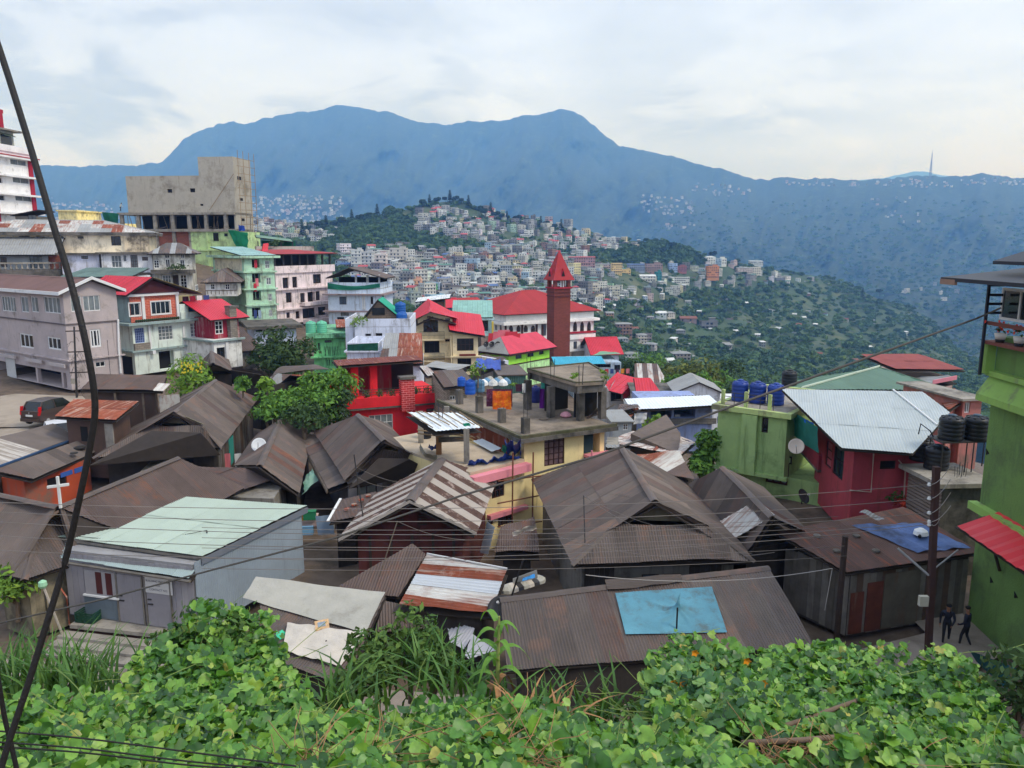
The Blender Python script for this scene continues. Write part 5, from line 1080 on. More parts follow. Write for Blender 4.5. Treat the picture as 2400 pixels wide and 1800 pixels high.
for k,x in enumerate((.9,2.1)): tank(b.c(x-1.1,.6,b.z1+.5),.58,1.3,mat('mint_tank',(110,196,160),rough=.5),f'mint green tank on the bright green house, {"left" if k == 0 else "right"} one of two')
p=[b.c(2.6,1.6,b.z1+.9),b.c(b.L+.3,1.6,b.z1+.9),b.c(b.L+.3,6,b.z1+1.4),b.c(2.6,6,b.z1+1.4)];r=deck(b.root,[p],name='roof_lean_to');slope(r,p,RUST,wave=.2)
mb=MB()
for k in range(9): q=pz(b.f[0],ZC,960+k*14,1150,.02);mb.tube([q,q-UP*random.uniform(1,3)+b.d*random.uniform(-.2,.2)],.025,4)
mb.build('water_stain_pipe',mat('dark_pipe',(60,80,62)),b.root)
# --- grey-blue house with teal gable roof and blue tanks
GBLU=P('grey_blue_plaster',200,204,216,stain=.25)
b=Bld('teal_roof_house','grey-white house with teal pitched attic roof',ZC(1140,985),84,3,Ru=ZC(1705,0)[0],W=8,vb=ZC(0,1165)[1],wall=GBLU)
for q_ in ((1312,1040,1362,1110,2),(1402,1035,1460,1085,2),(1490,1040,1562,1125,3)): b.win(0,ZC,*q_[:4],BROWNF,nx=q_[4],dp=.8,glass=GLASS)
b.fb(0,ZC,1230,935,1288,1090,0,.5,GBLU,'chimney_pier');b.parapet(.9,.15,GBLU);b.walls();b.slab(0,.05)
L_=b.L;x0_,x1_,xm_=L_*.27,L_*.82,L_*.49;y_=1.2
MB().box(b.c(x0_+.2,y_+.3,b.z1),b.d*(x1_-x0_-.4),b.e*4.5,UP*.9).build('attic_wall',mat('tan_block',(150,128,108),brick=(.6,.25,(110,98,88)),var=.2),b.root)
pk=b.c(xm_,y_,b.z1+2.9);pkb=b.c(xm_,6,b.z1+2.9);pl=[[b.c(x0_-.2,6,b.z1+.8),b.c(x0_-.2,y_,b.z1+.8),pk,pkb],[b.c(x1_+.3,y_,b.z1+.7),b.c(x1_+.3,6,b.z1+.7),pkb,pk]]
r=deck(b.root,pl);slope(r,pl[0],ROOFD,wave=.2);slope(r,pl[1],mat('teal_sheet',(52,160,130),local=True,rnd=.05),wave=.25,sl=4)
MB().prism([b.c(x0_+.2,y_+.25,b.z1+.9),b.c(x1_-.2,y_+.25,b.z1+.9),b.c(xm_,y_+.25,b.z1+2.75)],b.e*.15).build('gable_wall',MATS['tan_block'],b.root);MB().box(b.c(xm_-.7,y_+.18,b.z1+1.2),b.d*1.4,b.e*.08,UP*.8).build('gable_window',GLASS,b.root)
BT=mat('blue_tank',(30,92,168),rough=.45,var=.15)
tank(b.c(b.L-1.0,.8,b.z1+.05),.6,1.55,BT,'upright blue tank nearest the teal roof, front one');tank(b.c(b.L-1.3,2.6,b.z1+1.0),.6,1.55,BT,'blue tank standing behind and above another beside teal roof')
MB().box(b.c(b.L-2,1.9,b.z1),b.d*1.5,b.e*1.5,UP*1.0).build('tank_stand',CONC,b.root)
# --- white balcony block with green net
b=Bld('net_balcony_house','small white block with dark green net round its balcony',ZC(1155,1200),76,2,Ru=ZC(1430,0)[0],W=6,vb=ZC(0,1310)[1],wall=GBLU)
b.band(b.z1,.15,.25,GBLU);b.parapet(.9,.12,GBLU);b.walls()
cloth([pz(b.f[0],ZC,1158,1132,.1),pz(b.f[0],ZC,1425,1118,.1),pz(b.f[0],ZC,1425,1192,.14),pz(b.f[0],ZC,1158,1202,.14)],20,5,'dark green net wrapped round the small white balcony',mat('forest_net',(24,84,68),var=.3,trans=.15),'shade_net',fold=.1,freq=16)
# --- patched rusty roof
b=Bld('patched_roof_house','low house with patchwork rusty and white metal roof',ZC(1445,1300),72,4,Ru=ZC(1790,0)[0],W=7,h=3,wall=GBLU);b.walls()
p=[b.c(-.2,-.5,b.z1-.1),b.c(b.L+.3,-.5,b.z1+.1),b.c(b.L-.1,6,b.z1+2.2),b.c(0,6,b.z1+2.2)];r=deck(b.root,[p]);slope(r,p,RUST,wave=.2,sw=.8,sl=3,mats=lambda ic,ir,nc,nr: (ROOFG if ic % 2 else ROOFD) if ir==0 and ic<nc-3 else (RUST if ic>nc*.35 else ROOFG))
# --- cream three-storey house with red roofs
BUFF=P('buff_plaster',218,200,162,stain=.1,streak=.15)
b=Bld('buff_house','buff three-storey house with brown windows and red roof',ZD(292,548),106,8,Ru=ZD(590,0)[0],W=7,vb=ZD(0,1030)[1],wall=BUFF)
b.win(0,ZD,340,552,468,660,BROWNF,nx=4,ny=2,glass=GLASS,dp=.5);b.win(0,ZD,348,735,480,840,BROWNF,nx=3,ny=1,glass=DARK,dp=.9);b.win(0,ZD,362,950,480,1010,BROWNF,nx=3,dp=.6)
b.win(0,ZD,528,720,568,740,BROWNF,nx=2);b.win(0,ZD,530,540,572,560,BROWNF,nx=1)
b.fb(0,ZD,370,620,415,700,-.3,-.2,BROWNF,'door')
for y in (712,880): h=b.f[0].sz(ZD(400,y))[1];b.band(h,.2,.5,BUFF,(0,3))
for y in (660,845):
 p,q=pz(b.f[0],ZD,308,y+52,.6),pz(b.f[0],ZD,520,y+50,.6);MB().box(p-UP*.25,q-p,-b.f[0].n*.6,UP*.2).build('balcony_floor',BUFF,b.root);rail(b.root,p,q,1.0,STEEL,20,2,.02)
b.walls();zr=b.z1;xm=b.f[0].sz(ZD(400,520))[0]
pl=[[b.c(-.9,8,zr-.1),b.c(-.9,-1.2,zr-.1),b.c(xm,-1.2,zr+1.1),b.c(xm,8,zr+2.2)],[b.c(b.L+.9,-1.2,zr+.1),b.c(b.L+.9,8,zr+.1),b.c(xm,8,zr+2.2),b.c(xm,-1.2,zr+1.1)]]
r=deck(b.root,pl)
for p in pl: slope(r,p,REDR,wave=.3,sl=5)
MB().prism([b.c(0,-.02,zr),b.c(b.L,-.02,zr+.1),b.c(xm,-.02,zr+1.0)],b.e*.1).build('gable_wall',BUFF,b.root);ridge_cap(r,[pl[0][2],pl[0][3]],REDR,.16)
mb=MB()
b2=Bld('buff_wing','lower buff wing with sloping red roof and dark window',ZD(592,665),105,8,Ru=ZD(812,0)[0],W=7,vb=ZD(0,1030)[1],wall=BUFF)
b2.win(0,ZD,630,712,775,820,BROWNF,nx=4,ny=2,glass=GLASS,dp=.3);b2.win(0,ZD,635,885,755,985,BROWNF,nx=3,glass=DARK,dp=.6)
h=b2.f[0].sz(ZD(700,872))[1];b2.band(h,.2,.35,BUFF,(0,));q_=b2.fb(0,ZD,650,845,790,860,.1,.4,mat('flower_red',(120,50,44),var=.5,scale=8),'flower_box');b2.walls()
p=[b2.c(-.5,-.8,b2.z1+.5),b2.c(b2.L+1,-.8,b2.z1-.4),b2.c(b2.L+1,6,b2.z1+1.9),b2.c(-.5,6,b2.z1+2.6)];r=deck(b2.root,[p]);slope(r,p,REDR,wave=.3,sl=5)
MB().tube([pz(b2.f[0],ZD,575,690,.2),pz(b2.f[0],ZD,585,1000,.2)],.08,6).build('drain_pipe',BUFF,b2.root)
# grey canopy in front
q0=[at(ZD(350,955),84),at(ZD(590,995),80),at(ZD(765,945),84),at(ZD(450,908),92)]
t=thing('metal_canopy','flat pale grey sheet canopy on posts before the buff house','canopy',(q0[0].x,q0[0].y,q0[0].z-3));p=[q0[0],q0[1],q0[2],q0[3]];r=deck(t,[p]);slope(r,p,ROOFG,wave=.25,sw=1.0,sl=4)
for q in q0[:3]: MB().tube([q,q-UP*3.2],.07,6).build('post',STEEL,t)
# --- house behind with white roof, and pale teal building
b=Bld('brick_loft','small brick loft with white slab roof behind the buff house',ZD(325,395),120,3,Ru=ZD(520,0)[0],W=6,h=9,wall=mat('dark_block',(120,96,84),brick=(.5,.2,(96,84,76)),var=.2));b.walls();p=[b.c(-1,-.8,b.z1),b.c(b.L+1,-.8,b.z1+.6),b.c(b.L+1,6,b.z1+.8),b.c(-1,6,b.z1+.2)];r=deck(b.root,[p]);slope(r,p,mat('white_sheet',(222,224,224),local=True,rnd=.05),wave=.3)
PTEAL=P('pale_teal_plaster',178,214,214,stain=.15)
b=Bld('pale_teal_house','pale teal house with grey-green sheet roof left of the church',ZD(612,545),125,2,Ru=ZD(930,0)[0],W=7,vb=ZD(0,700)[1],wall=PTEAL);b.win(0,ZD,690,558,900,650,STEEL,nx=3,ny=1,glass=GLASS,dp=.4);b.band(b.z1-.1,.3,.5,PTEAL,(0,));b.walls()
p=[b.c(-.5,-.6,b.z1+.3),b.c(b.L+.2,-.6,b.z1+.3),b.c(b.L+.2,6,b.z1+2.6),b.c(-.5,6,b.z1+2.6)];r=deck(b.root,[p]);slope(r,p,mat('sea_green_sheet',(140,182,172),local=True,rnd=.06),wave=.35)
MB().prism([b.c(b.L+.02,-.5,b.z1-3.5),b.c(b.L+.02,1.2,b.z1-.5),b.c(b.L+.02,-.5,b.z1-.5)],b.d*.3).build('yellow_fin',mat('yellow_paint',(214,190,80)),b.root)
b=Bld('red_sheet_house','small blue house with red roof behind the brick loft',ZD(515,432),135,5,Ru=ZD(600,0)[0],W=5,h=8,wall=P('periwinkle',150,170,210));b.walls();b.gable(1.2,.6,'d',REDR)
# ------------------------------------------------------------------ church
CHW=P('church_white',226,224,220,stain=.1,streak=.15);CHR=mat('church_red_roof',(164,52,54),var=.1,local=True,rnd=.05,streak=.12,scol=(140,50,50));BRT=mat('tower_brick',(124,60,50),brick=(.5,.16,(110,66,58)),var=.12,k=1.15)
b=Bld('church','white church hall with red hipped roof and pointed windows',ZD(1052,592),148,29,Ru=ZD(1812,0)[0],W=18,vb=ZD(0,870)[1],wall=CHW,cat='church')
def lancet(b,i,z,x0,y0,x1,y1,m):
 f=b.f[i];a0,a1,h0,h1=f.rect(z,x0,y0,x1,y1);hs=h0+(h1-h0)*.55;am=(a0+a1)/2
 outer=[(a0,h0),(a1,h0),(a1,hs),(a1-(a1-a0)*.12,hs+(h1-hs)*.55),(am,h1),(a0+(a1-a0)*.12,hs+(h1-hs)*.55),(a0,hs)]
 w_=MB().prism([f.pt(a,h,.02) for a,h in outer],f.n*.08).build('window',m,b.root)
 k=.72;cx_,cz_=am,(h0+h1)/2;MB().prism([f.pt(cx_+(a-cx_)*k,cz_+(h-cz_)*k,.101) for a,h in outer],f.n*.02).build('pane',GLASS,w_)
 MB().box(f.pt(am-.05,h0+.1,.122),f.d*.1,UP*(h1-h0-.4),f.n*.03).build('mullion',m,w_)
for x in (1080,1145,1208,1270): lancet(b,0,ZD,x,598,x+32,655,BROWNF)
for x in (1635,1695,1755): lancet(b,0,ZD,x,565,x+30,650,BROWNF);b.win(0,ZD,x+2,740-(x-1635)*.05,x+32,802-(x-1635)*.05,BROWNF,nx=2)
for x in (1042,1185,1310,1360): b.fb(0,ZD,x,590,x+14,720,.0,.2,BROWNF,'brown_pier')
b.win(0,ZD,1360,588,1402,690,BROWNF,nx=2,dp=.3)
for y in (560,): b.band(b.z1-.1,.5,.9,CHW,(0,1,3),'cornice')
MB().box(b.c(0,0,b.z1+.4),b.d*b.L,b.e*b.W,UP*1.5).build('upper_wall',CHW,b.root)
h=b.f[0].sz(ZD(1700,665))[1];f=b.f[0];a=f.sz(ZD(1600,665))[0];MB().box(f.pt(a,h,0),f.d*(f.L-a+.3),UP*.35,f.n*.5).build('red_ledge',REDP,b.root);MB().box(f.pt(a,h-1.2,0),f.d*(f.L-a+.3),UP*1.0,f.n*.35).build('ledge',CHW,b.root)
for x in (960,1000): b.win(3,ZD,x,595,x+18,640,BROWNF,nx=1)
b.walls();b.hip(at(ZD(1265,297),162).z-b.z1-1.9,1.0,min(b.L,b.W)/2-.3,CHR,wave=.4,sl=6,sw=1.2,z=b.z1+2.0)
q=b.c(-5,12,b.z1);p=[b.c(-9,9,b.z1+1.5),b.c(2,9,b.z1+1.5),b.c(2,16,b.z1+4.2),b.c(-9,16,b.z1+4.2)];r=deck(b.root,[p],name='wing_roof');slope(r,p,CHR,wave=.4,sl=6);MB().box(b.c(-8,10,b.z0),b.d*8,b.e*6,UP*(b.z1-b.z0+1.2)).build('wing_wall',CHW,b.root)
MB().box(b.c(b.L-7.5,-.3,b.z0-1.5),b.d*8,b.e*6,UP*1.5).build('stone_base',CONC,b.root)
# bell tower
zb=ZD(1470,275)
tb=Bld('bell_tower','brick bell tower with red pointed spire in front of the church',ZD(1472,282),138,25,Ru=ZD(1612,0)[0],W=-ZD(1410,0)[0],vb=ZD(0,905)[1],wall=BRT,cat='tower')
for y in (352,318): h=tb.f[0].sz(ZD(1540,y))[1];tb.band(h,.2,.12,mat('tower_trim',(96,46,40)),name='string_course')
tb.band(tb.z1-.02,.25,.25,REDP,name='cornice');tb.walls()
zt=tb.f[0].sz(ZD(1540,213))[1]
for a,c_ in ((0,0),(tb.L-.6,0),(tb.L-.6,tb.W-.6),(0,tb.W-.6)): MB().box(tb.c(a,c_,tb.z1+.2),tb.d*.6,tb.e*.6,UP*(zt-tb.z1-.2)).build('belfry_pier',BRT,tb.root)
for a in (1.3,tb.L-1.5): MB().box(tb.c(a,.1,tb.z1+.2),tb.d*.2,tb.e*.2,UP*(zt-tb.z1-.2)).build('belfry_post',WHITE,tb.root)
MB().lathe(tb.c(tb.L/2,tb.W/2,tb.z1+.9),[(.5,0),(.42,.15),(.3,.5),(.2,.7),(.05,.8)],12).build('bell',mat('bell_metal',(150,150,140),metal=.6,rough=.4),tb.root,True)
MB().box(tb.c(-.1,-.1,zt),tb.d*(tb.L+.2),tb.e*(tb.W+.2),UP*.25).build('belfry_slab',BRT,tb.root)
apex=tb.c(tb.L/2,tb.W/2,at(ZD(1500,-55),139.5).z);mid_h=.32
o_=.55;c4=[tb.c(-o_,-o_,zt+.1),tb.c(tb.L+o_,-o_,zt+.1),tb.c(tb.L+o_,tb.W+o_,zt+.1),tb.c(-o_,tb.W+o_,zt+.1)]
mb=MB()
k4=[c.lerp(Vector((apex.x,apex.y,c.z)),.28)+UP*(apex.z-zt)*.22 for c in c4]
for i in range(4): mb.quad(c4[i],c4[(i+1) % 4],k4[(i+1) % 4],k4[i]);mb.quad(k4[i],k4[(i+1) % 4],apex)
mb.quad(*c4[::-1]);sp=mb.build('spire',CHR,tb.root)
for i,(dd,nn) in enumerate(((tb.d,-tb.e),(tb.e,tb.d),(-tb.d,tb.e),(-tb.e,-tb.d))):
 c=(c4[i]+c4[(i+1) % 4])/2-nn*.35+UP*.5;MB().prism([c-dd*.55,c+dd*.55,c+UP*1.5],-nn*.7).build('gablet',REDP,sp);MB().prism([c-dd*.38+UP*.12+nn*.01,c+dd*.38+UP*.12+nn*.01,c+UP*1.2+nn*.01],nn*.05).build('louvre',DARK,sp)
MB().tube([apex-UP*.2,apex+UP*1.4],.05,5).build('finial',STEEL,sp)
# --- lime house with rose roof
LIME=P('lime_plaster',150,214,70,stain=.1,streak=.2);ROSE=mat('rose_roof_sheet',(206,74,92),local=True,rnd=.06,var=.12)
b=Bld('lime_house','lime green house with rose red sheet roof below the church',ZD(1076,832),116,50,Ru=ZD(1430,0)[0],W=-ZD(830,0)[0],vb=ZD(0,990)[1],wall=LIME)
for x0,y0,x1,y1 in ((1138,812,1190,888),(1240,795,1295,870),(1340,785,1382,850)): b.win(0,ZD,x0,y0,x1,y1,WOODD,nx=3,dp=.25)
b.win(0,ZD,1145,957,1185,985,WHITE,nx=2);b.win(0,ZD,1255,935,1295,965,WHITE,nx=2)
h=b.f[0].sz(ZD(1076,950))[1];b.band(h,.15,.12,BROWNF,(0,3));f=b.f[0];MB().box(f.pt(0,b.z0-3,.004),f.d*f.L,UP*(h-b.z0+3),f.n*.03).build('pale_base',P('pale_lime_base',180,226,160),b.root);b.walls()
pk0=b.c(-.5,b.W/2,b.z1+2.0);o_=.9
pl=[[b.c(-o_,-o_,b.z1-.2),b.c(b.L+o_,-o_,b.z1-.2),b.c(b.L+.3,b.W/2,b.z1+2),b.c(1.5,b.W/2,b.z1+2)],[b.c(-o_,b.W+o_,b.z1-.2),b.c(-o_,-o_,b.z1-.2),b.c(1.5,b.W/2,b.z1+2)],[b.c(b.L+o_,b.W+o_,b.z1-.2),b.c(-o_,b.W+o_,b.z1-.2),b.c(1.5,b.W/2,b.z1+2),b.c(b.L+.3,b.W/2,b.z1+2)],[b.c(b.L+o_,-o_,b.z1-.2),b.c(b.L+o_,b.W+o_,b.z1-.2),b.c(b.L+.3,b.W/2,b.z1+2)]]
r=deck(b.root,pl);slope(r,pl[0],ROSE,wave=.3,sl=2);slope(r,pl[1],ROOFG,wave=.3);slope(r,pl[2],ROSE,wave=.3);slope(r,pl[3],ROSE,wave=.3)
b.band(b.z1-.5,.25,.8,BROWNF,(0,3),'eave_board')
for k,x in enumerate((885,935,985)): q=at(ZD(x,775),118);dish(q+UP*.2,.45,(-.4,-.8,.4),STEEL,f'small grey satellite dish on lime house roof, {("first", "second", "third")[k]} from the left',.6)
# roof terrace with washing behind lime house, and shed roof in front
b=Bld('wash_terrace','low roof terrace hung with red and pink washing by the church',ZD(840,720),122,8,Ru=ZD(1100,0)[0],W=6,h=4,wall=CONC,cat='house');b.parapet(.5,.2,CONC);b.walls()
for k,(x,m_) in enumerate(((905,0),(945,1),(985,1),(1050,0),(1075,0))): q=at(ZD(x,640+abs(k-2)*14),121);cloth([q,q+Vector((1.9,.3,0)),q+Vector((1.7,.3,-2.3)),q+Vector((-.3,0,-2.5))],6,5,f'{"red" if m_ == 0 else "pink"} washing on the terrace by the church, {("first","second","third","fourth","fifth")[k]} from left',WASH[m_],'washing',fold=.1,cat='laundry')
b=Bld('brown_roof_house','shabby house with curved brown roof under lime house',ZD(1045,905),104,40,Ru=ZD(1075,0)[0],L=None,W=9,h=4,wall=GBLU)
p=[at(ZD(812,975),102),at(ZD(1060,890),100),at(ZD(1000,868),108),at(ZD(838,855),110)];r=deck(b.root,[p]);slope(r,p,ROOFD2,wave=.3);b.walls()

# ------------------------------------------------------------------ the near huddle of tin-roofed houses
class Hut(Bld):
 def __init__(s,name,label,foot,zb,zt,wall,cat='house',group=None):
  s.p=[Vector((q[0],q[1],zt)) for q in foot];s.z0=zb;s.z1=zt;s.wall=wall;n=len(foot)
  s.f=[Fac(s.p[i],s.p[(i+1) % n],zb,zt) for i in range(n)];c=sum(s.p,Vector())/n;s.root=thing(name,label,cat,(c.x,c.y,zb),group)
def inset(pts,d):
 c=sum((Vector((p[0],p[1],0)) for p in pts),Vector())/len(pts);out=[]
 for p in pts: q=Vector((p[0],p[1],0));k=(q-c);out.append(c+k*max(.2,1-d/k.length*1.3))
 return out
def gablet(root,r,a,b_,top,m,back):             # the small wall under the ridge end of a hipped roof
 return MB().prism([Vector(a),Vector(b_),Vector(top)-UP*.12],Vector(back)).build('gablet',m,root)
def planks(parent,f,a0,a1,z0,z1,w_,mats,o=.005,th=.03,name='plank'):
 n=max(1,round((a1-a0)/w_))
 for k in range(n):
  x0=a0+(a1-a0)*k/n;x1=a0+(a1-a0)*(k+1)/n-.012
  MB().box(f.pt(x0,z0+random.uniform(-.03,.03),o+random.uniform(0,.012)),f.d*(x1-x0),UP*(z1-z0+random.uniform(-.04,.03)),f.n*th).build(name,random.choice(mats),parent)
GREYP=[mat('grey_plank_a',(122,116,108),var=.3,scale=2,streak=.4,scol=(70,64,58)),mat('grey_plank_b',(98,92,84),var=.3,scale=2,streak=.4,scol=(60,54,48)),mat('brown_plank',(92,74,62),var=.3,scale=2,streak=.4,scol=(52,42,36))]
GABM=mat('gablet_sheet',(120,112,92),var=.2,streak=.35,scol=(86,62,44))
DKW=mat('dark_plank_wall',(62,56,52),var=.35,scale=2,streak=.4,scol=(36,32,30))
def sheets_hip(h,FLp,FRp,BRp,BLp,Rf,Rb,G1,G2,m,back=None,sw=.85,sl=2.8):
 sl_=[[FLp,FRp,G2,G1],[BLp,FLp,G1,Rf,Rb],[FRp,BRp,Rb,Rf,G2],[BRp,BLp,Rb]]
 r=deck(h.root,[[FLp,FRp,G2,G1],[BLp,FLp,G1,Rf],[BLp,Rf,Rb],[FRp,BRp,Rb],[FRp,Rb,Rf],[BRp,BLp,Rb]])
 for p in sl_: slope(r,p,m,sw=sw,sl=sl)
 ridge_cap(r,[Rf,Rb],m,.13);ridge_cap(r,[FLp,G1],m,.1);ridge_cap(r,[FRp,G2],m,.1)
 bk=(Vector(Rb)-Vector(Rf)).normalized()*.5;gablet(h.root,r,Vector(G1)+bk,Vector(G2)+bk,Vector(Rf)+bk,GABM,bk*.2)
 for g_ in (G1,G2): MB().box(Vector(Rf)-UP*.14,Vector(g_)-Vector(Rf),bk*.2,UP*.14).build('bargeboard',WOODD,r)
 return r
# big dark hipped house, right of centre
A,B_,C_,D_=onz(ZL(150,1375),2.9),onz(ZL(1720,1345),2.9),onz(ZL(1130,670),2.9),onz(ZK(1275,1010),2.9)
h=Hut('tin_roof_house','large dark brown hipped tin-roof house right of centre',inset([A,B_,C_,D_],.7),-.2,2.75,mat('dim_plaster_wall',(120,116,110),stain=.4,streak=.4))
for a0,a1 in ((1.6,2.3),(2.5,3.2)): window(h.root,h.f[0],a0+.8,a1+.8,1.2,2.1,WOODD,nx=1)
h.walls();planks(h.root,h.f[0],.1,1.3,0,2.6,.2,[DKW]);planks(h.root,h.f[0],4.3,5.6,0,2.6,.2,[DKW])
sheets_hip(h,A,B_,C_,D_,onz(ZL(865,825),5),onz(ZL(575,360),5),onz(ZL(530,1020),4.0),onz(ZL(1330,1050),4.0),ROOFD)
# house right of it, ridge running back, with the pale rusted sheet
Rb,Rf=onz(ZL(1450,535),4.6),onz(ZL(1880,965),4.3);LB,LF=onz(ZL(1140,690),2.9),onz(ZL(1660,1285),2.6);RF,RB=Rf+(Rf-LF)*Vector((1,1,0)).length*0+Vector((2.2,1.4,-1.3)),Rb+Vector((2.4,1.2,-1.4))
h=Hut('tin_roof_house','dark tin-roof house with one pale rust-streaked sheet, before the green house',inset([LF,RF,RB,LB],.6),-.2,2.5,DKW);h.walls()
r=deck(h.root,[[LB,LF,Rf,Rb],[RF,RB,Rb,Rf]]);slope(r,[LB,LF,Rf,Rb],ROOFD);slope(r,[RF,RB,Rb,Rf],ROOFD);ridge_cap(r,[Rf,Rb],ROOFD,.13)
pp=[onz(ZL(1425,1020),3.0),onz(ZL(1560,1165),2.95),onz(ZL(1910,965),4.25),onz(ZL(1755,830),4.3)];nn=Vector((-.3,-.3,.9));slope(r,[q+UP*.06 for q in pp],RUST2,sw=.7,sl=4)
# striped pale and brown roof, centre
STR=mat('pale_stripe_sheet',(170,160,150),rough=.6,var=.12,local=True,rnd=.07,streak=.2,scol=(140,126,110));STRB=mat('brown_stripe_sheet',(92,70,62),var=.35,scale=3,local=True,stain=.3,scol=(180,160,148),stainscale=2.2)
lf,lb,rf,rb=onz(ZJ(1080,1340),3.0),onz(ZJ(1400,955),3.0),onz(ZK(800,1470),3.0),onz(ZK(985,1005),3.25);r0,r1=onz(ZK(222,1190),4.6),onz(ZK(500,830),4.6)
h=Hut('striped_roof_house','small maroon house with pale and brown striped gable roof',inset([lf,rf,rb,lb],.75),-.3,2.8,mat('dark_maroon_wall',(84,42,40),var=.35,scale=1.2,streak=.4,scol=(48,36,34)))
f=h.f[0];window(h.root,f,2.0,2.7,1.3,2.2,WOODD,nx=1,glass=DARK);h.walls()
mb=MB()
for k in range(5):
 a=f.L*(.1+.2*k);mb.box(f.pt(a,-.3,.01),f.d*.12,UP*3.1,f.n*.05)
mb.build('timber_post',WOODD,h.root);MB().prism([f.pt(0,2.8),f.pt(f.L,2.8),f.pt(f.L/2,4.35)],-f.n*.12).build('gable_wall',MATS['dark_maroon_wall'],h.root)
for sg in (.36,.58):
 for k in range(4): MB().box(f.pt(f.L*sg,3.2+k*.13,.01),f.d*.35,UP*.05,f.n*.06).build('vent_slat',WOODD,h.root)
r=deck(h.root,[[lb,lf,r0,r1],[rf,rb,r1,r0]]);smat=lambda ic,ir,nc,nr: STR if ic % 2==0 else STRB
slope(r,[lb,lf,r0,r1],STR,sw=.62,sl=4,mats=smat);slope(r,[rf,rb,r1,r0],STR,sw=.72,sl=4,mats=smat);ridge_cap(r,[r0,r1],ROOFD,.2)
MB().box(rf-UP*.1,r0-rf,f.n*.05,UP*.12).build('bargeboard',STR,r);MB().box(lf-UP*.1,r0-lf,f.n*.05,UP*.12).build('bargeboard',STR,r)
# lean-to roof left of the striped roof
p=[onz(ZJ(1000,1195),2.3),onz(ZJ(1240,1150),2.4),onz(ZJ(1420,930),2.8),onz(ZJ(1110,1000),2.6)]
h=Hut('lean_to','tiled brown lean-to roof with loose bricks left of striped house',inset(p,.4),-.2,2.1,DKW,'shed');h.walls();r=deck(h.root,[p]);slope(r,p,ROOFD2,wave=.16,sl=1);MB().box(p[0]+UP*.02,p[3]-p[0],Vector((-.12,0,0)),UP*.06).build('edge_board',WHITE,r)
for k in range(4): q=p[0].lerp(p[2],.3+.15*k)+UP*.07;tag(MB().box(q,Vector((.22,.08,.03)),Vector((-.05,.12,.02)),UP*.08).build('brick',BRK,r))
# hip house left of centre
A,B_,Rf,Rb,BL=onz(ZJ(1130,820),3.0),onz(ZJ(1860,690),3.0),onz(ZJ(1480,490),4.9),onz(ZJ(1250,265),4.9),onz(ZJ(870,415),3.2);BR=B_+(BL-A)*.95
h=Hut('tin_roof_house','dark hipped tin-roof house in front of the red terrace house',inset([A,B_,BR,BL],.6),-.3,2.85,mat('blue_grey_wall',(138,136,142),var=.25,streak=.4,scol=(80,76,74)));window(h.root,h.f[0],.5,1.7,.9,2.2,WOODD,nx=2);h.walls();planks(h.root,h.f[0],2.0,3.8,0,2.7,.3,GREYP)
sheets_hip(h,A,B_,BR,BL,Rf,Rb,onz(ZJ(1385,565),4.3),onz(ZJ(1645,570),4.25),ROOFD)
p=[onz(ZJ(755,485),2.5),onz(ZJ(990,912),2.3),onz(ZJ(1195,835),2.75),onz(ZJ(872,435),3.0)];r2=deck(h.root,[p],name='lower_roof');slope(r2,p,ROOFD)
MB().box(p[0],p[1]-p[0],Vector((-.08,0,-.05)),UP*-.18).build('fascia',WOOD,r2)
for k in range(3): q=onz(ZJ(790+k*15,490+k*25),2.62);MB().box(q,Vector((.35,.2,.02)),Vector((-.1,.2,0)),UP*.1).build('brick',BRK,r2)
# dark roof in the middle distance with the pale dish
R0,R1=onz(ZJ(400,705),3.9),onz(ZJ(575,315),3.9);rf,rb=onz(ZJ(740,950),2.4),onz(ZJ(850,440),2.4);lf,lb=onz(ZJ(180,705),2.7),onz(ZJ(395,420),2.9)
h=Hut('tin_roof_house','long dark tin-roof house with a white satellite dish on it',inset([lf,rf,rb,lb],.6),-.3,2.2,DKW);h.walls();r=deck(h.root,[[lb,lf,R0,R1],[rf,rb,R1,R0],[lf,rf,R0]]);slope(r,[lb,lf,R0,R1],ROOFD);slope(r,[rf,rb,R1,R0],ROOFD);slope(r,[lf,rf,R0],ROOFD);ridge_cap(r,[R0,R1],ROOFD,.14)
dish(onz(ZJ(395,530),3.6),.42,(.15,-.9,.55),mat('dish_white',(214,216,216),var=.08),'white satellite dish on the long dark tin roof',.5)
cloth([onz(ZJ(850,725),2.4),onz(ZJ(905,830),1.9),onz(ZJ(770,975),1.5),onz(ZJ(795,790),2.0)],8,10,'torn green and white plastic sheet hanging in the alley',mat('torn_plastic',(150,182,164),var=.4,scale=2,stain=.4,scol=(60,120,100)),'plastic_sheet',fold=.12)
# long gabled house with the gablet, left
FLp,FRp,Rf,Rb,BRp=onz(ZI(805,455),3.3),onz(ZI(1910,370),3.3),onz(ZI(1500,62),5.5),onz(ZB(1860,1072),5.5),onz(ZJ(390,122),3.3);BLp=FLp+(BRp-FRp)
h=Hut('tin_roof_house','long dark gablet-roofed house behind the chapel roof',inset([FLp,FRp,BRp,BLp],.8),.2,3.1,DKW);window(h.root,h.f[0],4.1,4.6,1.3,2.6,WOODD,nx=1,ny=4,glass=DARK);h.walls()
sheets_hip(h,FLp,FRp,BRp,BLp,Rf,Rb,onz(ZI(1330,165),4.7),onz(ZI(1745,182),4.7),ROOFD);planks(h.root,h.f[1],.1,h.f[1].L-.1,.4,3.0,.25,GREYP)
f=h.f[1];MB().box(f.pt(3.4,1.0,.04),f.d*1.4,UP*1.7,f.n*.05).build('teal_shutter',mat('teal_paint',(60,160,150),stain=.3),h.root)
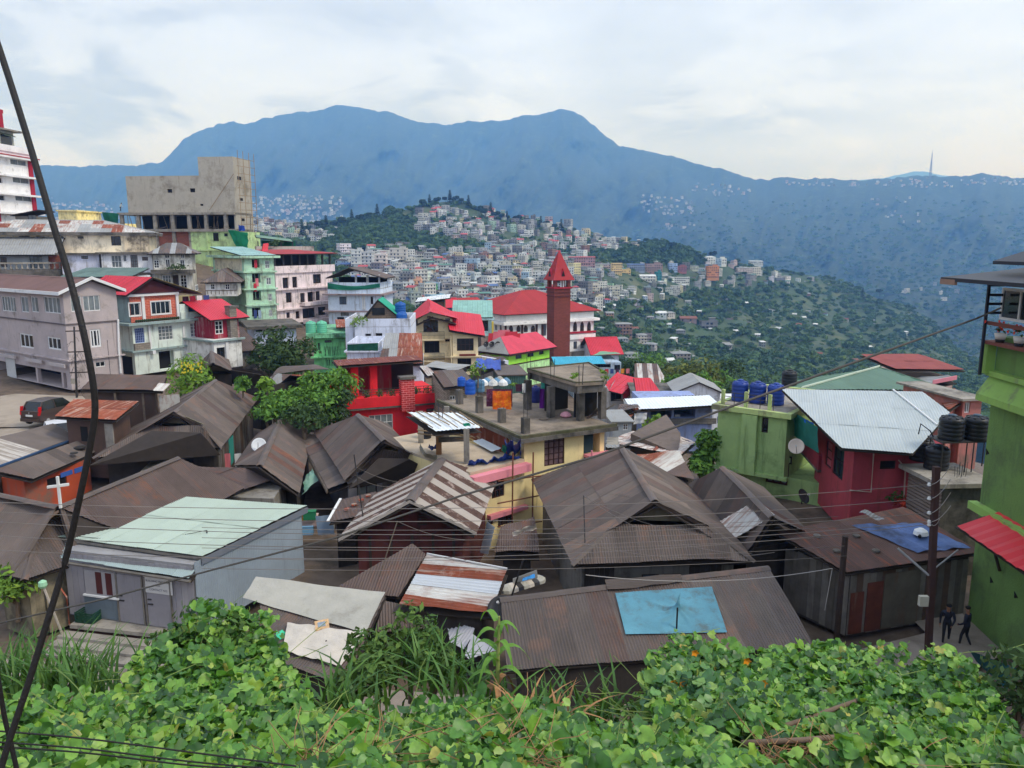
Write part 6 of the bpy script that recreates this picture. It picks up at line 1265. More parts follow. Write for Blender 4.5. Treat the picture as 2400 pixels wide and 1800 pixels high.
for k,(m_,n_) in enumerate(((1,'pink'),(3,'white'))): q=onz(ZI(1930+k*95,420),2.2);cloth([q,q+Vector((.35,.2,0)),q+Vector((.35,.2,-1.1)),q+Vector((0,0,-1.1))],4,5,f'{n_} cloth hanging at the corner of the long gablet house',WASH[m_],'washing',fold=.05,cat='laundry')
# dark roof patches behind: gable facing right, at the edge of the shrubs
R0,R1=onz(ZB(1840,930),6.4),onz(ZB(1605,880),6.4);h=Hut('tin_roof_house','dark roofed house with small gable behind the flowering shrub',[onz(ZB(1760,1000),5).xy,onz(ZB(2000,1000),5).xy,(onz(ZB(2000,1000),5)+Vector((-3,6,0))).xy,(onz(ZB(1760,1000),5)+Vector((-3,6,0))).xy],1,4.8,DKW)
a,c=onz(ZB(1745,1010),4.9),onz(ZB(2005,1000),4.9);v=Vector((-2.6,6.5,0));r=deck(h.root,[[a+v,a,R0,R0+v],[c,c+v,R0+v,R0]]);slope(r,[a+v,a,R0,R0+v],ROOFD);slope(r,[c,c+v,R0+v,R0],ROOFD);ridge_cap(r,[R0,R0+v],ROOFD,.13);MB().prism([a+v*.05,c+v*.05,R0+v*.05-UP*.12],v*.03).build('gable_wall',GREYP[0],h.root);h.walls()
for (x,y,z,w_,l_,rm,lab) in ((2010,960,4.4,9,7,ROOFD,'low dark roof right of the small gable'),):
 a=onz(ZB(x-20,1075),z-.3);b2=onz(ZC(560,1490),z-.3);c2=onz(ZC(430,1365),z+.9);d2=onz(ZC(170,1330),z+.9);h=Hut('tin_roof_house',lab,inset([a,b2,c2,d2],.6),.5,z-.4,DKW);h.walls();r=deck(h.root,[[a,b2,c2,d2]]);slope(r,[a,b2,c2,d2],rm)
a,b2,c2,d2=onz(ZC(330,1500),3.4),onz(ZC(640,1480),3.4),onz(ZC(770,1400),4),onz(ZC(560,1385),4.2);h=Hut('tin_roof_house','low patched roof with loose pale sheets by the shrub bank',inset([a,b2,c2,d2],.5),.5,3.2,DKW);h.walls();r=deck(h.root,[[a,b2,c2,d2]]);slope(r,[a,b2,c2,d2],RUST2,mats=lambda ic,ir,nc,nr: random.choice([RUST2,ROOFD2,RUST,ROOFG]))
a,b2,c2,d2=onz(ZC(430,1480),5.0),onz(ZC(760,1370),5.0),onz(ZC(1050,1350),6),onz(ZC(640,1310),6);h=Hut('tin_roof_house','wide dark roof below the green house',inset([a,b2,c2,d2],.5),1,4.8,DKW);h.walls();r=deck(h.root,[[a,b2,c2,d2]]);slope(r,[a,b2,c2,d2],ROOFD,wave=.16)
# --- chapel with the white cross: two ridges meeting
X0=onz(ZI(505,880),4.7);Rb=onz(ZI(1540,455),4.9);Ef,Eb=onz(ZI(880,1000),2.9),onz(ZI(2120,712),3.1);LW=onz(ZI(-260,720),4.7);a1,a2=onz(ZI(-260,1420),2.7),onz(ZI(210,1505),2.7);a3=onz(ZI(640,1370),2.7);g1,g2=onz(ZI(335,1015),4.0),onz(ZI(705,912),4.0);Ef=X0+(Eb-Rb)
h=Hut('chapel','low dark tin-roofed chapel with white cross on its gable',inset([a2,a3,Eb,onz(ZI(1400,300),3)],.8),0,2.6,mat('ochre_cement_wall',(150,140,116),stain=.4,streak=.4),'church')
pl=[[a1,a2,g1,X0,LW],[a2,a3,g2,g1],[Ef,Eb,Rb,X0],[a3,Ef,X0,g2]]
r=deck(h.root,[[a1,a2,g1],[a1,g1,X0,LW],[a2,a3,g2,g1],[Ef,Eb,Rb,X0],[a3,Ef,X0]])
for p in pl: slope(r,p,ROOFD if p is not pl[2] else ROOFD2,sl=3.2)
slope(r,[Rb+Vector((-3.2,1.5,-1.5)),X0+Vector((-2.6,2.6,-1.5)),X0,Rb],ROOFD)
ridge_cap(r,[X0,Rb],ROOFD,.14);ridge_cap(r,[LW,X0],ROOFD,.14);ridge_cap(r,[a2,g1],ROOFD,.11)
MB().prism([g1+Vector((.2,.4,0)),g2+Vector((.2,.4,0)),X0+Vector((.1,.3,-.1))],(0,.1,0)).build('gablet',mat('ochre_straw',(150,126,84),var=.4,scale=8),h.root);h.walls()
f=Fac(Vector((a1.x+.8,a1.y+.5,0)),Vector((a2.x-.3,a2.y+.6,0)),0,2.6);mb=MB();wall_faces(mb,f);mb.box(f.pt(0,0,-.02),f.d*f.L,UP*2.6,-f.n*2);mb.build('porch_wall',MATS['ochre_cement_wall'],h.root)
WC=mat('cross_white',(222,220,214),var=.08);cb=X0+Vector((.15,-.1,0));mb=MB();mb.box(cb+Vector((-.045,-.04,0)),(.09,0,0),(0,.08,0),(0,0,1.3));mb.box(cb+Vector((-.38,-.13,.84)),(.76,.18,.06),(-.02,.08,0),(0,0,.1));cr=mb.build('cross',WC,h.root);cr['label']='white painted cross on the chapel gable'
p=[onz(ZI(1700,545),2.7),onz(ZJ(300,885),2.7),onz(ZJ(665,800),3.0),onz(ZI(1640,525),3.3)]
h=Hut('side_shed','narrow shed with brown sheet roof right of the chapel',inset([onz(ZI(1800,800),2.6),onz(ZJ(545,1000),2.6),onz(ZJ(665,800),2.8),onz(ZI(1700,545),2.8)],.2),0,2.6,mat('weathered_sheet_wall',(140,134,124),var=.25,streak=.5,scol=(90,80,70)),'shed');h.walls();p=[onz(ZI(1920,800),2.75),onz(ZJ(660,802),2.75),onz(ZJ(300,735),3.2),onz(ZI(1650,525),3.2)];r=deck(h.root,[p]);slope(r,p,ROOFD2)
# --- orange house and grey roofs, far left
p=[onz(ZI(-250,650),3.0),onz(ZI(285,640),3.0),onz(ZI(930,352),3.2),onz(ZI(690,300),3.9),onz(ZI(-250,600),3.9)]
a,c=onz(ZI(250,650),2.9),onz(ZI(800,470),2.9);d=(c-a).normalized();n=Vector((d.y,-d.x,0))
h=Hut('orange_house','orange-red walled house with dark roof and blue patches',[a-n*.35,c-n*.35+d*.1,c-n*4,a-n*4],.4,2.9,P('orange_plaster',178,78,48,stain=.3,k=1.1));f=h.f[0]
q=f.rect(ZI,405,610,580,705);window(h.root,f,*q,BROWNF,nx=2,ny=1,glass=DARK);h.fb(0,ZI,520,570,625,610,.0,.03,mat('blue_patch',(60,100,180),var=.2),'blue_sheet');h.fb(0,ZI,640,535,720,578,.0,.03,MATS['blue_patch'],'blue_sheet');h.walls()
A0=onz(ZI(-350,760),3.0);p=[A0,onz(ZI(285,640),3.0),onz(ZI(930,352),3.15),onz(ZI(700,300),3.6),onz(ZI(-350,680),3.6)]
p=[onz(ZI(-60,665),2.9),onz(ZI(285,640),3.0),onz(ZI(930,352),3.2),onz(ZI(690,302),3.7),onz(ZI(-60,565),3.7)];p=[p[1],p[2],p[3],p[4]];r=deck(h.root,[p]);slope(r,p,ROOFD,sl=4);dk=onz(ZI(640,415),3.45);MB().lathe(dk,[(.2,0),(.2,.05),(.05,.07)],12).build('roof_vent',STEEL,r);MB().lathe(onz(ZI(690,365),3.5),[(.35,0),(.35,.05),(.05,.07)],12).build('roof_vent',STEEL,r)
p=[onz(ZI(-80,550),3.6),onz(ZI(672,278),3.6),onz(ZI(455,162),4.3),onz(ZI(-80,290),4.3)];h=Hut('grey_roof_house','house with long grey roof streaked white, below the parked car',inset(p,.4),1,3.4,DKW);h.walls();r=deck(h.root,[p]);slope(r,p,mat('grey_streak_sheet',(108,98,92),local=True,var=.2,rnd=.1),sl=4,mats=lambda ic,ir,nc,nr: mat('white_streak_sheet',(150,140,130),local=True,streak=.75,scol=(206,200,192),var=.2) if ic<nc*.42 else MATS['grey_streak_sheet']);MB().box(p[0]-UP*.05,p[1]-p[0],Vector((.1,-.1,0)),UP*.1).build('blue_gutter',mat('gutter_blue',(56,84,120)),r)
p=[onz(ZI(-200,655),2.4),onz(ZI(258,632),2.4),onz(ZI(0,560),2.8),onz(ZI(-200,560),2.8)];h=Hut('white_porch','white sheet porch roof at the left edge below orange house',inset(p,.3),0,2.2,DKW,'porch');h.walls();r=deck(h.root,[p]);slope(r,p,mat('porch_white_sheet',(214,222,224),local=True),sl=3)
# --- rusty shed and brown shed above, beside the car
p=[onz(ZB(470,1388),5.2),onz(ZB(1000,1420),5.2),onz(ZB(1200,1258),5.6),onz(ZB(640,1240),5.6)];h=Hut('rusty_roof_shed','shed with orange rusty sheet roof beside the parked car',inset(p,.45),1.6,5.05,mat('umber_board_wall',(96,74,64),var=.3,streak=.4),'shed');h.fb(0,ZB,700,1475,760,1600,.0,.02,DARK,'doorway');h.walls();MB().box(h.f[0].pt(h.f[0].L-.5,1.6,.01),h.f[0].d*.55,UP*3.3,h.f[0].n*.08).build('pale_pillar',CONC,h.root);r=deck(h.root,[p]);slope(r,p,RUST,sw=.8,sl=2)
p=[onz(ZB(695,1155),5.8),onz(ZB(1400,1165),5.8),onz(ZB(1440,1035),6.4),onz(ZB(835,1020),6.4)];h=Hut('brown_roof_shed','open-fronted shed with flat brown roof above the rusty shed',inset(p,.5),2.6,5.6,mat('umber_board_wall2',(84,66,58),var=.3,streak=.4),'shed');h.walls();r=deck(h.root,[p]);slope(r,p,ROOFD2,sl=3);pp=[onz(ZB(1320,1168),5.86),onz(ZB(1420,1172),5.86),onz(ZB(1472,1108),6.2),onz(ZB(1375,1100),6.2)];slope(r,pp,RUST2);
for x in (980,1220): q=onz(ZB(x,1170),5.7);MB().box(q-UP*3,(.14,0,0),(0,.14,0),UP*2.95).build('post',WOOD,h.root)
MB().box(onz(ZB(1370,1195),5.5)-UP*2.4,(1.1,.5,0),(0,.05,0),UP*2.3).build('rust_panel',RUST2,h.root)
# --- pale green roofed workshop (bottom left)
fl,fr,br,bl=onz(ZI(500,1140),3.5),onz(ZI(1750,1310),3.5),onz(ZJ(815,1055),3.6),onz(ZI(1575,790),3.6)
BGW=mat('blue_grey_sheet_wall',(150,162,172),var=.15,streak=.3,scol=(116,122,126),rough=.55)
h=Hut('workshop','workshop with pale green sheet roof and grey plank doors',[(-17.5,28.55),(-11.85,27.1),(-9.35,32.6),(-15.0,33.9)],.6,3.3,mat('dull_white_board',(152,150,150),var=.2,streak=.35,scol=(104,100,98)),'workshop')
PGS=mat('pale_green_sheet',(168,182,168),rough=.5,var=.08,local=True,rnd=.04,streak=.12,scol=(168,176,150));PGS2=mat('pale_blue_green_sheet',(152,168,166),rough=.5,var=.08,local=True,rnd=.04)
r=deck(h.root,[[fl,fr,br,bl]]);slope(r,[fl,fr,br,bl],PGS,sw=.8,sl=3,wave=.08,amp=.01)
aw=[onz(ZI(360,1305),2.9),onz(ZI(1640,1500),2.9),onz(ZI(1755,1330),3.3),onz(ZI(490,1172),3.3)];r2=deck(h.root,[aw],name='awning');slope(r2,aw,PGS2,sw=.8,sl=2,wave=.08,amp=.01);MB().tube([aw[0]-UP*.1,aw[1]-UP*.1],.06,6).build('gutter',GREYP[0],r2)
MB().box(fl-UP*.14,fr-fl,Vector((.05,.2,0)),UP*.1).build('fascia',GREYP[0],r)
f1=h.f[1]
slope(h.root,[f1.pt(0,.6,.03),f1.pt(f1.L,.6,.03),f1.pt(f1.L,3.45,.03),f1.pt(0,3.4,.03)],BGW,sw=.8,sl=3,wave=.09,amp=.012,name='wall_sheet',jit=.2)
MB().box(fr-UP*.3,br-fr,Vector((-.03,-.03,0)),UP*.26).build('side_fascia',mat('slate_trim',(112,118,128)),r)
f=h.f[0];LP_=[mat('lilac_grey_plank',(150,146,150),var=.2,streak=.35,scol=(108,102,104)),mat('lilac_grey_plank2',(160,156,158),var=.2,streak=.3,scol=(110,104,104))]
q=f.rect(ZM,1030,60,1250,400);h.walls()
planks(h.root,f,.05,f.L-.02,.62,3.2,.28,LP_,.004,.02)
for x0,x1 in ((1035,1240),(1280,1480)):
 q=f.rect(ZM,x0,20,x1,395);d_=MB().box(f.pt(q[0],.64,.03),f.d*(q[1]-q[0]),UP*1.95,f.n*.03).build('door',LP_[0],h.root);MB().box(f.pt(q[0]+.05,1.5,.065),f.d*.22,UP*.05,f.n*.03).build('bolt',STEEL,d_);MB().box(f.pt(q[0]+.05,1.7,.065),f.d*.16,UP*.04,f.n*.03).build('bolt',STEEL,d_)
 for x in (q[0]-.06,q[1]+.01): MB().box(f.pt(x,.62,.03),f.d*.06,UP*2.0,f.n*.06).build('door_post',GREYP[0],h.root)
q=f.rect(ZI,745,1430,1010,1640);w_=MB().box(f.pt(q[0],q[2],.03),f.d*(q[1]-q[0]),UP*(q[3]-q[2]),f.n*.03).build('shutter',LP_[1],h.root)
for k in (0.36,.68): MB().box(f.pt(q[0]+(q[1]-q[0])*k,q[2]+.08,.062),f.d*.28,UP*(q[3]-q[2]-.12),f.n*.006).build('torn_panel',mat('dark_red_board',(84,40,38),var=.3),w_)
MB().box(f.pt(q[0]-.1,q[2]-.06,.03),f.d*(q[1]-q[0]+.2),UP*.07,f.n*.09).build('sill',WHITE,w_)
q2=f.rect(ZM,745,165,1020,385);MB().box(f.pt(q2[0],.65,.03),f.d*(q2[1]-q2[0]),UP*(q[2]-.78),f.n*.02).build('lower_panel',mat('slate_board',(110,122,130),var=.25,streak=.3),h.root)
# paper notice with its printed lines
q=f.rect(ZI,1262,1475,1500,1620);nb=MB().box(f.pt(q[0],q[2],.075),f.d*(q[1]-q[0]),UP*(q[3]-q[2]),f.n*.01).build('notice',mat('notice_paper',(206,204,200),var=.08),h.root);nb['label']='white paper notice with lines of print'
def text(parent,body,o,xd,up,size,m,name='lettering',align='CENTER'):
 c=bpy.data.curves.new(name,'FONT');c.body=body;c.size=size;c.align_x=align;c.extrude=.001;ob=bpy.data.objects.new('tmp',c);COL.objects.link(ob);bpy.context.view_layer.update()
 me=bpy.data.meshes.new_from_object(ob.evaluated_get(bpy.context.evaluated_depsgraph_get()));bpy.data.objects.remove(ob);me.materials.clear();me.materials.append(m);xd=Vector(xd).normalized();up=Vector(up).normalized()
 return link(bpy.data.objects.new(name,me),parent,basis(Vector(o),xd,up,xd.cross(up)))
INK=mat('ink_grey',(70,68,72),var=.1);xm=(q[0]+q[1])/2;hh=q[3]-q[2]
text(nb,'BUILDING MATERIAL',f.pt(xm,q[2]+hh*.66,.09),f.d,UP,hh*.17,INK);text(nb,'FOR',f.pt(xm,q[2]+hh*.42,.09),f.d,UP,hh*.13,INK);text(nb,'CONTACT NO.',f.pt(xm,q[2]+hh*.16,.09),f.d,UP,hh*.17,INK)
# platform, steps and the green crate
o0,o1=onz(ZM(600,420),.6),onz(ZM(1500,520),.6);dd=(o1-o0).normalized();bk=Vector((-dd.y,dd.x,0))
t=thing('platform','raised cement platform before the workshop with slatted front','platform',(o0.x,o0.y,0));MB().box(o0-UP*.15,o1-o0+dd*1.5,bk*1.6,UP*.15).build('floor',CONC,t)
for k in range(6): MB().box(o0-UP*(.62-k*.07)+bk*(.05),o1-o0+dd*1.2,bk*.05,UP*.035).build('slat',BROWNF,t)
MB().box(o0-UP*.6+bk*.2,o1-o0+dd*1.4,bk*1.3,UP*.44).build('base',mat('dark_brown_base',(74,60,54),var=.3),t)  # base in mottled dark brown
for k in range(3): MB().box(o0-bk*(.45+.45*k)-UP*.6-dd*.2,o1-o0+dd*1.2,bk*.46,UP*(.34-.12*k)).build('step',CONC,t)
q=onz(ZM(650,400),.62);d_=dd;t=thing('crate','dark green plastic crate beside the workshop door','crate',q);CG=mat('crate_green',(28,70,52),rough=.5)
mb=MB();L_,W_,H_=.78,.5,.42;e=bk
for k in range(5):
 z=UP*(k*.085);mb.box(q+z,d_*L_,e*.02,UP*.06);mb.box(q+z+e*W_,d_*L_,e*.02,UP*.06);mb.box(q+z,d_*.02,e*W_,UP*.06);mb.box(q+z+d_*L_,d_*.02,e*W_,UP*.06)
for a_ in (0,.25,.5,.75): mb.box(q+d_*a_-e*.005,d_*.04,e*.015,UP*H_)
mb.box(q,d_*L_,e*W_,UP*.02);mb.build('crate_frame',CG,t)
# light street pole left of the workshop
q=onz(ZM(550,530),.2);t=thing('leaning_pole','leaning pale pole with lamp head left of the workshop','pole',q);tp=onz(ZM(370,80),2.6);MB().tube([q,tp],.045,6).build('shaft',mat('pale_pole',(196,186,172)),t);MB().lathe(tp,[(.1,-.1),(.16,0),(.14,.14),(.05,.2)],10).build('lamp_head',mat('lamp_green',(150,196,160)),t)
t=thing('drying_rack','rusty bent pipe frame beside the chapel wall','frame',onz(ZM(600,420),0));MB().tube([onz(ZM(600,420),.6),onz(ZM(575,180),2.0),onz(ZM(490,60),2.5)],.03,6).build('pipe',RUST,t)
def flat4(p):                                         # fourth corner moved along its sight line into the plane of the other three
 n_=(p[1]-p[0]).cross(p[2]-p[0]).normalized();r_=(p[3]-CAM).normalized();p[3]=CAM+r_*((p[0]-CAM).dot(n_)/r_.dot(n_));return p
def onq(z,x,y,p,lift): # photo point dropped on the plane of a roof
 a=p[0];n_=(p[1]-p[0]).cross(p[2]-p[0]).normalized();r_=ray(*z(x,y));return CAM+r_*((a-CAM).dot(n_)/r_.dot(n_))+(n_ if n_.z>0 else -n_)*lift
# --- tarpaulin-covered stall roof
p=[onz(ZN(690,985),1.6),onz(ZN(1150,1130),1.6),onz(ZN(1480,345),2.9),onz(ZN(380,215),3.1)]
p=[onz(ZN(480,900),1.7),onz(ZN(1130,1140),1.6),onz(ZN(1490,350),2.8),onz(ZN(370,215),3.0)];flat4(p)
h=Hut('stall','low brown-roofed stall covered with pale canvas sheets',inset(p,.5),0,1.5,DKW,'stall');h.walls();r=deck(h.root,[p]);slope(r,p,ROOFD,sl=3)
CANV=mat('grey_canvas',(176,172,160),var=.12,scale=1.5,stain=.3,scol=(140,134,120),bump=.4,bscale=10);CANV2=mat('cream_canvas',(206,196,182),var=.12,scale=2,stain=.25,scol=(160,146,130),bump=.4,bscale=9)
def drape(z,q4,p,label,m,name='canvas_sheet',lift=.1,fold=.025,n=(26,16),freq=7): return cloth([onq(z,*q,p,lift) for q in q4],n[0],n[1],label,m,name,fold=fold,freq=freq,cat='tarpaulin')
drape(ZN,[(375,208),(1492,345),(1318,700),(262,395)],p,'large grey canvas sheet on the stall roof',CANV,fold=.03)
drape(ZN,[(650,615),(1330,705),(1100,990),(605,860)],p,'smaller cream canvas sheet below the grey one on the stall',CANV2,lift=.16,fold=.05,freq=11)
q=[onq(ZN,x,y,p,.14) for x,y in ((882,612),(1000,595),(1012,665),(890,690))];t=thing('picture_frame','orange-edged picture frame lying on the canvas','frame',q[3]);u_,v_=q[2]-q[3],q[0]-q[3];MB().box(q[3],u_,v_,UP*.04).build('border',mat('orange_paper',(216,176,130),var=.3,scale=8),t);MB().box(q[3]+u_*.2+v_*.25+UP*.042,u_*.55,v_*.5,UP*.01).build('picture',mat('picture_grey',(150,160,170),var=.4,scale=8),t)
cloth([onq(ZN,x,y,p,.1) for x,y in ((555,675),(635,680),(600,745),(525,740))],8,6,'crumpled mint green plastic on the stall roof',mat('mint_plastic',(80,206,160),var=.25,scale=4),'plastic_sheet',fold=.08)
# pole in front of the stall
q=onz(ZN(975,1240),.1);tp=at(ZN(980,740),q.y);t=thing('wooden_pole','split dark wooden pole standing before the stall','pole',q);MB().tube([q,q.lerp(tp,.9),tp+Vector((-.02,0,0))],[.07,.06,.02],6).build('shaft',WOODD,t);MB().tube([q+Vector((.1,0,0)),q.lerp(tp,.85)+Vector((.08,0,0))],.05,6).build('split_half',WOODD,t)
# --- small dark roofs in the middle bottom
p=[onz(ZN(1060,288),2.2),onz(ZN(1600,370),2.1),onz(ZN(1840,0),3.2),onz(ZJ(1720,1380),3.5)];h=Hut('low_shed','low dark shed roof between stall and rusty sheets',inset(p,.5),-.2,1.9,DKW,'shed');h.walls();r=deck(h.root,[p]);slope(r,p,ROOFD2)
p2=[onz(ZN(1390,680),1.5),onz(ZN(1870,640),1.5),onz(ZN(1850,470),2.0),onz(ZN(1480,400),2.2)];h=Hut('low_shed','dark corrugated roof right of the canvas stall',inset(p2,.3),0,1.3,DKW,'shed');h.walls();r=deck(h.root,[p2]);slope(r,p2,ROOFD)
p=[onz(ZN(1845,0),3.1),onz(ZN(1600,440),2.3),onz(ZO(555,508),2.3),onz(ZO(697,130),3.1)];h=Hut('rust_panel_shed','shed roofed with rusty red and white corrugated sheets',inset([p[1],p[2],p[3],p[0]],.4),0,2.1,DKW,'shed');h.walls();r=deck(h.root,[p])
slope(r,p,RUST,sw=.62,sl=9,wave=.13,amp=.02,mats=lambda ic,ir,nc,nr: [RUST2,RUST,mat('clean_white_sheet',(192,196,200),local=True,var=.06),RUST2,RUST,RUST][min(ic,5)]);MB().box(p[0]+UP*.03,p[3]-p[0],Vector((0,-.06,.01)),UP*.05).build('white_edge',WHITE,r)
for k,(q4,m_,lab) in enumerate(((((170,560),(425,640),(330,830),(200,760)),'pale','tilted pale corrugated sheet under the dish, left one'),(((400,690),(610,830),(370,910),(330,870)),'pale','pale corrugated sheet leaning below the dish, right one'))):
 q=[onz(ZO(*x),1.6 if i in (0,1) else 1.1) for i,x in enumerate(q4)];t=thing('loose_sheet',lab,'metal sheet',q[3]);slope(t,[q[3],q[2],q[1],q[0]],mat('lilac_white_sheet',(198,196,200),local=True,var=.1,streak=.2),sw=3,sl=3,wave=.12,amp=.02,name='sheet')
dish(onz(ZO(645,470),2.4),.48,(-.25,-.55,.8),STEEL,'dark grey satellite dish beside the rusty sheets',.9)
# junk bundle between roofs
t=thing('junk_pile','pile of grey plastic and a white panel between the roofs','junk',onz(ZO(830,330),1.6))
pq=[onz(ZO(745,205),2.6),onz(ZO(950,130),2.8),onz(ZO(960,190),2.4),onz(ZO(745,260),2.2)];MB().prism(pq,Vector((0,.02,-.05))).build('white_panel',WHITE,t)
for k in range(7): q=onz(ZO(690+k*45,330-k*14),2.0);cl=MB().lathe(q,[(.05,0),(.32,.08),(.3,.2),(.12,.3)],9).build('bundle',[CANV,CANV2,STEEL][k % 3],t)
cloth([onz(ZO(840,200),2.75),onz(ZO(930,165),2.8),onz(ZO(930,200),2.7),onz(ZO(825,230),2.65)],6,4,'scrap of bright blue plastic on the junk pile',mat('sky_blue_plastic',(60,140,206)),'plastic_sheet',fold=.06)
t=thing('antenna_pole','thin dark leaning pole with blue tie between the roofs','pole',onz(ZO(735,370),1.7));MB().tube([onz(ZO(735,370),1.7),onz(ZO(740,340),2.2),onz(ZO(835,40),4.2)],.035,6).build('shaft',STEEL,t)
# --- front dark shed with the blue tarpaulin
P2=[onz(ZO(690,1010),1.7),onz(ZQ(1880,790),1.75),onz(ZQ(1480,112),3.0),onz(ZO(640,388),3.0)];flat4(P2)
h=Hut('long_shed','long dark corrugated shed in front with blue tarpaulin',inset(P2,.4),0,1.5,DKW,'shed');h.walls();r=deck(h.root,[P2]);slope(r,P2,ROOFD,sl=6,sw=.8);ridge_cap(r,[P2[3],P2[2]],ROOFD,.16)
BTP=mat('sky_blue_tarp',(92,148,166),var=.2,scale=1.2,stain=.4,scol=(88,104,104),stainscale=1.6,rough=.6,bump=.3,bscale=5)
tp_=drape(ZQ,[(152,348),(985,292),(1118,688),(240,706)],P2,'faded sky blue tarpaulin on the long front shed',BTP,'tarpaulin',lift=.1,fold=.012,n=(60,34),freq=3)
me=tp_.data                                          # ridged creases that radiate from the post
cc=onq(ZQ,680,500,P2,.08)-Vector(WM[tp_.name].translation);n_=(P2[1]-P2[0]).cross(P2[2]-P2[0]).normalized();n_=n_ if n_.z>0 else -n_;ux=(P2[1]-P2[0]).normalized();uy=n_.cross(ux)
CRS=[(0.1,1.1),(.32,.9),(2.75,1.5),(3.3,1.0),(3.75,1.3),(4.2,1.2),(5.2,.9),(5.9,.8)]
for vv in me.vertices:
 d=vv.co-cc;x,y=d.dot(ux),d.dot(uy);rr,th=math.hypot(x,y),math.atan2(y,x) % 6.283;z=.08*math.exp(-rr*rr*9)
 for a_,ln in CRS:
  dt=abs((th-a_-.12*math.sin(rr*6)+3.1416) % 6.2832-3.1416)*rr
  if rr<ln: z+=.11*math.exp(-(dt/.055)**2)*(1-rr/ln)
 vv.co+=n_*z
q=onq(ZQ,684,660,P2,.0);t=thing('shed_post','short black post poking through the blue tarpaulin','post',q);MB().tube([q-UP*.3,onq(ZQ,684,660,P2,0)+UP*.85],.03,6).build('shaft',BLACK,t)
p=[onq(ZQ,60,240,P2,.09),onq(ZQ,85,335,P2,.09),onq(ZQ,735,250,P2,.09),onq(ZQ,715,185,P2,.09)];t=thing('loose_sheet','narrow dark corrugated sheet laid along the shed ridge','metal sheet',p[0]);slope(t,p,ROOFD,sw=3,sl=9,wave=.16,amp=.03,name='sheet')
# --- rusty-roofed plank shed on the right
FL,FR,BR,BL=onz(ZG(680,1452),2.7),onz(ZG(1845,1272),2.75),Vector((17.6,33.2,3.4)),onz(ZG(70,1100),3.2);BL=flat4([FL,FR,BR,BL])[3]
h=Hut('plank_shed','weathered plank shed with rust-brown roof on the right',inset([FL,FR,BR,BL],.35),-.1,2.5,DKW,'shed');h.walls();f=h.f[0]
planks(h.root,f,0,f.L,.0,2.5,.3,GREYP);planks(h.root,h.f[3],0,h.f[3].L,0,2.6,.3,GREYP)
RD=mat('rust_red_door',(104,56,44),var=.35,scale=1.5,streak=.35,scol=(150,140,126))
for x0,x1,y0,y1 in ((835,965,60,490),(690,800,200,500)): q=f.rect(ZH,x0,y0,x1,y1);MB().box(f.pt(q[0],.05,.05),f.d*(q[1]-q[0]),UP*max(1.7,q[3]),f.n*.04).build('door',RD,h.root)
q=f.rect(ZH,975,100,1280,480);MB().box(f.pt(q[0],.05,.05),f.d*(q[1]-q[0]),UP*2.3,f.n*.03).build('stained_panel',mat('olive_board',(104,98,86),var=.35,scale=1,streak=.5,scol=(120,76,48)),h.root)
r=deck(h.root,[[FL,FR,BR,BL]]);slope(r,[FL,FR,BR,BL],mat('rust_brown_sheet',(96,74,66),local=True,var=.25,rnd=.15,streak=.38,scol=(164,84,50)),sl=3)
PG=[FL,FR,BR,BL]
drape(ZG,[(720,1050),(1330,1035),(1750,1240),(1290,1290)],PG,'crumpled royal blue tarpaulin on the rust-brown roof',mat('royal_blue_tarp',(92,114,160),var=.35,scale=1.5,stain=.4,scol=(60,66,84),bump=.6,bscale=5),'tarpaulin',fold=.06,n=(30,14),freq=12)
cl=onq(ZG,1310,1150,PG,.2);t=thing('bundle','white and black bundle lying on the royal blue tarpaulin','bundle',cl);MB().lathe(cl,[(.1,-.1),(.3,0),(.26,.16),(.1,.26)],9).build('sack',WHITE,t);MB().tube([cl+Vector((-.2,-.3,.0)),cl+Vector((.2,.3,.1))],.07,6).build('roll',BLACK,t)
for k in range(4): q=onq(ZG,420+k*170,1140+(k % 2)*130,PG,.05);MB().lathe(q,[(.16,0),(.15,.06),(.04,.1)],8).build('stone',CONCD,r)
p=[onz(ZG(760,925),3.6),onz(ZG(1010,990),3.5),onz(ZG(870,900),3.9),onz(ZG(830,895),3.9)];p=[onz(ZG(770,925),3.6),onz(ZG(945,1000),3.5),onz(ZG(1015,985),3.6),onz(ZG(850,905),3.8)];t=thing('loose_sheet','short pale corrugated sheet behind the plank shed roof','metal sheet',p[0]);slope(t,p,ROOFG,sw=2,sl=3,wave=.12,name='sheet')

# ------------------------------------------------------------------ yellow house with the roof terrace
YEL=P('pale_yellow_house',226,206,150,stain=.12,streak=.15);PNK=mat('pink_trim',(226,140,150),var=.1)
b=Bld('yellow_house','pale yellow house with unfinished concrete roof terrace',ZK(1212,668),36,28.5,zt=5.0,Ru=ZK(1905,0)[0],W=10.5,h=5.7,wall=YEL)
b.win(0,ZK,1385,632,1560,885,BROWNF,nx=4,ny=5,glass=mat('curtain_glass',(120,96,96),rough=.3,var=.5,scale=5),fw=.05,panes=True)
b.win(0,ZK,1725,600,1865,790,BROWNF,nx=1,glass=DARK,dp=1.2);b.win(0,ZK,1725,800,1880,1000,BROWNF,nx=1,glass=DARK,dp=1.2)
f=b.f[0];b.fb(0,ZK,1728,610,1805,775,-.1,.02,mat('dark_teal_door',(40,62,66)),'door');q=f.rect(ZK,1725,780,1880,800);MB().box(f.pt(q[0],q[2],0),f.d*(q[1]-q[0]+.6),UP*.15,f.n*.7).build('balcony_floor',PNK,b.root)
for x in (1740,1860): q=pz(f,ZK,x,890,.6);MB().tube([q,q+UP*1.0],.06,6).build('pink_post',PNK,b.root)
b.band(b.z1-.02,.22,.55,CONCD,(0,3),'roof_edge');b.walls();zr=b.z1+.2
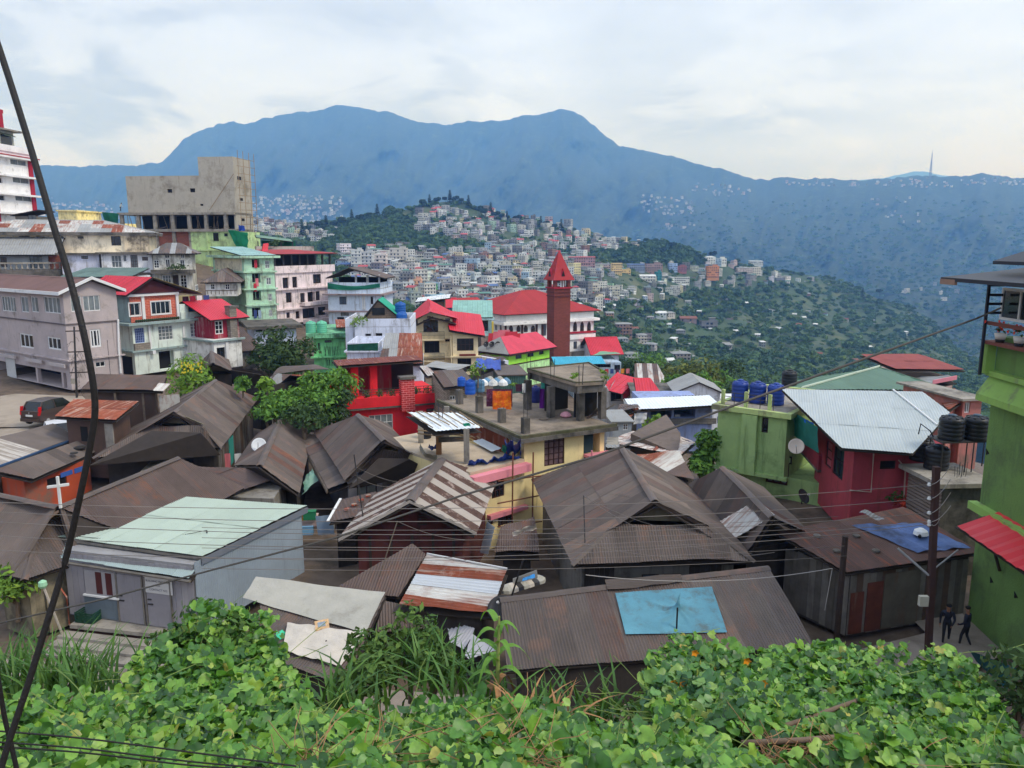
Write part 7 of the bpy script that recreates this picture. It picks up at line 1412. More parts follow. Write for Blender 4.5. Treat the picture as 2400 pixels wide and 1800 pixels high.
ROOFTOP=mat('rain_stained_slab',(142,128,112),var=.3,scale=.9,stain=.5,scol=(92,82,72),bump=.4,bscale=3)
MB().box(b.c(-.5,-.5,b.z1),b.d*(b.L+1),b.e*(b.W+.6),UP*.2).build('roof_slab',ROOFTOP,b.root)
MOSS=mat('mossy_kerb',(92,88,66),var=.4,scale=3,stain=.4,scol=(60,66,36),bump=.6,bscale=8)
for o_,d_ in ((b.c(-.5,-.5,zr),b.d*(b.L+1)),): MB().box(o_,d_,b.e*.18,UP*.16).build('kerb',MOSS,b.root)
MB().box(b.c(-.5,-.32,zr),b.d*.18,b.e*(b.W+.3),UP*.16).build('kerb',MOSS,b.root)
def rebar(q,h,parent):
 mb=MB()
 for dx,dy in ((-.09,-.09),(.09,-.09),(.09,.09),(-.09,.09)): mb.tube([q+Vector((dx,dy,0)),q+Vector((dx*1.3,dy*1.3,h*random.uniform(.7,1)))],.012,4)
 return mb.build('rebar',STEEL,parent)
def stump(px,h,hb=.9,w_=.36):
 q=onz(px,zr);o=MB().box(q-b.d*w_/2-b.e*w_/2,b.d*w_,b.e*w_,UP*h).build('column',CONCD,b.root);rebar(q+UP*h,hb,b.root);return q
stump(ZK(1222,610),.85,1.5);stump(ZK(1018,515),.8,.1);stump(ZK(825,432),1.0,.9);stump(ZK(653,355),.9,.3)
# upper frame: four columns and a slab
c0_=onz(ZK(1700,535),zr);zt_=at(ZK(1702,212),c0_.y).z
cs=[onz(ZK(*q),zt_-.3) for q in ((1700,228),(1442,205),(1243,150),(1888,215))]
for q in cs: q.z=zr;MB().box(q-b.d*.18-b.e*.18,b.d*.36,b.e*.36,UP*(zt_-zr-.3)).build('column',CONCD,b.root)
tp=[onz(ZK(1660,215),zt_),onz(ZK(1225,80),zt_),onz(ZK(1760,20),zt_),onz(ZK(1930,130),zt_),onz(ZK(1880,215),zt_)]
tp=[onz(ZK(x,y),zt_+.1) for x,y in ((1655,205),(1900,190),(1935,120),(1770,22),(1235,78))]
MB().prism(tp,UP*.16).build('upper_slab',ROOFTOP,b.root)
for i in range(5): a_,c_=tp[i],tp[(i+1) % 5];dd_=(c_-a_);ce=sum(tp,Vector())/5;inn=(ce-(a_+c_)/2).normalized();MB().box(a_-UP*.42+inn*.12,dd_,inn*.28,UP*.41).build('beam',CONCD,b.root)
for i in range(5): a_,c_=tp[i],tp[(i+1) % 5];ce=sum(tp,Vector())/5;inn=(ce-(a_+c_)/2).normalized();MB().box(a_+UP*.16,c_-a_,inn*.14,UP*.07).build('kerb',MOSS,b.root)
zt_w,zr_w=zt_+.3,zr
for px in (ZK(1455,130),ZK(1700,190),ZK(1250,60)): rebar(onz(px,zt_+.26),1.2,b.root)
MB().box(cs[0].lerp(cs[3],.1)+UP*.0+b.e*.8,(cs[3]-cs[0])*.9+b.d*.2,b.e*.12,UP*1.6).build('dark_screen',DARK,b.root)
MB().box(cs[1]+b.e*1.6+b.d*.6,b.d*1.6,b.e*.1,UP*2.0).build('dark_screen',mat('dark_grey_board',(48,46,48),var=.3),b.root)  # second screen in mottled dark grey
# things on the terrace
for k,(x,y,m_,lab) in enumerate(((1310,330,(40,50,120),'dark blue barrel under the terrace frame, left one'),(1400,250,(30,120,110),'teal barrel behind the blue one under the terrace frame'),(1500,240,(30,130,110),'teal barrel furthest right under the terrace frame'))):
 tank(onz(ZK(x,y+10),zr),.36,1.0,mat(f'barrel_{k}',m_,rough=.5),lab,ribs=3)
tank(onz(ZK(745,270),zr),.36,.95,mat('bright_blue_drum',(36,92,190),rough=.45),'bright blue drum at the far left of the roof terrace',ribs=3);tank(onz(ZK(670,200),zr),.3,.6,MATS['bright_blue_drum'],'small blue drum behind the bright blue drum',ribs=3);tank(onz(ZK(825,250),zr),.36,.8,mat('steel_blue_drum',(90,130,160),rough=.5),'faded blue drum beside the bright blue drum',ribs=3)
def hang(z,x0,x1,y0,y1,zb,label,m,fold=.05,tilt=0):
 q0=onz(z(x0,y1),zb);a_=at(z(x0,y0),q0.y);q1=at(z(x1,y1+tilt),q0.y+.3);c_=at(z(x1,y0+tilt),q0.y+.3);return cloth([a_,c_,q1,q0],10,10,label,m,'washing',fold=fold,cat='laundry')
MARC=mat('maroon_check',(92,40,66),var=.0,stain=.35,scol=(130,90,120),stainscale=8);ORC=mat('orange_print',(214,92,24),var=.3,scale=3,stain=.45,scol=(240,160,30),stainscale=4)
hang(ZK,885,1110,228,380,zr+.25,'maroon checked blanket hung on the terrace line',MARC);hang(ZK,940,1100,245,405,zr+.12,'orange patterned cloth hung over the maroon blanket',ORC,.07)
hang(ZK,1345,1405,225,395,zr+.1,'purple cloth hung between the terrace columns',mat('purple_cloth',(118,40,150),var=.15),.04);hang(ZK,1135,1195,185,250,zr+1.2,'dark brown shirt on the terrace line',WASH[4],.04);hang(ZK,1195,1225,180,260,zr+1.1,'white shirt on the terrace line',WASH[3],.03)
q=onz(ZK(1570,470),zr);t=thing('sack','pink and white sack dropped on the roof terrace','sack',q);MB().lathe(q,[(.2,0),(.34,.1),(.28,.22),(.1,.32)],10).build('bag',mat('pink_sack',(222,160,170),var=.3,scale=6),t)
q=onz(ZK(1378,492),zr);t=thing('basket_tray','round brown tray lying on the roof terrace','tray',q);MB().lathe(q,[(.25,0),(.27,.06),(.22,.05),(.02,.04)],14).build('tray',WOOD,t)
t=thing('timber_heap','heap of broken boards and creepers at the terrace corner','timber',onz(ZK(1830,470),zr))
for k in range(9): q=onz(ZK(1750+k*18,480-k*8),zr+.05);MB().box(q,Vector((random.uniform(-.3,.8),random.uniform(.2,.8),random.uniform(.1,.7))),Vector((.15,0,0)),Vector((0,.03,.03))).build('board',random.choice([WOOD,WOODD,CONCD]),t)
t=thing('heap_of_cloths','heap of blue and white sacks on the far terrace edge','sacks',onz(ZK(930,200),zr))
for k in range(8): q=onz(ZK(860+k*28,205-(k % 3)*14),zr+.1);MB().lathe(q,[(.08,0),(.36,.1),(.3,.32),(.1,.5)],8).build('sack',[WHITE,MATS['steel_blue_drum'],CANV][k % 3],t)
# cables and clothes line
# side wing: pink ledge, lower window bay with bamboo scaffold
fw_=Fac(onz(ZK(745,950),4.0),onz(ZK(1215,835),4.0),-.6,3.9)
wg=Hut('yellow_wing','yellow side wing with pink ledge and bamboo scaffold',[fw_.pt(0,0),fw_.pt(fw_.L,0),fw_.pt(fw_.L,0,-7.5),fw_.pt(0,0,-9)],-.6,3.85,YEL);fw_=wg.f[0]
wg.win(0,ZK,930,920,1040,1165,BROWNF,nx=3,ny=4,glass=GLASS,panes=True);wg.win(0,ZK,985,1310,1110,1400,BROWNF,nx=3,ny=2);wg.win(0,ZK,900,1340,945,1400,BROWNF,nx=1)
MB().box(fw_.pt(-.1,3.45,0),fw_.d*(fw_.L+.2),UP*.4,fw_.n*.45).build('pink_ledge',PNK,wg.root);q=fw_.rect(ZK,890,1255,1215,1300);MB().box(fw_.pt(q[0],q[2],0),fw_.d*(q[1]-q[0]),UP*.2,fw_.n*.3).build('pink_ledge',PNK,wg.root)
MB().box(fw_.pt(0,3.86,0),fw_.d*fw_.L,-fw_.n*8.5,UP*.14).build('terrace_slab',mat('sandy_slab',(186,168,144),var=.2,scale=.7,stain=.3,scol=(150,132,112)),wg.root);wg.walls()
BAM=MATS['bamboo'];t=thing('bamboo_scaffold','bamboo pole scaffold lashed to the yellow wing','scaffold',fw_.pt(1,-.5,1))
for px in ((1035,820,1400),(1210,815,1310)): a_=pz(fw_,ZK,px[0],px[1],.7);c_=pz(fw_,ZK,px[0]-5,px[2],.7);MB().tube([a_+UP*.4,c_],.045,6).build('pole',mat('red_bamboo',(120,72,52),var=.3),t)
for y0,y1 in ((975,960),(1165,1125),(1365,1350)): a_=pz(fw_,ZK,900,y0+20,.75);c_=pz(fw_,ZK,1280,y1-10,.75);MB().tube([a_,c_],.035,6).build('pole',MATS['red_bamboo'],t)
ztw=4.0
BLT=mat('crumpled_blue_tarp',(36,74,170),var=.35,scale=1.5,rough=.5)
cloth([onz(ZK(735,850),ztw+.35),onz(ZK(1130,800),ztw+.3),onz(ZK(1200,830),ztw-.1),onz(ZK(720,920),ztw-.3)],30,8,'crumpled dark blue tarpaulin along the wing terrace edge',BLT,'tarpaulin',fold=.16,freq=22,cat='tarpaulin')
cloth([onz(ZK(1035,680),ztw+1.2),onz(ZK(1180,700),ztw+1.2),onz(ZK(1190,790),ztw+.1),onz(ZK(1060,780),ztw+.1)],14,8,'blue tarpaulin bundle in the corner against the yellow house',BLT,'tarpaulin',fold=.2,freq=14,cat='tarpaulin');cloth([onz(ZK(1025,720),ztw+.9),onz(ZK(1080,705),ztw+1.0),onz(ZK(1085,770),ztw+.2),onz(ZK(1020,775),ztw+.2)],8,8,'green cloth beside the blue tarpaulin bundle',mat('sea_green_cloth',(30,150,120),var=.2),'cloth',fold=.1)
p=[onz(ZK(770,680),ztw+.15),onz(ZK(930,775),ztw+.1),onz(ZK(1020,745),ztw+.3),onz(ZK(850,660),ztw+.3)];t=thing('loose_sheet','grey corrugated sheets stacked on the wing terrace','metal sheet',p[0]);slope(t,p,mat('zinc_sheet',(186,192,196),local=True,rough=.4,var=.15),sw=1.2,sl=5,wave=.12,name='sheet')
# corrugated wall strip below the terrace kerb (left face of the yellow house)
f3=b.f[3];a_=[onz(ZK(575,360),5.3),onz(ZK(1010,640),5.3),onz(ZK(1000,700),4.6),onz(ZK(590,420),4.6)];a_=[f3.pt(.2,b.z1-1.3,.05),f3.pt(f3.L-1.6,b.z1-1.3,.05),f3.pt(f3.L-1.6,b.z1-.25,.05),f3.pt(.2,b.z1-.25,.05)];slope(b.root,a_,RUST,sw=1.6,sl=2,wave=.12,name='wall_sheet')
# scaffolded shelter with white sheet roof
t=thing('rooftop_shelter','half-built rooftop shelter with white sheet roof and raw columns','shelter',onz(ZK(600,760),ztw))
zs=5.9
p=[onz(ZK(445,590),zs),onz(ZK(845,555),zs),onz(ZK(800,535),zs+.1),onz(ZK(470,560),zs+.1)];WSH=mat('bright_white_sheet',(226,232,236),local=True,var=.06)
p1=[onz(ZK(445,598),zs-.1),onz(ZK(845,565),zs-.1),onz(ZK(640,440),zs+.25),onz(ZK(190,430),zs+.25)];r=deck(t,[p1],.03);slope(r,p1,WSH,sw=1.4,sl=1.2,wave=.2)
for x,y0,y1 in ((475,600,790),(715,560,870),(320,520,690),(545,500,640)):
 q=onz(ZK(x,y1),ztw);h_=zs-ztw-.1;MB().box(q-Vector((.14,.14,0)),(.28,0,0),(0,.28,0),UP*h_).build('column',CONC if x != 475 else mat('form_board',(140,100,64),var=.3),t);
rebar(onz(ZK(490,480),zs+.2),.9,t)
for k in range(7): q0=onz(ZK(200+k*75,425-(k % 2)*6),zs+.32);q1=onz(ZK(420+k*72,560-(k % 3)*12),zs+.12);MB().tube([q0,q1],.03,5).build('bamboo_pole',BAM,t)
for y_ in (640,670): MB().tube([onz(ZK(290,y_-60),ztw+1.0),onz(ZK(760,y_),ztw+1.0)],.04,5).build('bamboo_pole',BAM,t)
mb=MB();q0,q1=onz(ZK(470,690),ztw+.8),onz(ZK(710,680),ztw+.8);MB().box(q0,q1-q0,Vector((0,.15,0)),UP*.25).build('beam',CONCD,t)
cloth([onz(ZK(300,680),ztw+1.0),onz(ZK(470,800),ztw+.7),onz(ZK(470,880),ztw-.6),onz(ZK(310,780),ztw-.2)],10,8,'grey dust sheet hanging off the half-built shelter',CANV,'cloth',sag=.3,fold=.08)
tank(onz(ZK(360,650),ztw),.33,.9,mat('black_tank',(34,36,40),rough=.45,var=.2),'black tank standing under the white sheet shelter',ribs=4)
cloth([onz(ZK(680,525),zs+.3),onz(ZK(735,520),zs+.3),onz(ZK(750,545),zs+.15),onz(ZK(690,550),zs+.15)],6,4,'sea green cloth thrown on the shelter roof',MATS['sea_green_cloth'],'cloth',fold=.1)
cloth([onz(ZK(385,720),ztw+.5),onz(ZK(455,715),ztw+.4),onz(ZK(460,755),ztw+.1),onz(ZK(380,745),ztw+.1)],8,5,'small blue tarpaulin heap under the shelter',BLT,'tarpaulin',fold=.1,cat='tarpaulin')
for k in range(10): q0=onz(ZK(750+random.uniform(-20,200),600+random.uniform(0,100)),ztw+.1);MB().tube([q0,q0+Vector((random.uniform(.3,.9),random.uniform(-1.6,-.8),.05))],.03,5).build('bamboo_pole',BAM,t)
p=[onz(ZK(950,1640),1.5),onz(ZK(1345,1640),1.5),onz(ZK(1300,1330),2.3),onz(ZK(1010,1420),2.3)];h=Hut('low_shed','low dark roof in the gap under the yellow wing',inset(p,.4),-.3,1.3,DKW,'shed');h.walls();r=deck(h.root,[p]);slope(r,p,ROOFD2)
q=onz(ZK(1215,1480),2.3);cloth([onz(ZK(1110,1465),2.5),onz(ZK(1310,1390),2.8),onz(ZK(1320,1430),2.5),onz(ZK(1115,1500),2.3)],10,4,'torn white plastic strip beside the big dark roof',CANV2,'plastic_sheet',fold=.08)
p=[onz(ZK(905,1659),1.2),onz(ZK(835,1640),1.0),onz(ZK(895,1370),2.6),onz(ZK(965,1420),2.6)];t=thing('loose_sheet','bent grey corrugated sheet against the maroon house wall','metal sheet',p[1]);slope(t,[p[1],p[0],p[3],p[2]],mat('zinc_sheet',(186,192,196)),sw=2,sl=5,wave=.1,name='sheet')
# ------------------------------------------------------------------ red terrace house
RED=P('signal_red_plaster',206,36,44,stain=.12,streak=.25,scol=(120,40,40));REDB=mat('red_brick_painted',(200,56,56),brick=(.5,.17,(236,150,150)),var=.1,k=1.1)
b=Bld('red_house','signal red house with planted roof terrace and brick chimney',ZC(1190,1650),57,22,Ru=ZC(2040,0)[0],W=8,h=7,wall=RED)
b.win(0,ZJ,1345,265,1552,400,WHITE,nx=4,ny=2,glass=GLASS2,panes=True);b.win(0,ZJ,1840,210,1945,240,WOODD,nx=2);b.win(3,ZJ,1100,200,1180,300,WHITE,nx=2,ny=2)
b.band(b.z1-.45,.12,.35,CONCD,(0,3));b.parapet(.75,.16,RED,z=b.z1-.3,out=.35,faces=(0,3));b.walls()
zr=b.z1;rail(b.root,b.c(-.2,-.2,zr+.45),b.c(b.L+.2,-.2,zr+.45),.6,STEEL,14,3,.02);rail(b.root,b.c(-.2,-.2,zr+.45),b.c(-.2,b.W,zr+.45),.6,STEEL,9,3,.02)
MB().box(b.c(b.L+.02,-.35,zr-.3),b.d*.3,b.e*.8,UP*1.9).build('end_pier',RED,b.root)
q=b.f[0].rect(ZC,1612,1425,1725,1700);MB().box(b.f[0].pt(q[0],q[2],-.2),b.d*(q[1]-q[0]),UP*(q[3]-q[2]),b.f[0].n*.75).build('chimney',REDB,b.root);MB().box(b.f[0].pt(q[0]-.1,q[3],-.3),b.d*(q[1]-q[0]+.2),UP*.2,b.f[0].n*.95).build('chimney_cap',CONCD,b.root)
# back room of the terrace with red pillars and rusty roof
yb=4.6
for x in (1225,1395): a_=b.f[0].sz(ZC(x,1450))[0];MB().box(b.c(a_+.2,2.6,zr),b.d*.55,b.e*.5,UP*2.55).build('pillar',RED,b.root)
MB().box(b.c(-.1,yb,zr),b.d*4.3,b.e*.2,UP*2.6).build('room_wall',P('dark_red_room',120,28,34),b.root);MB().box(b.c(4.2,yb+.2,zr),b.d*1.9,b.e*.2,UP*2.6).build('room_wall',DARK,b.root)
p=[b.c(-.6,1.9,zr+2.65),b.c(6.2,1.9,zr+2.75),b.c(6.2,4.4,zr+2.8),b.c(-.6,4.4,zr+2.75)];r=deck(b.root,[p]);slope(r,p,mat('brick_red_sheet',(122,68,60),local=True,streak=.35,scol=(190,150,120),rnd=.1),wave=.2)
p=[b.c(6.3,1.4,zr+1.5),b.c(b.L-.6,1.4,zr+1.6),b.c(b.L-.8,3.6,zr+2.0),b.c(6.3,3.6,zr+2.0)];r=deck(b.root,[p],name='lean_to_roof');slope(r,p,RUST2,wave=.2);MB().box(b.c(6.8,1.6,zr),b.d*2.0,b.e*.1,UP*1.4).build('green_screen',mat('green_ribbed',(50,92,74),var=.2),b.root)
LEAFD=mat('terrace_leaf',(74,104,50),var=.4,scale=4,tint=.4,trans=.15)
def bush(name,label,c,r,hgt,n,leaf,m,seed=0,group=None,trunk=True,lobes=8,cat='shrub',twist=.5,droop=0.0):
 g_=np.random.default_rng(seed);c=Vector(c);t_=thing(name,label,cat,c,group)
 L_=g_.normal(size=(lobes,3));L_ /= np.linalg.norm(L_,axis=1)[:,None];L_*=np.array([r*.6,r*.6,hgt*.3])*g_.uniform(.5,1,(lobes,1));L_[:,2]+=hgt*.6
 d=g_.normal(size=(n,3));d /= np.linalg.norm(d,axis=1)[:,None];d[:,2]=np.abs(d[:,2])*1.1-.35;rr=g_.uniform(.25,1,(n,1))**.4
 pz_=L_[np.arange(n) % lobes]+d*rr*np.array([r*.5,r*.5,hgt*.3]);pz_[:,2]=np.maximum(pz_[:,2],.05*hgt)
 nr=d+g_.normal(size=(n,3))*twist;nr[:,2]+=.35;nr /= np.linalg.norm(nr,axis=1)[:,None]
 a_=np.cross(nr,g_.normal(size=(n,3)));a_ /= np.linalg.norm(a_,axis=1)[:,None];b_=np.cross(nr,a_);s_=leaf*g_.uniform(.6,1.3,(n,1))
 V=np.stack([pz_-a_*s_,pz_-b_*s_*.42+nr*s_*.12,pz_+a_*s_,pz_+b_*s_*.42+nr*s_*.12],1).reshape(-1,3);Fq=np.arange(n*4).reshape(-1,4)
 W_=Matrix.Translation(c);link(bpy.data.objects.new('foliage',np_mesh('foliage',V,Fq,m,tint=np.repeat(g_.random(n),4))),t_,W_)
 if trunk:
  mb_=MB();mb_.tube([(0,0,-.3),(g_.normal()*.05*r,0,hgt*.3),(g_.normal()*.1*r,g_.normal()*.1*r,hgt*.6)],[.06*r+.02,.045*r+.015,.02*r+.01],6)
  for k in range(min(lobes,5)): mb_.tube([(0,0,hgt*.2),tuple(L_[k]*.55+np.array([0,0,hgt*.1])),tuple(L_[k])],[.035*r+.01,.02*r+.008,.006],5)
  mb_.build('trunk',WOOD,t_,world=W_)
 return t_
for k in range(9): bush('terrace_plant',f'leafy plant on the red house terrace, {("first","second","third","fourth","fifth","sixth","seventh","eighth","ninth")[k]} from the left along the rail',b.c(.3+k*.95,.3,zr),.45,.9,90,.1,LEAFD,200+k,'plants on the red terrace',cat='plant')
tank(b.c(4.9,1.0,zr),.45,.8,MATS['black_tank'],'squat black tank on the red house terrace',ribs=3)
bush('trailing_weed','weeds trailing over the red house parapet',b.f[0].pt(7.4,zr-1.0,.45),.9,.5,160,.09,LEAFD,33,cat='weeds',trunk=False)
# ------------------------------------------------------------------ small roofs between red house and terrace
b=Bld('stone_cottage','small stone-walled cottage with dark roof right of red house',ZC(2040,1490),55,20,Ru=ZC(2190,0)[0],W=5,h=5,wall=mat('pale_stone_wall',(176,164,146),brick=(.4,.14,(120,110,98)),var=.25));b.win(0,ZC,2042,1575,2092,1640,WHITE,nx=2,ny=2);b.walls();p=[b.c(-.6,-.6,b.z1),b.c(b.L+.5,-.6,b.z1+.1),b.c(b.L+.5,2.6,b.z1+.7),b.c(-.6,2.6,b.z1+.7)];r=deck(b.root,[p]);slope(r,p,ROOFD)
p=[at(ZD(770,990),70),at(ZD(1010,1000),68),at(ZD(1010,985),72),at(ZD(800,975),74)];cloth([p[0]+UP*.2,p[1]+UP*.2,p[2]+UP*1.0,p[3]+UP*1.0],20,6,'blue tarpaulin ridge behind the roof terrace',BLT,'tarpaulin',fold=.15,freq=14,cat='tarpaulin')
b=Bld('green_sheet_hut','low hut of dark green corrugated sheets behind the terrace',ZD(1000,1035),66,8,Ru=ZD(1225,0)[0],W=5,h=4,wall=mat('dark_green_sheet',(62,92,86),var=.2,streak=.3),cat='hut');b.walls();slope(b.root,[b.c(0,-.05,b.z1-2),b.c(b.L,-.05,b.z1-2),b.c(b.L,-.05,b.z1),b.c(0,-.05,b.z1)],mat('green_wall_sheet',(66,98,90),local=True),wave=.16,name='wall_sheet');b.slab(.2,.1,ROOFD)
# ------------------------------------------------------------------ roofs right of centre, beyond the terrace
b=Bld('red_roof_hut','hut with bright red sheet roof and red balcony right of terrace',ZD(1950,1170),100,20,Ru=ZD(2160,0)[0],W=6,h=6,wall=P('grey_hut_wall',176,172,168));b.win(0,ZD,1960,1175,2060,1255,STEEL,nx=2,glass=DARK,dp=.5);b.walls()
p=[at(ZD(1945,1165),99),at(ZD(2060,1195),98),at(ZD(2195,1060),103),at(ZD(2030,1015),108)];flat4(p);r=deck(b.root,[p]);slope(r,p,REDR,wave=.25,sl=6);MB().box(at(ZD(2065,1255),98.5),at(ZD(2165,1165),101)-at(ZD(2065,1255),98.5),Vector((.1,.2,0)),UP*1.2).build('red_railing',REDP,b.root)
p2=[at(ZD(1905,1105),100),p[0],p[3],at(ZD(1990,1030),108)];slope(r,p2,REDR,wave=.25)
b=Bld('teal_canopy_house','house with turquoise canopy and red roof right of the church',ZD(1640,925),128,6,Ru=ZD(2050,0)[0],W=8,h=8,wall=P('dusty_blue',160,176,190));b.win(0,ZD,1820,935,1960,965,STEEL,nx=5,glass=DARK,dp=.6);b.win(0,ZD,1990,940,2040,985,STEEL,nx=2);b.walls()
p=[b.c(-3.5,-1.6,b.z1),b.c(b.L-3,-1.6,b.z1),b.c(b.L-3,2,b.z1+.8),b.c(-3.5,2,b.z1+.8)];r=deck(b.root,[p]);slope(r,p,mat('turquoise_sheet',(70,170,200),local=True,rnd=.06),wave=.3)
p=[at(ZD(1800,860),132),at(ZD(2050,845),132),at(ZD(1990,830),138),at(ZD(1870,825),138)];slope(r,p,mat('leaf_green_sheet',(120,172,140),local=True),wave=.3)
for k in range(7): q=b.f[0].pt(b.L*.42+k*.9,b.z1-1.0,.6);cloth([q,q+b.d*.6,q+b.d*.6-UP*.8,q-UP*.8],4,4,f'small washing under the turquoise canopy, {("first","second","third","fourth","fifth","sixth","seventh")[k]} from the left',WASH[(k*2+3) % 7],'washing',fold=.05,cat='laundry')
b=Bld('red_gable_house','distant house with bright red roof right of the church base',ZD(1810,830),150,10,Ru=ZD(2030,0)[0],W=8,h=6,wall=GBLU);b.walls();b.gable(2.4,.8,'d',REDR,wave=.35)
b=Bld('rust_striped_house','long low house with rust-striped roof by the trees',ZE(335,1500),112,-6,Ru=ZE(600,0)[0],W=7,h=5,wall=CONCD);b.walls();p=[b.c(-.5,-.8,b.z1),b.c(b.L+.5,-.8,b.z1),b.c(b.L-1,6,b.z1+2.6),b.c(0,6,b.z1+2.6)];r=deck(b.root,[p]);slope(r,p,ROOFD2,wave=.3,sw=.8,mats=lambda ic,ir,nc,nr: RUST2 if ic % 2 else ROOFD2)
b=Bld('grey_slab_house','flat grey house with white upper block below the trees',ZE(330,1590),92,-4,Ru=ZE(670,0)[0],W=9,h=6,wall=P('dirty_white',190,188,182));b.slab(.3,.2,CONCD);b.walls();MB().box(b.c(b.L+.1,-.4,b.z0),b.d*5.2,b.e*6,UP*(b.z1-b.z0+.8)).build('white_wing',WST,b.root);MB().box(b.c(b.L+5.4,-.2,b.z0),b.d*3.5,b.e*5,UP*(b.z1-b.z0-.3)).build('white_wing',WST,b.root)
pk=b.c(b.L+2.7,-.8,b.z1+2.1);pl=[[b.c(b.L-.3,6,b.z1+.8),b.c(b.L-.3,-.8,b.z1+.8),pk,pk+b.e*7],[b.c(b.L+5.7,-.8,b.z1+.8),b.c(b.L+5.7,6,b.z1+.8),pk+b.e*7,pk]];r=deck(b.root,pl);[slope(r,q,ROOFG,wave=.3) for q in pl];MB().prism([b.c(b.L+.2,-.42,b.z1+.8),b.c(b.L+5.2,-.42,b.z1+.8),b.c(b.L+2.7,-.42,b.z1+1.9)],b.e*.1).build('gable_wall',WST,b.root)
b=Bld('red_porch_house','small house with bright red porch roof, lower right of terrace',ZE(400,1650),82,-3,Ru=ZE(590,0)[0],W=6,h=4,wall=P('royal_wall',90,110,150));b.walls();p=[b.c(-.6,-.8,b.z1),b.c(b.L+.4,-.8,b.z1),b.c(b.L-1.2,4,b.z1+2.2),b.c(-.8,4,b.z1+2.2)];r=deck(b.root,[p]);slope(r,p,REDR,wave=.25)
# open house with white roof and hung clothes; lavender wall below
b=Bld('open_loft_house','open-sided loft with white curved roof full of hanging clothes',ZL(815,25),66,2,Ru=ZL(1365,0)[0],W=8,vb=ZL(0,400)[1],wall=P('lavender_blue',136,150,190,stain=.2))
f=b.f[0]
for x0,x1 in ((830,1010),(1030,1215)): q=f.rect(ZL,x0,10,x1,108);f.holes.append((q[0],q[1],q[2],q[3]+.0,2.5));MB().box(f.pt(q[0]-.1,q[2],-2.45),f.d*(q[1]-q[0]+.2),UP*(b.z1-.03-q[2]),f.n*.05).build('loft_back',mat('dark_green_room',(36,52,46)),b.root)
q=f.rect(ZL,830,112,1365,160);MB().box(f.pt(q[0]-.5,q[2],0),f.d*(q[1]-q[0]+.8),UP*(q[3]-q[2]),f.n*.15).build('block_band',mat('grey_block',(136,132,126),brick=(.5,.22,(110,106,100)),var=.2),b.root);b.walls()
p=[b.c(-1.8,-1.2,b.z1+.1),b.c(b.L+.4,-1.2,b.z1+.5),b.c(b.L+.4,2.6,b.z1+.6),b.c(-1.8,2.6,b.z1+.3)];r=deck(b.root,[p]);slope(r,p,WSH,wave=.25,sl=4);p5=[b.c(b.L+.4,8,b.z1-.9),b.c(-1.8,8,b.z1-.9),p[3],p[2]];slope(r,p5,ROOFG,wave=.25,sl=4);p=[at(ZL(630,115),64),at(ZL(700,105),63),p[0]+b.d*.2,p[3]];slope(r,[p[0],p[1],p[2],p[3]],ROOFG,wave=.25,sl=9)
for k in range(9): q=f.pt(.5+k*.95,b.z1-.9+.1*(k % 3),-.5);cloth([q,q+b.d*.5,q+b.d*.5-UP*(.5+.2*(k % 2)),q-UP*.6],4,4,f'garment hung in the open loft, {("first","second","third","fourth","fifth","sixth","seventh","eighth","ninth")[k]} from the left',WASH[(3,0,3,5,3,1,2,3,0)[k]],'washing',fold=.05,cat='laundry')
cloth([at(ZL(690,70),62),at(ZL(800,65),62),at(ZL(790,150),62),at(ZL(680,165),62)],10,8,'white sheet hanging beside the open loft',WASH[3],'washing',fold=.12,cat='laundry')
# brown roofs in between
for k,(pts,m_,zz,lab) in enumerate(((((520,65),(740,15),(700,-10),(560,-5)),ROOFD2,62,'brown pitched roof behind the white hanging sheet'),(((500,135),(620,130),(740,20),(520,70)),RUST,60,'red-brown sheet roof above the small grey hut'))):
 q=[at(ZL(*x),zz+(0 if i<2 else 4)) for i,x in enumerate(pts)];h=Hut('small_hut',lab,inset(q,.4),q[0].z-3,q[0].z-.1,CONCD,'hut');h.walls();r=deck(h.root,[q]);slope(r,q,m_,wave=.2)
b=Bld('grey_hut','small grey hut with paned window beyond the yellow house',ZL(505,145),58,4,Ru=ZL(665,0)[0],W=4,h=3.5,wall=P('hut_grey',150,156,162),cat='hut');b.win(0,ZL,590,160,635,215,WHITE,nx=2,ny=2);b.win(0,ZL,530,170,560,210,WHITE,nx=2,ny=1);b.slab(.2,.08,ROOFG);b.walls()
# rust-blotched pale hip roof
a,c2,d2,e2=at(ZL(490,320),50),at(ZL(1090,430),44),at(ZL(1222,325),50),at(ZL(960,225),57);e3=at(ZL(640,215),60);pk=at(ZL(965,255),51)
h=Hut('blotched_roof_house','house with pale hip roof blotched with rust',inset([at(ZL(520,420),50),c2,d2,e2],.8),c2.z-4,c2.z-.2,mat('board_wall_brown',(110,96,88),var=.3,streak=.4));h.walls();z_=c2.z
f=h.f[1];
for k in range(3): MB().box(f.pt(.6+k*1.2,z_-1.6,.0),f.d*.7,UP*1.1,f.n*.05).build('window',GLASS,h.root)
pl=[[at(ZL(480,330),50),at(ZL(860,395),46),pk,at(ZL(680,225),57)],[at(ZL(860,395),46),c2,d2,pk],[d2,e2,pk]];BLO=mat('blotched_sheet',(206,200,194),local=True,var=.12,stain=.55,scol=(126,66,44),stainscale=2.2,rnd=.08);r=deck(h.root,[[q[0],q[1],q[2]] for q in pl]);[slope(r,q,BLO,wave=.2,sl=1.4,sw=.9) for q in pl];ridge_cap(r,[at(ZL(860,395),46),pk],RUST)
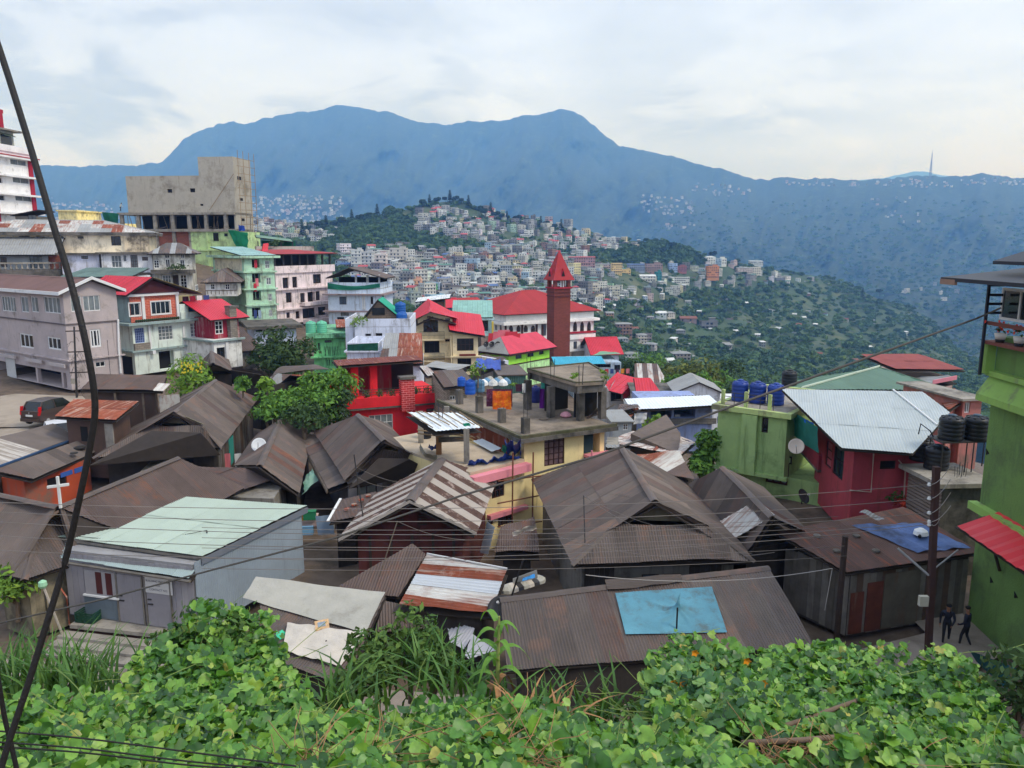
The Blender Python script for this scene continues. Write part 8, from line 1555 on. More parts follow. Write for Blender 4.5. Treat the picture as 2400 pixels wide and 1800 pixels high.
p=[at(ZL(1090,610),38),at(ZL(1205,640),37),at(ZL(1080,395),42),at(ZL(720,425),42)];p=[at(ZL(980,600),38.5),at(ZL(1210,645),37.5),at(ZL(1078,400),42),at(ZL(700,425),43)]
h=Hut('red_rust_shed','shed with red-brown and white streaked roof behind big dark roof',inset(p,.5),0,p[1].z-.2,DKW,'shed');h.walls();r=deck(h.root,[p]);slope(r,p,RUST,sl=5,mats=lambda ic,ir,nc,nr: (RUST2 if ic in (nc//3,nc//3+1) else RUST) if ic<nc*.6 else ROOFD2)
p=[at(ZL(440,370),46),at(ZL(560,370),46),at(ZL(560,310),50),at(ZL(440,305),50)];h=Hut('white_flat_hut','flat white metal roof beside the yellow house balcony',inset(p,.3),0,p[0].z-.2,CONC,'hut');h.walls();r=deck(h.root,[p]);slope(r,p,ROOFG,wave=.2)
# ------------------------------------------------------------------ light green house with blue tanks
GRN=P('apple_green_plaster',142,168,108,stain=.28,streak=.45,scol=(96,120,70));
b=Bld('apple_green_house','apple green two-storey house with three blue roof tanks',ZL(1414,30),45,-38,Ru=ZL(2010,0)[0],W=8,h=3.6,wall=GRN)
f=b.f[0];b.win(0,ZL,1788,105,1845,238,WOODD,nx=1,glass=GLASS,dp=.2)
q=f.rect(ZL,1760,50,1870,395);MB().box(f.pt(q[0]-.9,b.z0,.0),f.d*.9,UP*3.55,f.n*.35).build('pilaster',GRN,b.root)
b.band(b.z1,.3,.3,P('pale_green_edge',170,186,120,stain=.35),name='roof_edge');b.slab(0,.25,CONC);b.walls()
g2=Hut('tmp','tmp',[b.c(.6,.7,0),b.c(b.L+3,.7,0),b.c(b.L+3,7,0),b.c(.6,7,0)],b.z0-3.6,b.z0-.02,GRN);lower_root=g2.root
g2.root=b.root;f2=g2.f[0];g2.win(0,ZL,1825,492,2018,680,BROWNF,nx=3,ny=3,glass=GLASS2,panes=True,fw=.12)
q=f2.rect(ZL,1808,428,2045,495);mbv=MB();f2.holes.append((q[0],q[1],q[2]+.1,q[3]-.1,.15))
for k in range(12): MB().box(f2.pt(q[0]+(q[1]-q[0])*k/12,q[2]+.1,-.1),f2.d*.06,UP*(q[3]-q[2]-.2),f2.n*.1).build('vent_slat',GRN,b.root)
MB().box(f2.pt(q[0],q[2],-.14),f2.d*(q[1]-q[0]),UP*(q[3]-q[2]),f2.n*.02).build('vent_back',DARK,b.root)
g2.walls(name='lower_wall');bpy.data.objects.remove(lower_root);b.band(b.z0-.02,.2,.25,GRN,(0,),'ledge')
for x,y0,y1 in ((1655,40,380),(1700,410,630)): a_=pz(f,ZL,x,y0,.12 if y0<100 else -.5);c_=pz(f,ZL,x+3,y1,.12 if y0<100 else -.5);MB().tube([a_,c_],.06,7).build('drain_pipe',GRN,b.root)
zr=b.z1+.28;BT2=mat('royal_tank',(34,62,140),rough=.4,var=.2)
for k,(x,y) in enumerate(((1228,1640),(1380,1662),(1535,1690))): q=at(ZE(x,y),46.2-k*.6);tank(Vector((q.x,q.y,zr)),.5,1.25,BT2,f'royal blue tank on the apple green roof, {("left","middle","right")[k]} of three')
for k in range(3): q=b.c(.1+k*1.4,.1,zr);MB().box(q,b.d*.18,b.e*.18,UP*.9).build('roof_post',MATS['pale_green_edge'],b.root)
rail(b.root,b.c(.1,.2,zr),b.c(3.2,.2,zr),.75,STEEL,4,3,.02)
# satellite dish on the stair rail
# --- big green corrugated roof behind
pk=at(ZF(960,1150),57);fl,fr=at(ZF(285,1338),50),at(ZF(1570,1345),50);lfar=at(ZE(1340,1510),70);rb=at(ZF(1300,1250),66)
GRS=mat('sage_green_sheet',(98,128,108),local=True,var=.12,rnd=.06,rough=.55);h=Hut('green_roof_hall','hall with broad sage green corrugated hip roof',inset([fl+Vector((1,1,0)),fr,Vector((fr.x-2,60,0)),Vector((fl.x+5,60,0))],1.0),-4,fl.z-1.6,P('hall_wall',150,150,140),'hall');h.walls()
pl=[[fl,fr,pk],[lfar,fl,pk],[fr,rb,pk]];r=deck(h.root,pl);slope(r,pl[0],GRS,wave=.26,sl=8,sw=1.2,amp=.03);slope(r,pl[1],GRS,wave=.26,sl=8,sw=1.2,amp=.03);slope(r,pl[2],GRS,wave=.26,sl=8);PFL=mat('pale_flashing',(190,200,180));
MB().box(fl+UP*.04,pk-fl,Vector((.3,.5,.0)),UP*.1).build('hip_flashing',PFL,r);MB().box(fr+UP*.02,pk-fr,Vector((-.1,.3,.0)),UP*.07).build('hip_flashing',GRS,r)
tank(at(ZF(185,1250),56)-UP*.6,.55,1.3,MATS['black_tank'],'black tank peeking over the sage green roof')
# pink-trimmed house behind right, rust roof
b=Bld('pink_trim_house','house with dull red canopy and pink roof edge behind',ZF(1290,1240),62,8,Ru=ZF(1600,0)[0],W=6,h=4,wall=P('dusky_pink',190,160,150));b.walls();p=[b.c(-2.5,-.6,b.z1+.9),b.c(b.L+.6,-.6,b.z1+.7),b.c(b.L+.4,5,b.z1+1.2),b.c(-2,5,b.z1+1.3)];r=deck(b.root,[p]);slope(r,p,mat('dusky_red_sheet',(150,82,78),local=True),wave=.2);p=[at(ZF(1420,1290),58),at(ZF(1625,1250),58),at(ZF(1540,1215),62),at(ZF(1270,1235),62)];r=deck(b.root,[p],name='front_roof');slope(r,p,ROOFG,wave=.2);MB().box(p[0],p[1]-p[0],Vector((0,-.1,0)),UP*.3).build('pink_edge',PNK,r)
p=[at(ZF(1450,1410),46),at(ZF(1560,1520),41),at(ZF(1740,1400),43),at(ZF(1610,1330),50)];flat4(p);h=Hut('rust_roof_house','house with flat rust-orange roof behind the black tanks',inset(p,.4),0,p[1].z-.2,P('rose_wall',176,112,104));h.walls();r=deck(h.root,[p]);slope(r,p,RUST,wave=.16)
b=Bld('rose_house','small rose-walled house beside the green building',ZF(1690,1430),42,10,Ru=ZF(1850,0)[0],W=5,h=4,wall=MATS['rose_wall']);b.win(0,ZF,1700,1450,1745,1540,WHITE,nx=2);b.slab(.3,.12,CONC);b.walls()
# ------------------------------------------------------------------ red house with the broad pale roof
RDP=P('raspberry_plaster',166,66,76,stain=.3,streak=.4,scol=(122,64,66),k=1.15)
C0=onz(ZG(705,912),1.9)
h=Hut('raspberry_house','raspberry red house under a broad pale grey sheet roof',[C0,C0+Vector((4.6,.5,0)),C0+Vector((4.0,6.5,0)),C0+Vector((.5,5.9,0))],.6,5.25,RDP)
h.win(0,ZG,968,478,1105,552,WOODD,nx=1,glass=DARK);f3=h.f[3];h.win(3,ZG,560,330,655,630,WOODD,nx=2,ny=2,glass=mat('dark_teal_glass',(30,50,62),rough=.2));h.win(3,ZG,497,310,552,540,WOODD,nx=1,ny=3,glass=mat('pink_glass',(196,96,110),rough=.3));h.walls()
PP=mat('pvc_pipe',(206,180,166));f=h.f[0]
MB().tube([pz(f,ZG,905,415,.08),pz(f,ZG,882,745,.08),pz(f,ZG,700,730,.08)],.035,6).build('pvc_pipe',PP,h.root);MB().tube([pz(f,ZG,1120,470,.08),pz(f,ZG,1180,540,.08),pz(f,ZG,1165,790,.08)],.035,6).build('pvc_pipe',PP,h.root)
PR=[onz(ZG(635,372),5.35),onz(ZG(1250,418),5.35),onz(ZF(1575,1540),6.1),onz(ZF(1335,1360),6.7),onz(ZF(118,1338),6.7)]
n_=(PR[1]-PR[0]).cross(PR[4]-PR[0]).normalized()
for k in (2,3): r_=(PR[k]-CAM).normalized();PR[k]=CAM+r_*((PR[0]-CAM).dot(n_)/r_.dot(n_))
GRY=mat('pale_grey_sheet',(176,184,184),rough=.45,local=True,var=.1,rnd=.035,streak=.18,scol=(160,168,168));r=deck(h.root,[PR]);slope(r,PR,GRY,wave=.12,sl=3.2,sw=.9,amp=.012)
a_,c_=onq(ZF,1075,1350,PR,.06),onq(ZG,1780,440,PR,.06);a_=onq(ZF,1080,1350,PR,.08);c_=onq(ZF,1460,1655,PR,.08);MB().tube([a_,c_],.05,6).build('roof_pipe',WHITE,r)
# balcony strip along the left side with net
bl0,bl1=onz(ZG(430,560),2.6),onz(ZG(140,230),3.6)
MB().box(bl0,bl1-bl0,Vector((.25,.1,0)),UP*.85).build('balcony_wall',RDP,h.root);MB().box(bl0-UP*.15,bl1-bl0,Vector((1.2,.3,0)),UP*.14).build('balcony_floor',CONC,h.root)
q4=[onq(ZG,170,-60,PR,-.3),onq(ZG,430,190,PR,-.3),onz(ZG(430,410),3.5),onz(ZG(155,200),4.5)]
cloth([at(ZG(160,20),45),at(ZG(430,190),39),at(ZG(430,415),39.2),at(ZG(160,215),45.2)],12,8,'teal green net screening the raspberry house balcony',mat('teal_screen',(40,122,112),var=.25,trans=.2),'shade_net',fold=.06)
cloth([at(ZG(300,110),41.5),at(ZG(390,150),40),at(ZG(400,190),40),at(ZG(340,170),41)],6,4,'strip of bright blue plastic behind the teal net',mat('azure_plastic',(30,110,220)),'plastic_sheet',fold=.04)
dish(at(ZG(245,355),40.5),.42,(-.35,-.8,.3),mat('dish_cream',(222,206,190)),'cream satellite dish on the raspberry balcony wall',.3);dish(at(ZG(295,790),38),.4,(.5,-.6,.5),STEEL,'dark dish below the apple green house',.4)
MB().box(onz(ZG(350,600),.5)-UP*1,Vector((2.2,-2.0,0)),Vector((.4,.6,0)),UP*2.6).build('earth_wall',mat('mud_plaster',(120,92,78),var=.3,stain=.3),h.root)
# --- terrace with the black tanks
b=Bld('tank_terrace','grey concrete terrace building with corrugated side carrying black tanks',ZG(1512,700),31,4,zt=4.3,Ru=ZG(1900,0)[0],W=-ZG(1222,0)[0],h=4.6,wall=CONCD,cat='building')
b.fb(0,ZG,1520,760,1612,1150,-.4,-.3,DARK,'doorway');b.walls();b.slab(.35,.2,CONC);f3=b.f[3];slope(b.root,[f3.pt(0,b.z0+.3,.05),f3.pt(0,b.z1-.2,.05),f3.pt(f3.L,b.z1-.2,.05),f3.pt(f3.L,b.z0+.3,.05)],mat('grey_rib_sheet',(124,112,104),local=True,var=.2,streak=.2,scol=(84,74,68)),sw=1.4,sl=9,wave=.16,amp=.025,name='wall_sheet')
zt_=b.z1+.2;BK=MATS['black_tank'];LID=mat('lid_blue_black',(60,80,96),rough=.5)
for k,(x,y,zz,lab) in enumerate(((1450,545,zt_,'front black tank on the terrace edge'),(1320,470,zt_,'black tank just behind the front one'),(1575,290,zt_+1.5,'raised black tank on the steel stand'),(1790,290,zt_+1.5,'black tank half hidden by the green building'))):
 q=onz(ZG(x,y),zz);tank(q,.55,1.15,BK,lab,LID)
t=thing('tank_stand','black steel stand under the raised tanks','stand',onz(ZG(1600,420),zt_));q=onz(ZG(1575,290),zt_+1.5);MB().box(q+Vector((-.7,-.6,-.08)),(3.0,.3,0),(0,1.3,0),UP*.07).build('platform',STEEL,t)
for dx,dy in ((-.6,-.5),(.55,-.45),(.9,-.4),(-.6,.6),(2.0,.6)): MB().tube([q+Vector((dx,dy,-.08)),q+Vector((dx,dy,-1.5))],.03,5).build('leg',STEEL,t)
rebar(onz(ZG(1680,610),zt_),.8,b.root);rebar(onz(ZG(1640,620),zt_),.7,b.root)
MB().tube([onz(ZG(1300,250),zt_+1.6),onz(ZG(1320,160),zt_+2.1),onz(ZG(1400,220),zt_+1.9),onz(ZG(1440,290),zt_+1.3)],.03,6).build('hose',BLACK,b.root)
bush('poinsettia','red-leaved shrub in front of the corrugated wall',onz(ZG(1220,990),1.6),.95,1.3,240,.13,mat('red_leaf',(170,62,44),var=.4,scale=5,tint=.4),51,cat='shrub');bush('leafy_shrub','green potted shrub left of the red-leaved one',onz(ZG(1060,900),1.8),.8,1.2,200,.13,LEAFD,52)
# ------------------------------------------------------------------ apple green building on the right edge
GB=P('foreground_green_plaster',106,138,74,stain=.32,streak=.42,scol=(86,104,66),bump=.5,bscale=14,k=1.05);GBL=P('light_green_trim',140,176,88,stain=.15,k=1.05)
X0=18.45
h=Hut('green_building','tall green building on the right edge with flower balcony',[(X0-.35,17),(X0+10,16),(X0+10,29),(X0,29.2)],0,11.6,GB,'building');f=h.f[3]
q=f.rect(ZF,1985,470,2330,760);window(h.root,f,q[0],q[1],q[2],q[3],WHITE,nx=2,ny=1,glass=GLASS,fw=.1,dp=.2);h.walls()
def gl(z,x,y,o): a_,hh_=f.sz(z(x,y));return f.pt(a_,hh_,o),hh_
def ledge(zz,th,o,m,name,drop=0,a0=-.2):
 L_=f.L+.2;return MB().prism([f.pt(a0,zz,0),f.pt(a0,zz,o),f.pt(a0,zz-drop+th,o),f.pt(a0,zz+th+.02,0)][::-1] if False else [f.pt(a0,zz-.0,0),f.pt(a0,zz-drop,o),f.pt(a0,zz-drop+th,o),f.pt(a0,zz+th,0)],f.d*L_).build(name,m,h.root)
z1=gl(ZG,1740,850,0)[1];ledge(z1,.3,.35,GBL,'lower_ledge');z2=gl(ZF,1800,1200,0)[1];ledge(z2-.1,.25,.5,GBL,'sloping_hood',.75);ledge(z2+.12,.2,.25,GBL,'hood_top')
z3=gl(ZF,1815,905,0)[1];BRB=mat('redbrown_rail',(120,70,60),var=.15);ledge(z3,.12,.5,BRB,'planter_shelf');z4=gl(ZF,1815,745,0)[1];MB().box(f.pt(0,z4,.42),f.d*f.L,UP*.14,f.n*.06).build('planter_rail',BRB,h.root)
MB().box(f.pt(-.15,z2+.2,.05),f.d*.22,UP*(z3-z2-.2),f.n*.35).build('green_pier',GBL,h.root)
# steel corner ladder and roof
st=mat('navy_steel',(34,38,50),rough=.5);zt_=gl(ZF,1840,430,0)[1]
MB().box(f.pt(-.05,z2+.15,.5),f.d*.09,UP*(zt_-z2-.15),f.n*.09).build('corner_post',st,h.root);MB().box(f.pt(-.05,zt_,.0),f.d*.09,UP*.1,f.n*.6).build('post_arm',st,h.root)
for k in range(3): zz=gl(ZF,1870,515+k*75,0)[1];MB().box(f.pt(-.03,zz,.0),f.d*.06,UP*.1,f.n*.5).build('rung',st,h.root)
p0=at(ZF(1515,400),29.8);zE=p0.z;rp=[Vector((p0.x,30,zE)),Vector((p0.x-.2,15,zE)),Vector((p0.x+5,15,zE+.55)),Vector((p0.x+5,30,zE+.55))];MB().prism(rp,UP*.14).build('roof',st,h.root);MB().box(Vector((p0.x-.02,29.0,zE-.12)),(.1,0,0),(0,1.0,0),UP*.2).build('gutter_end',mat('copper_gutter',(150,120,104)),h.root)
p1=at(ZF(1940,255),29.0);MB().prism([Vector((p1.x,29,p1.z)),Vector((p1.x,15,p1.z)),Vector((p1.x+5,15,p1.z+1.6)),Vector((p1.x+5,29,p1.z+1.6))],UP*.12).build('upper_roof',st,h.root)
# flower pots
FLW=mat('scarlet_flower',(214,62,40),var=.25,scale=10);POTW=mat('pot_white',(206,200,192));POTD=mat('pot_dark',(44,42,44));fst=f
for k in range(6):
 a_=.6+k*1.15;q=fst.pt(a_,z3+.12,.28);t=thing('flower_pot',f'white pot of scarlet flowers on the green balcony, {("first","second","third","fourth","fifth","sixth")[k]} from the left','flower pot',q,'flower pots on the green balcony')
 MB().lathe(q,[(.14,0),(.16,.12)],12).build('saucer',POTD,t,True);MB().lathe(q+UP*.12,[(.16,0),(.21,.22),(.19,.22)],12).build('pot',POTW,t,True)
 mb=MB();mf=MB()
 for j in range(26):
  o=q+UP*(.36+random.uniform(0,.3))+Vector((random.gauss(0,.13),random.gauss(0,.22),0));d_=Vector((random.gauss(0,1),random.gauss(0,1),.5)).normalized();e_=d_.cross(UP).normalized();mb.quad(o-d_*.09,o+e_*.05+UP*.02,o+d_*.09,o-e_*.05+UP*.02)
 for j in range(12):
  o=q+UP*(.42+random.uniform(0,.38))+Vector((random.gauss(-.05,.12),random.gauss(0,.24),0))
  for pt_ in range(5): th=pt_*1.257;d_=Vector((-.5,math.cos(th),math.sin(th)+.2)).normalized();e_=Vector((0,-math.sin(th),math.cos(th)));mf.quad(o,o+d_*.045+e_*.03,o+d_*.085,o+d_*.045-e_*.03)
 mb.build('leaves',LEAFD,t);mf.build('flower',FLW,t)
# red awning
ra,rb_=gl(ZG,1610,1030,0)[1],0
za=at(ZG(1860,975),26.6).z;aw=[Vector((X0-1.55,17,za-.55)),Vector((X0-1.5,28.6,za-.5)),Vector((X0-.02,28.6,za)),Vector((X0-.3,17,za))]
q0=at(ZG(1610,1035),28.2);aw=[Vector((q0.x,28.2,q0.z)),Vector((q0.x-.3,17,q0.z-.1)),Vector((X0-.34,17,q0.z+.5)),Vector((X0-.02,28.2,q0.z+.6))];r=deck(h.root,[aw],.04,name='awning');slope(r,aw,mat('awning_red',(214,40,52),local=True,var=.08,rough=.45),sw=.55,sl=4,wave=.55,amp=.02)
for y_ in (27.4,24): MB().tube([Vector((X0-.1,y_,q0.z-1.5)),Vector((X0-.5,y_,q0.z-.4)),Vector((q0.x+.3,y_,q0.z))],.06,5).build('bracket',WOODD,h.root)
ledge(gl(ZH,1680,400,0)[1]-.1,.2,.5,GBL,'street_ledge',.1,.3)
for (z_,x,y) in ((ZG,1900,405),(ZH,1935,40),(ZH,2145,170)): c_,hh_=gl(z_,x,y,.0);MB().prism([c_+f.n*.01+UP*.12-f.d*.1,c_+f.n*.01+f.d*.12-UP*.02,c_+f.n*.01-UP*.12-f.d*.06],f.n*.02).build('plaster_hole',DARK,h.root)
cloth([onz(ZH(1735,640),.9),onz(ZH(2180,810),1.4),onz(ZH(2060,980),.3),onz(ZH(1800,740),.2)],8,5,'dark teal sheet fence at the foot of the green building',mat('dark_teal_sheet',(32,96,104),var=.15),'sheet_fence',fold=.01,cat='fence')
# people in the lane
BKC=mat('black_cloth',(36,40,54),var=.3,scale=5);BKT=mat('black_trousers',(30,30,36),var=.3,scale=5)
q=onz(ZH(1530,580),0);person(q,1.68,R(150),dict(chest=(0,.05,.73),neck=(0,.07,.82),headb=(0,.09,.87),head=(0,.1,.94),lsh=(-.105,.05,.79),rsh=(.105,.05,.79),lelb=(-.14,.1,.63),lwri=(-.1,.2,.56),lhand=(-.08,.24,.55),relb=(.14,.02,.62),rwri=(.14,.08,.5),rhand=(.14,.1,.45),lank=(-.06,-.14,.07),lknee=(-.06,-.02,.28),ltoe=(-.06,-.07,.02),rank=(.05,.12,.05),rknee=(.05,.1,.29),rtoe=(.05,.2,.02)),'person in black walking past the pole in the lane',BKC,BKT)
q=onz(ZH(1700,610),0);person(q,1.62,R(40),dict(lelb=(-.15,.02,.62),lwri=(-.12,.12,.55),lhand=(-.1,.16,.55),rank=(.06,-.1,.06),rknee=(.06,.01,.28),rtoe=(.06,-.02,.02),lank=(-.06,.1,.05),lknee=(-.06,.08,.29),ltoe=(-.06,.18,.02)),'person in black clothes beside the green building wall',BKC,BKT)
# ------------------------------------------------------------------ lane, car, poles, wires
ASPH=mat('worn_lane',(150,138,126),var=.2,scale=1.2,stain=.35,scol=(112,100,90),bump=.3,bscale=10)
def ribbon(name,ctr,wd,m,z_=.03,n=40):
 pts=[Vector(p) for p in ctr];V=[];k=len(pts)
 for i in range(k):
  t_=(pts[min(i+1,k-1)]-pts[max(i-1,0)]);t_.z=0;t_.normalize();s_=Vector((t_.y,-t_.x,0));w2=wd[i] if isinstance(wd,list) else wd
  V+=[tuple(pts[i]+s_*w2/2+UP*z_),tuple(pts[i]-s_*w2/2+UP*z_)]
 mb=MB();mb.v=V;mb.f=[(2*i,2*i+2,2*i+3,2*i+1) for i in range(k-1)];mb.m=[0]*(k-1);o=mb.build(name,m);o['kind']='structure';return o
ribbon('lane',[(-34,25.5,.35),(-26,24.9,.3),(-18,24.3,.15),(-10,23.4,.1),(-4,22.6,.08),(2,22.0,.08),(8,23.2,.08),(13,25.0,.08),(17.2,27.2,.08),(17.4,31,.08)],[3.4,3.4,3.2,3,2.8,2.8,3,3.2,2.6,2.4],ASPH)
q=onz(ZB(100,1300),3.25);ribbon('upper_road',[onz(ZB(-350,1560),2.9),onz(ZB(-60,1480),3.1),onz(ZB(130,1330),3.25),onz(ZB(260,1240),3.4),onz(ZB(420,1200),3.4)],[9,9,9,8,6],mat('tan_road',(160,146,130),var=.12,scale=.8,stain=.2,scol=(130,118,104)),.0)
def car(c,ang,label,body,glassm):
 # small hatchback seen from behind: lofted body sections, x along the car, y across
 t_=thing('parked_car',label,'car',c);W_=Matrix.Translation(Vector(c)) @ Matrix.Rotation(ang,4,'Z')
 prof=[(-1.85,.45,.62,.72),(-1.82,.3,1.0,.76),(-1.7,.25,1.02,.8),(-.9,.22,1.03,.82),(.3,.22,1.0,.82),(1.1,.22,.95,.8),(1.6,.26,.86,.76),(1.85,.38,.62,.66)]
 mb=MB();secs=[]
 for x,z0,z1,hw in prof:
  s_=[(x,-hw*.96,z0),(x,-hw,z0+.12),(x,-hw,z1-.22),(x,-hw*.95,z1),(x,hw*.95,z1),(x,hw,z1-.22),(x,hw,z0+.12),(x,hw*.96,z0)];secs.append(s_)
 for i,s_ in enumerate(secs): mb.v+=s_
 for i in range(len(secs)-1):
  for j in range(8): a_=i*8+j;c_=i*8+(j+1) % 8;mb.f.append((a_,c_,c_+8,a_+8));mb.m.append(0)
 mb.f+=[tuple(range(7,-1,-1)),tuple(range((len(secs)-1)*8,len(secs)*8))];mb.m+=[0,0];mb.build('body',body,t_,world=W_)
 cab=[(-1.72,1.0,.74),(-1.35,1.56,.6),(-.5,1.62,.62),(.35,1.56,.6),(1.0,1.0,.72)];mb=MB()
 for x,z,hw in cab: mb.v+=[(x,-hw,z),(x,hw,z)]
 lo=len(mb.v);mb.v+=[(x,s*.76,1.0) for x,_,_ in cab for s in (-1,1)]
 for i in range(4): mb.f.append((2*i,2*i+1,2*i+3,2*i+2));mb.m.append(0 if i in (1,2) else 1)
 for i in range(4):
  for s in (0,1): q_=(lo+2*i+s,lo+2*i+2+s,2*i+2+s,2*i+s);mb.f.append(q_ if s else q_[::-1]);mb.m.append(1)
 mb.build('cabin',[body,glassm],t_,world=W_)
 for s in (-1,1):
  MB().tube([(-1.72,s*.73,1.02),(-1.36,s*.6,1.55)],.05,5).build('pillar',body,t_,world=W_);MB().tube([(-.45,s*.76,1.02),(-.5,s*.62,1.6)],.035,5).build('pillar',body,t_,world=W_)
  MB().box((-1.86,s*.72-.06,.75),(.16,0,0),(0,.12,0),(.1,0,.55)).build('tail_lamp',mat('tail_red',(196,30,34),rough=.3),t_,world=W_)
  for x in (-1.2,1.15): wv=MB().lathe((x,s*.7,.3),[(.3,-.09),(.31,0),(.3,.09)],16,ax=(0,1,0)).build('wheel',BLACK,t_,True,W_);MB().lathe((x,s*.8,.3),[(.18,-.01),(.16,.02),(.03,.03)],12,ax=(0,s,0)).build('rim',ROOFG,wv,True,W_)
  MB().box((.55,s*.78,.98),(.12,0,0),(0,s*.16,0),(0,0,.13)).build('mirror',body,t_,world=W_)
 MB().box((-1.92,-.72,.32),(.12,0,0),(0,1.44,0),(0,0,.22)).build('bumper',body,t_,world=W_)
 pl_=MB().box((-1.9,-.26,.66),(.03,0,0),(0,.52,0),(0,0,.13)).build('number_plate',mat('plate_white',(214,214,210)),t_,world=W_)
 MB().lathe((-1.87,0,.9),[(.05,0),(.05,.02)],10,ax=(-1,0,0)).build('badge',mat('chrome',(190,190,190),metal=.8,rough=.3),t_,world=W_)
 return t_
q=onz(ZB(335,1470),3.3);car((q.x-.15,q.y+1.9,3.25),R(76),'brown hatchback car parked beside the rusty shed',mat('brown_car_paint',(72,58,52),rough=.35,var=.05,spec=.5),GLASS)
q=onz(ZB(450,1430),3.4);car((q.x+.2,q.y,1.95),R(125),'white car half hidden behind the grey-streaked roof',mat('white_car_paint',(226,228,232),rough=.35,var=.03,spec=.5),GLASS)
# pole by the mauve house with its tangle of wires
q=onz(ZB(665,1245),3.2);tp=at(ZB(640,610),q.y);t=thing('utility_pole','thin dark utility pole tangled with wires by the mauve house','utility pole',q);MB().tube([q,tp],[.09,.06],7).build('shaft',STEEL,t)
for k in range(3): zz=tp.z-.4-k*1.6;MB().box((tp.x-.7,tp.y,zz),(1.4,.4,0),(0,.08,0),(0,0,.08)).build('crossarm',WOODD,t)
MB().box((q.x-.25,q.y-.15,4.5),(.3,0,0),(0,.2,0),(0,0,.4)).build('meter_box',CONC,t)
mb=MB()
for k in range(26):
 a_=tp-UP*random.uniform(.2,5.5);d_=Vector((random.uniform(-1,1),random.uniform(-.4,.2),0));mb.tube([a_,a_+d_*.4+UP*random.uniform(-.5,.5),a_+d_*.7-UP*random.uniform(.1,.6)],.012,3)
mb.build('wire_tangle',BLACK,t)['kind']='stuff'
# main pole on the right
pb=onz(ZH(1385,690),0);ptop=at(ZG(1455,530),pb.y);t=thing('utility_pole','brown iron utility pole with white insulators in front of the plank shed','utility pole',pb)
PB=mat('brown_iron_pole',(74,52,48),var=.25,streak=.3);MB().box(pb-Vector((.1,.1,.2)),(.2,0,0),(0,.2,0),ptop-pb+UP*.2).build('shaft',PB,t)
MB().box(onz(ZH(1340,270),1.9)*0+at(ZH(1310,265),pb.y-.2),(.32,0,0),(0,.16,0),(0,0,.38)).build('meter_box',mat('meter_cream',(200,196,178)),t)
INS=[]
for k,y in enumerate((685,805,930,1005,1030)):
 q=at(ZG(1392,y),pb.y-.1);INS.append(q);i_=MB().lathe(q-UP*.06,[(.03,0),(.075,.03),(.075,.06),(.04,.08),(.06,.11),(.02,.13)],10).build('insulator',WHITE,t,True);MB().box(q+Vector((0,.02,-.03)),(.35,.1,0),(0,.05,0),(0,0,.04)).build('bracket',STEEL,t)
MB().tube([at(ZG(1390,1470),pb.y),at(ZG(1120,1235),pb.y+.6)],.045,6).build('service_pipe',mat('galv_pipe',(150,150,150)),t);MB().tube([at(ZG(1440,1410),pb.y),at(ZG(1640,1250),pb.y+1)],.03,6).build('service_pipe',MATS['galv_pipe'],t)
q=onz(ZQ(2070,500),1.0);q=at(ZG(640,1420),27.2);t=thing('short_pole','short dark pole standing at the plank shed corner','pole',Vector((q.x,q.y,0)));tp2=at(ZG(668,1130),27.2);MB().tube([Vector((q.x,q.y,0)),tp2],.11,7).build('shaft',WOODD,t)
def wire(name,a_,c_,r_,label,sag=.4,m=None,n=22,group=None,mid=None):
 a_,c_=Vector(a_),Vector(c_);pts=[]
 for i in range(n+1): s_=i/n;p_=a_.lerp(c_,s_);p_.z-=sag*4*s_*(1-s_);pts.append(p_)
 mb_=MB().tube(pts,r_,5);return single(mb_,name,m or mat('wire_grey',(120,112,106),rough=.6),label,'cable',group)
LEFT=[(0,862),(0,945),(0,1030),(0,1150),(0,1275)]
for k in range(5):
 e=at(ZI(-140,LEFT[k][1]-28),21+k*.2);wire('power_wire',INS[k]-Vector((.05,0,0)),e,.011,f'thin grey power wire, {("topmost","second","third","fourth","lowest")[k]} of the five from the pole insulators',.5+.05*k,group='wires from the insulator pole')
 e2=at(ZG(1800 if k<4 else 1700,640+k*120),24);wire('power_wire',INS[k]+Vector((.1,0,0)),(e2.x,e2.y+1.5,e2.z),.012,f'short wire from the pole to the green building, {("topmost","second","third","fourth","lowest")[k]}',.12,mat('wire_pale',(176,170,164)),group='wires to the green building')
tw=at(ZL(250,780),30);t=thing('roof_rod','thin rod on the big dark roof carrying wires','rod',onz(ZL(262,1225),3.2));MB().tube([onz(ZL(262,1225),3.2),tw],.025,5).build('rod',STEEL,t)
wire('service_wire',tw,at(ZL(1330,1125),26.5),.009,'wire from the roof rod towards the plank shed',.3);wire('service_wire',tw,at(ZL(1700,1280),26),.009,'second wire from the roof rod, lower one',.6)
wire('service_wire',at(ZL(0,1125),27),at(ZL(1900,1270),27),.01,'grey wire sagging across the big dark roof',.5);wire('service_wire',at(ZQ(-100,175),24.5),at(ZQ(2030,118),26.8),.014,'pale twisted cable sagging above the front shed',.35,MATS['wire_pale'])
q=at(ZQ(2030,118),26.8);wire('service_wire',q,at(ZQ(1965,480),26.8),.014,'pale cable dropping down the plank shed corner',.0,MATS['wire_pale'])
rd=onz(ZJ(1300,1195),3.1);rt=at(ZJ(1215,610),rd.y);t=thing('roof_rod','thin rusty rod standing on the striped roof eave','rod',rd);MB().tube([rd,rt],.03,5).build('rod',STEEL,t)
wire('service_wire',rt-UP*.5,at(ZJ(1740,860),rd.y+1),.009,'upper wire from the rusty rod to striped roof',.2);wire('service_wire',rt-UP*.9,at(ZJ(1560,880),rd.y),.009,'lower wire from the rusty rod to striped roof',.2)
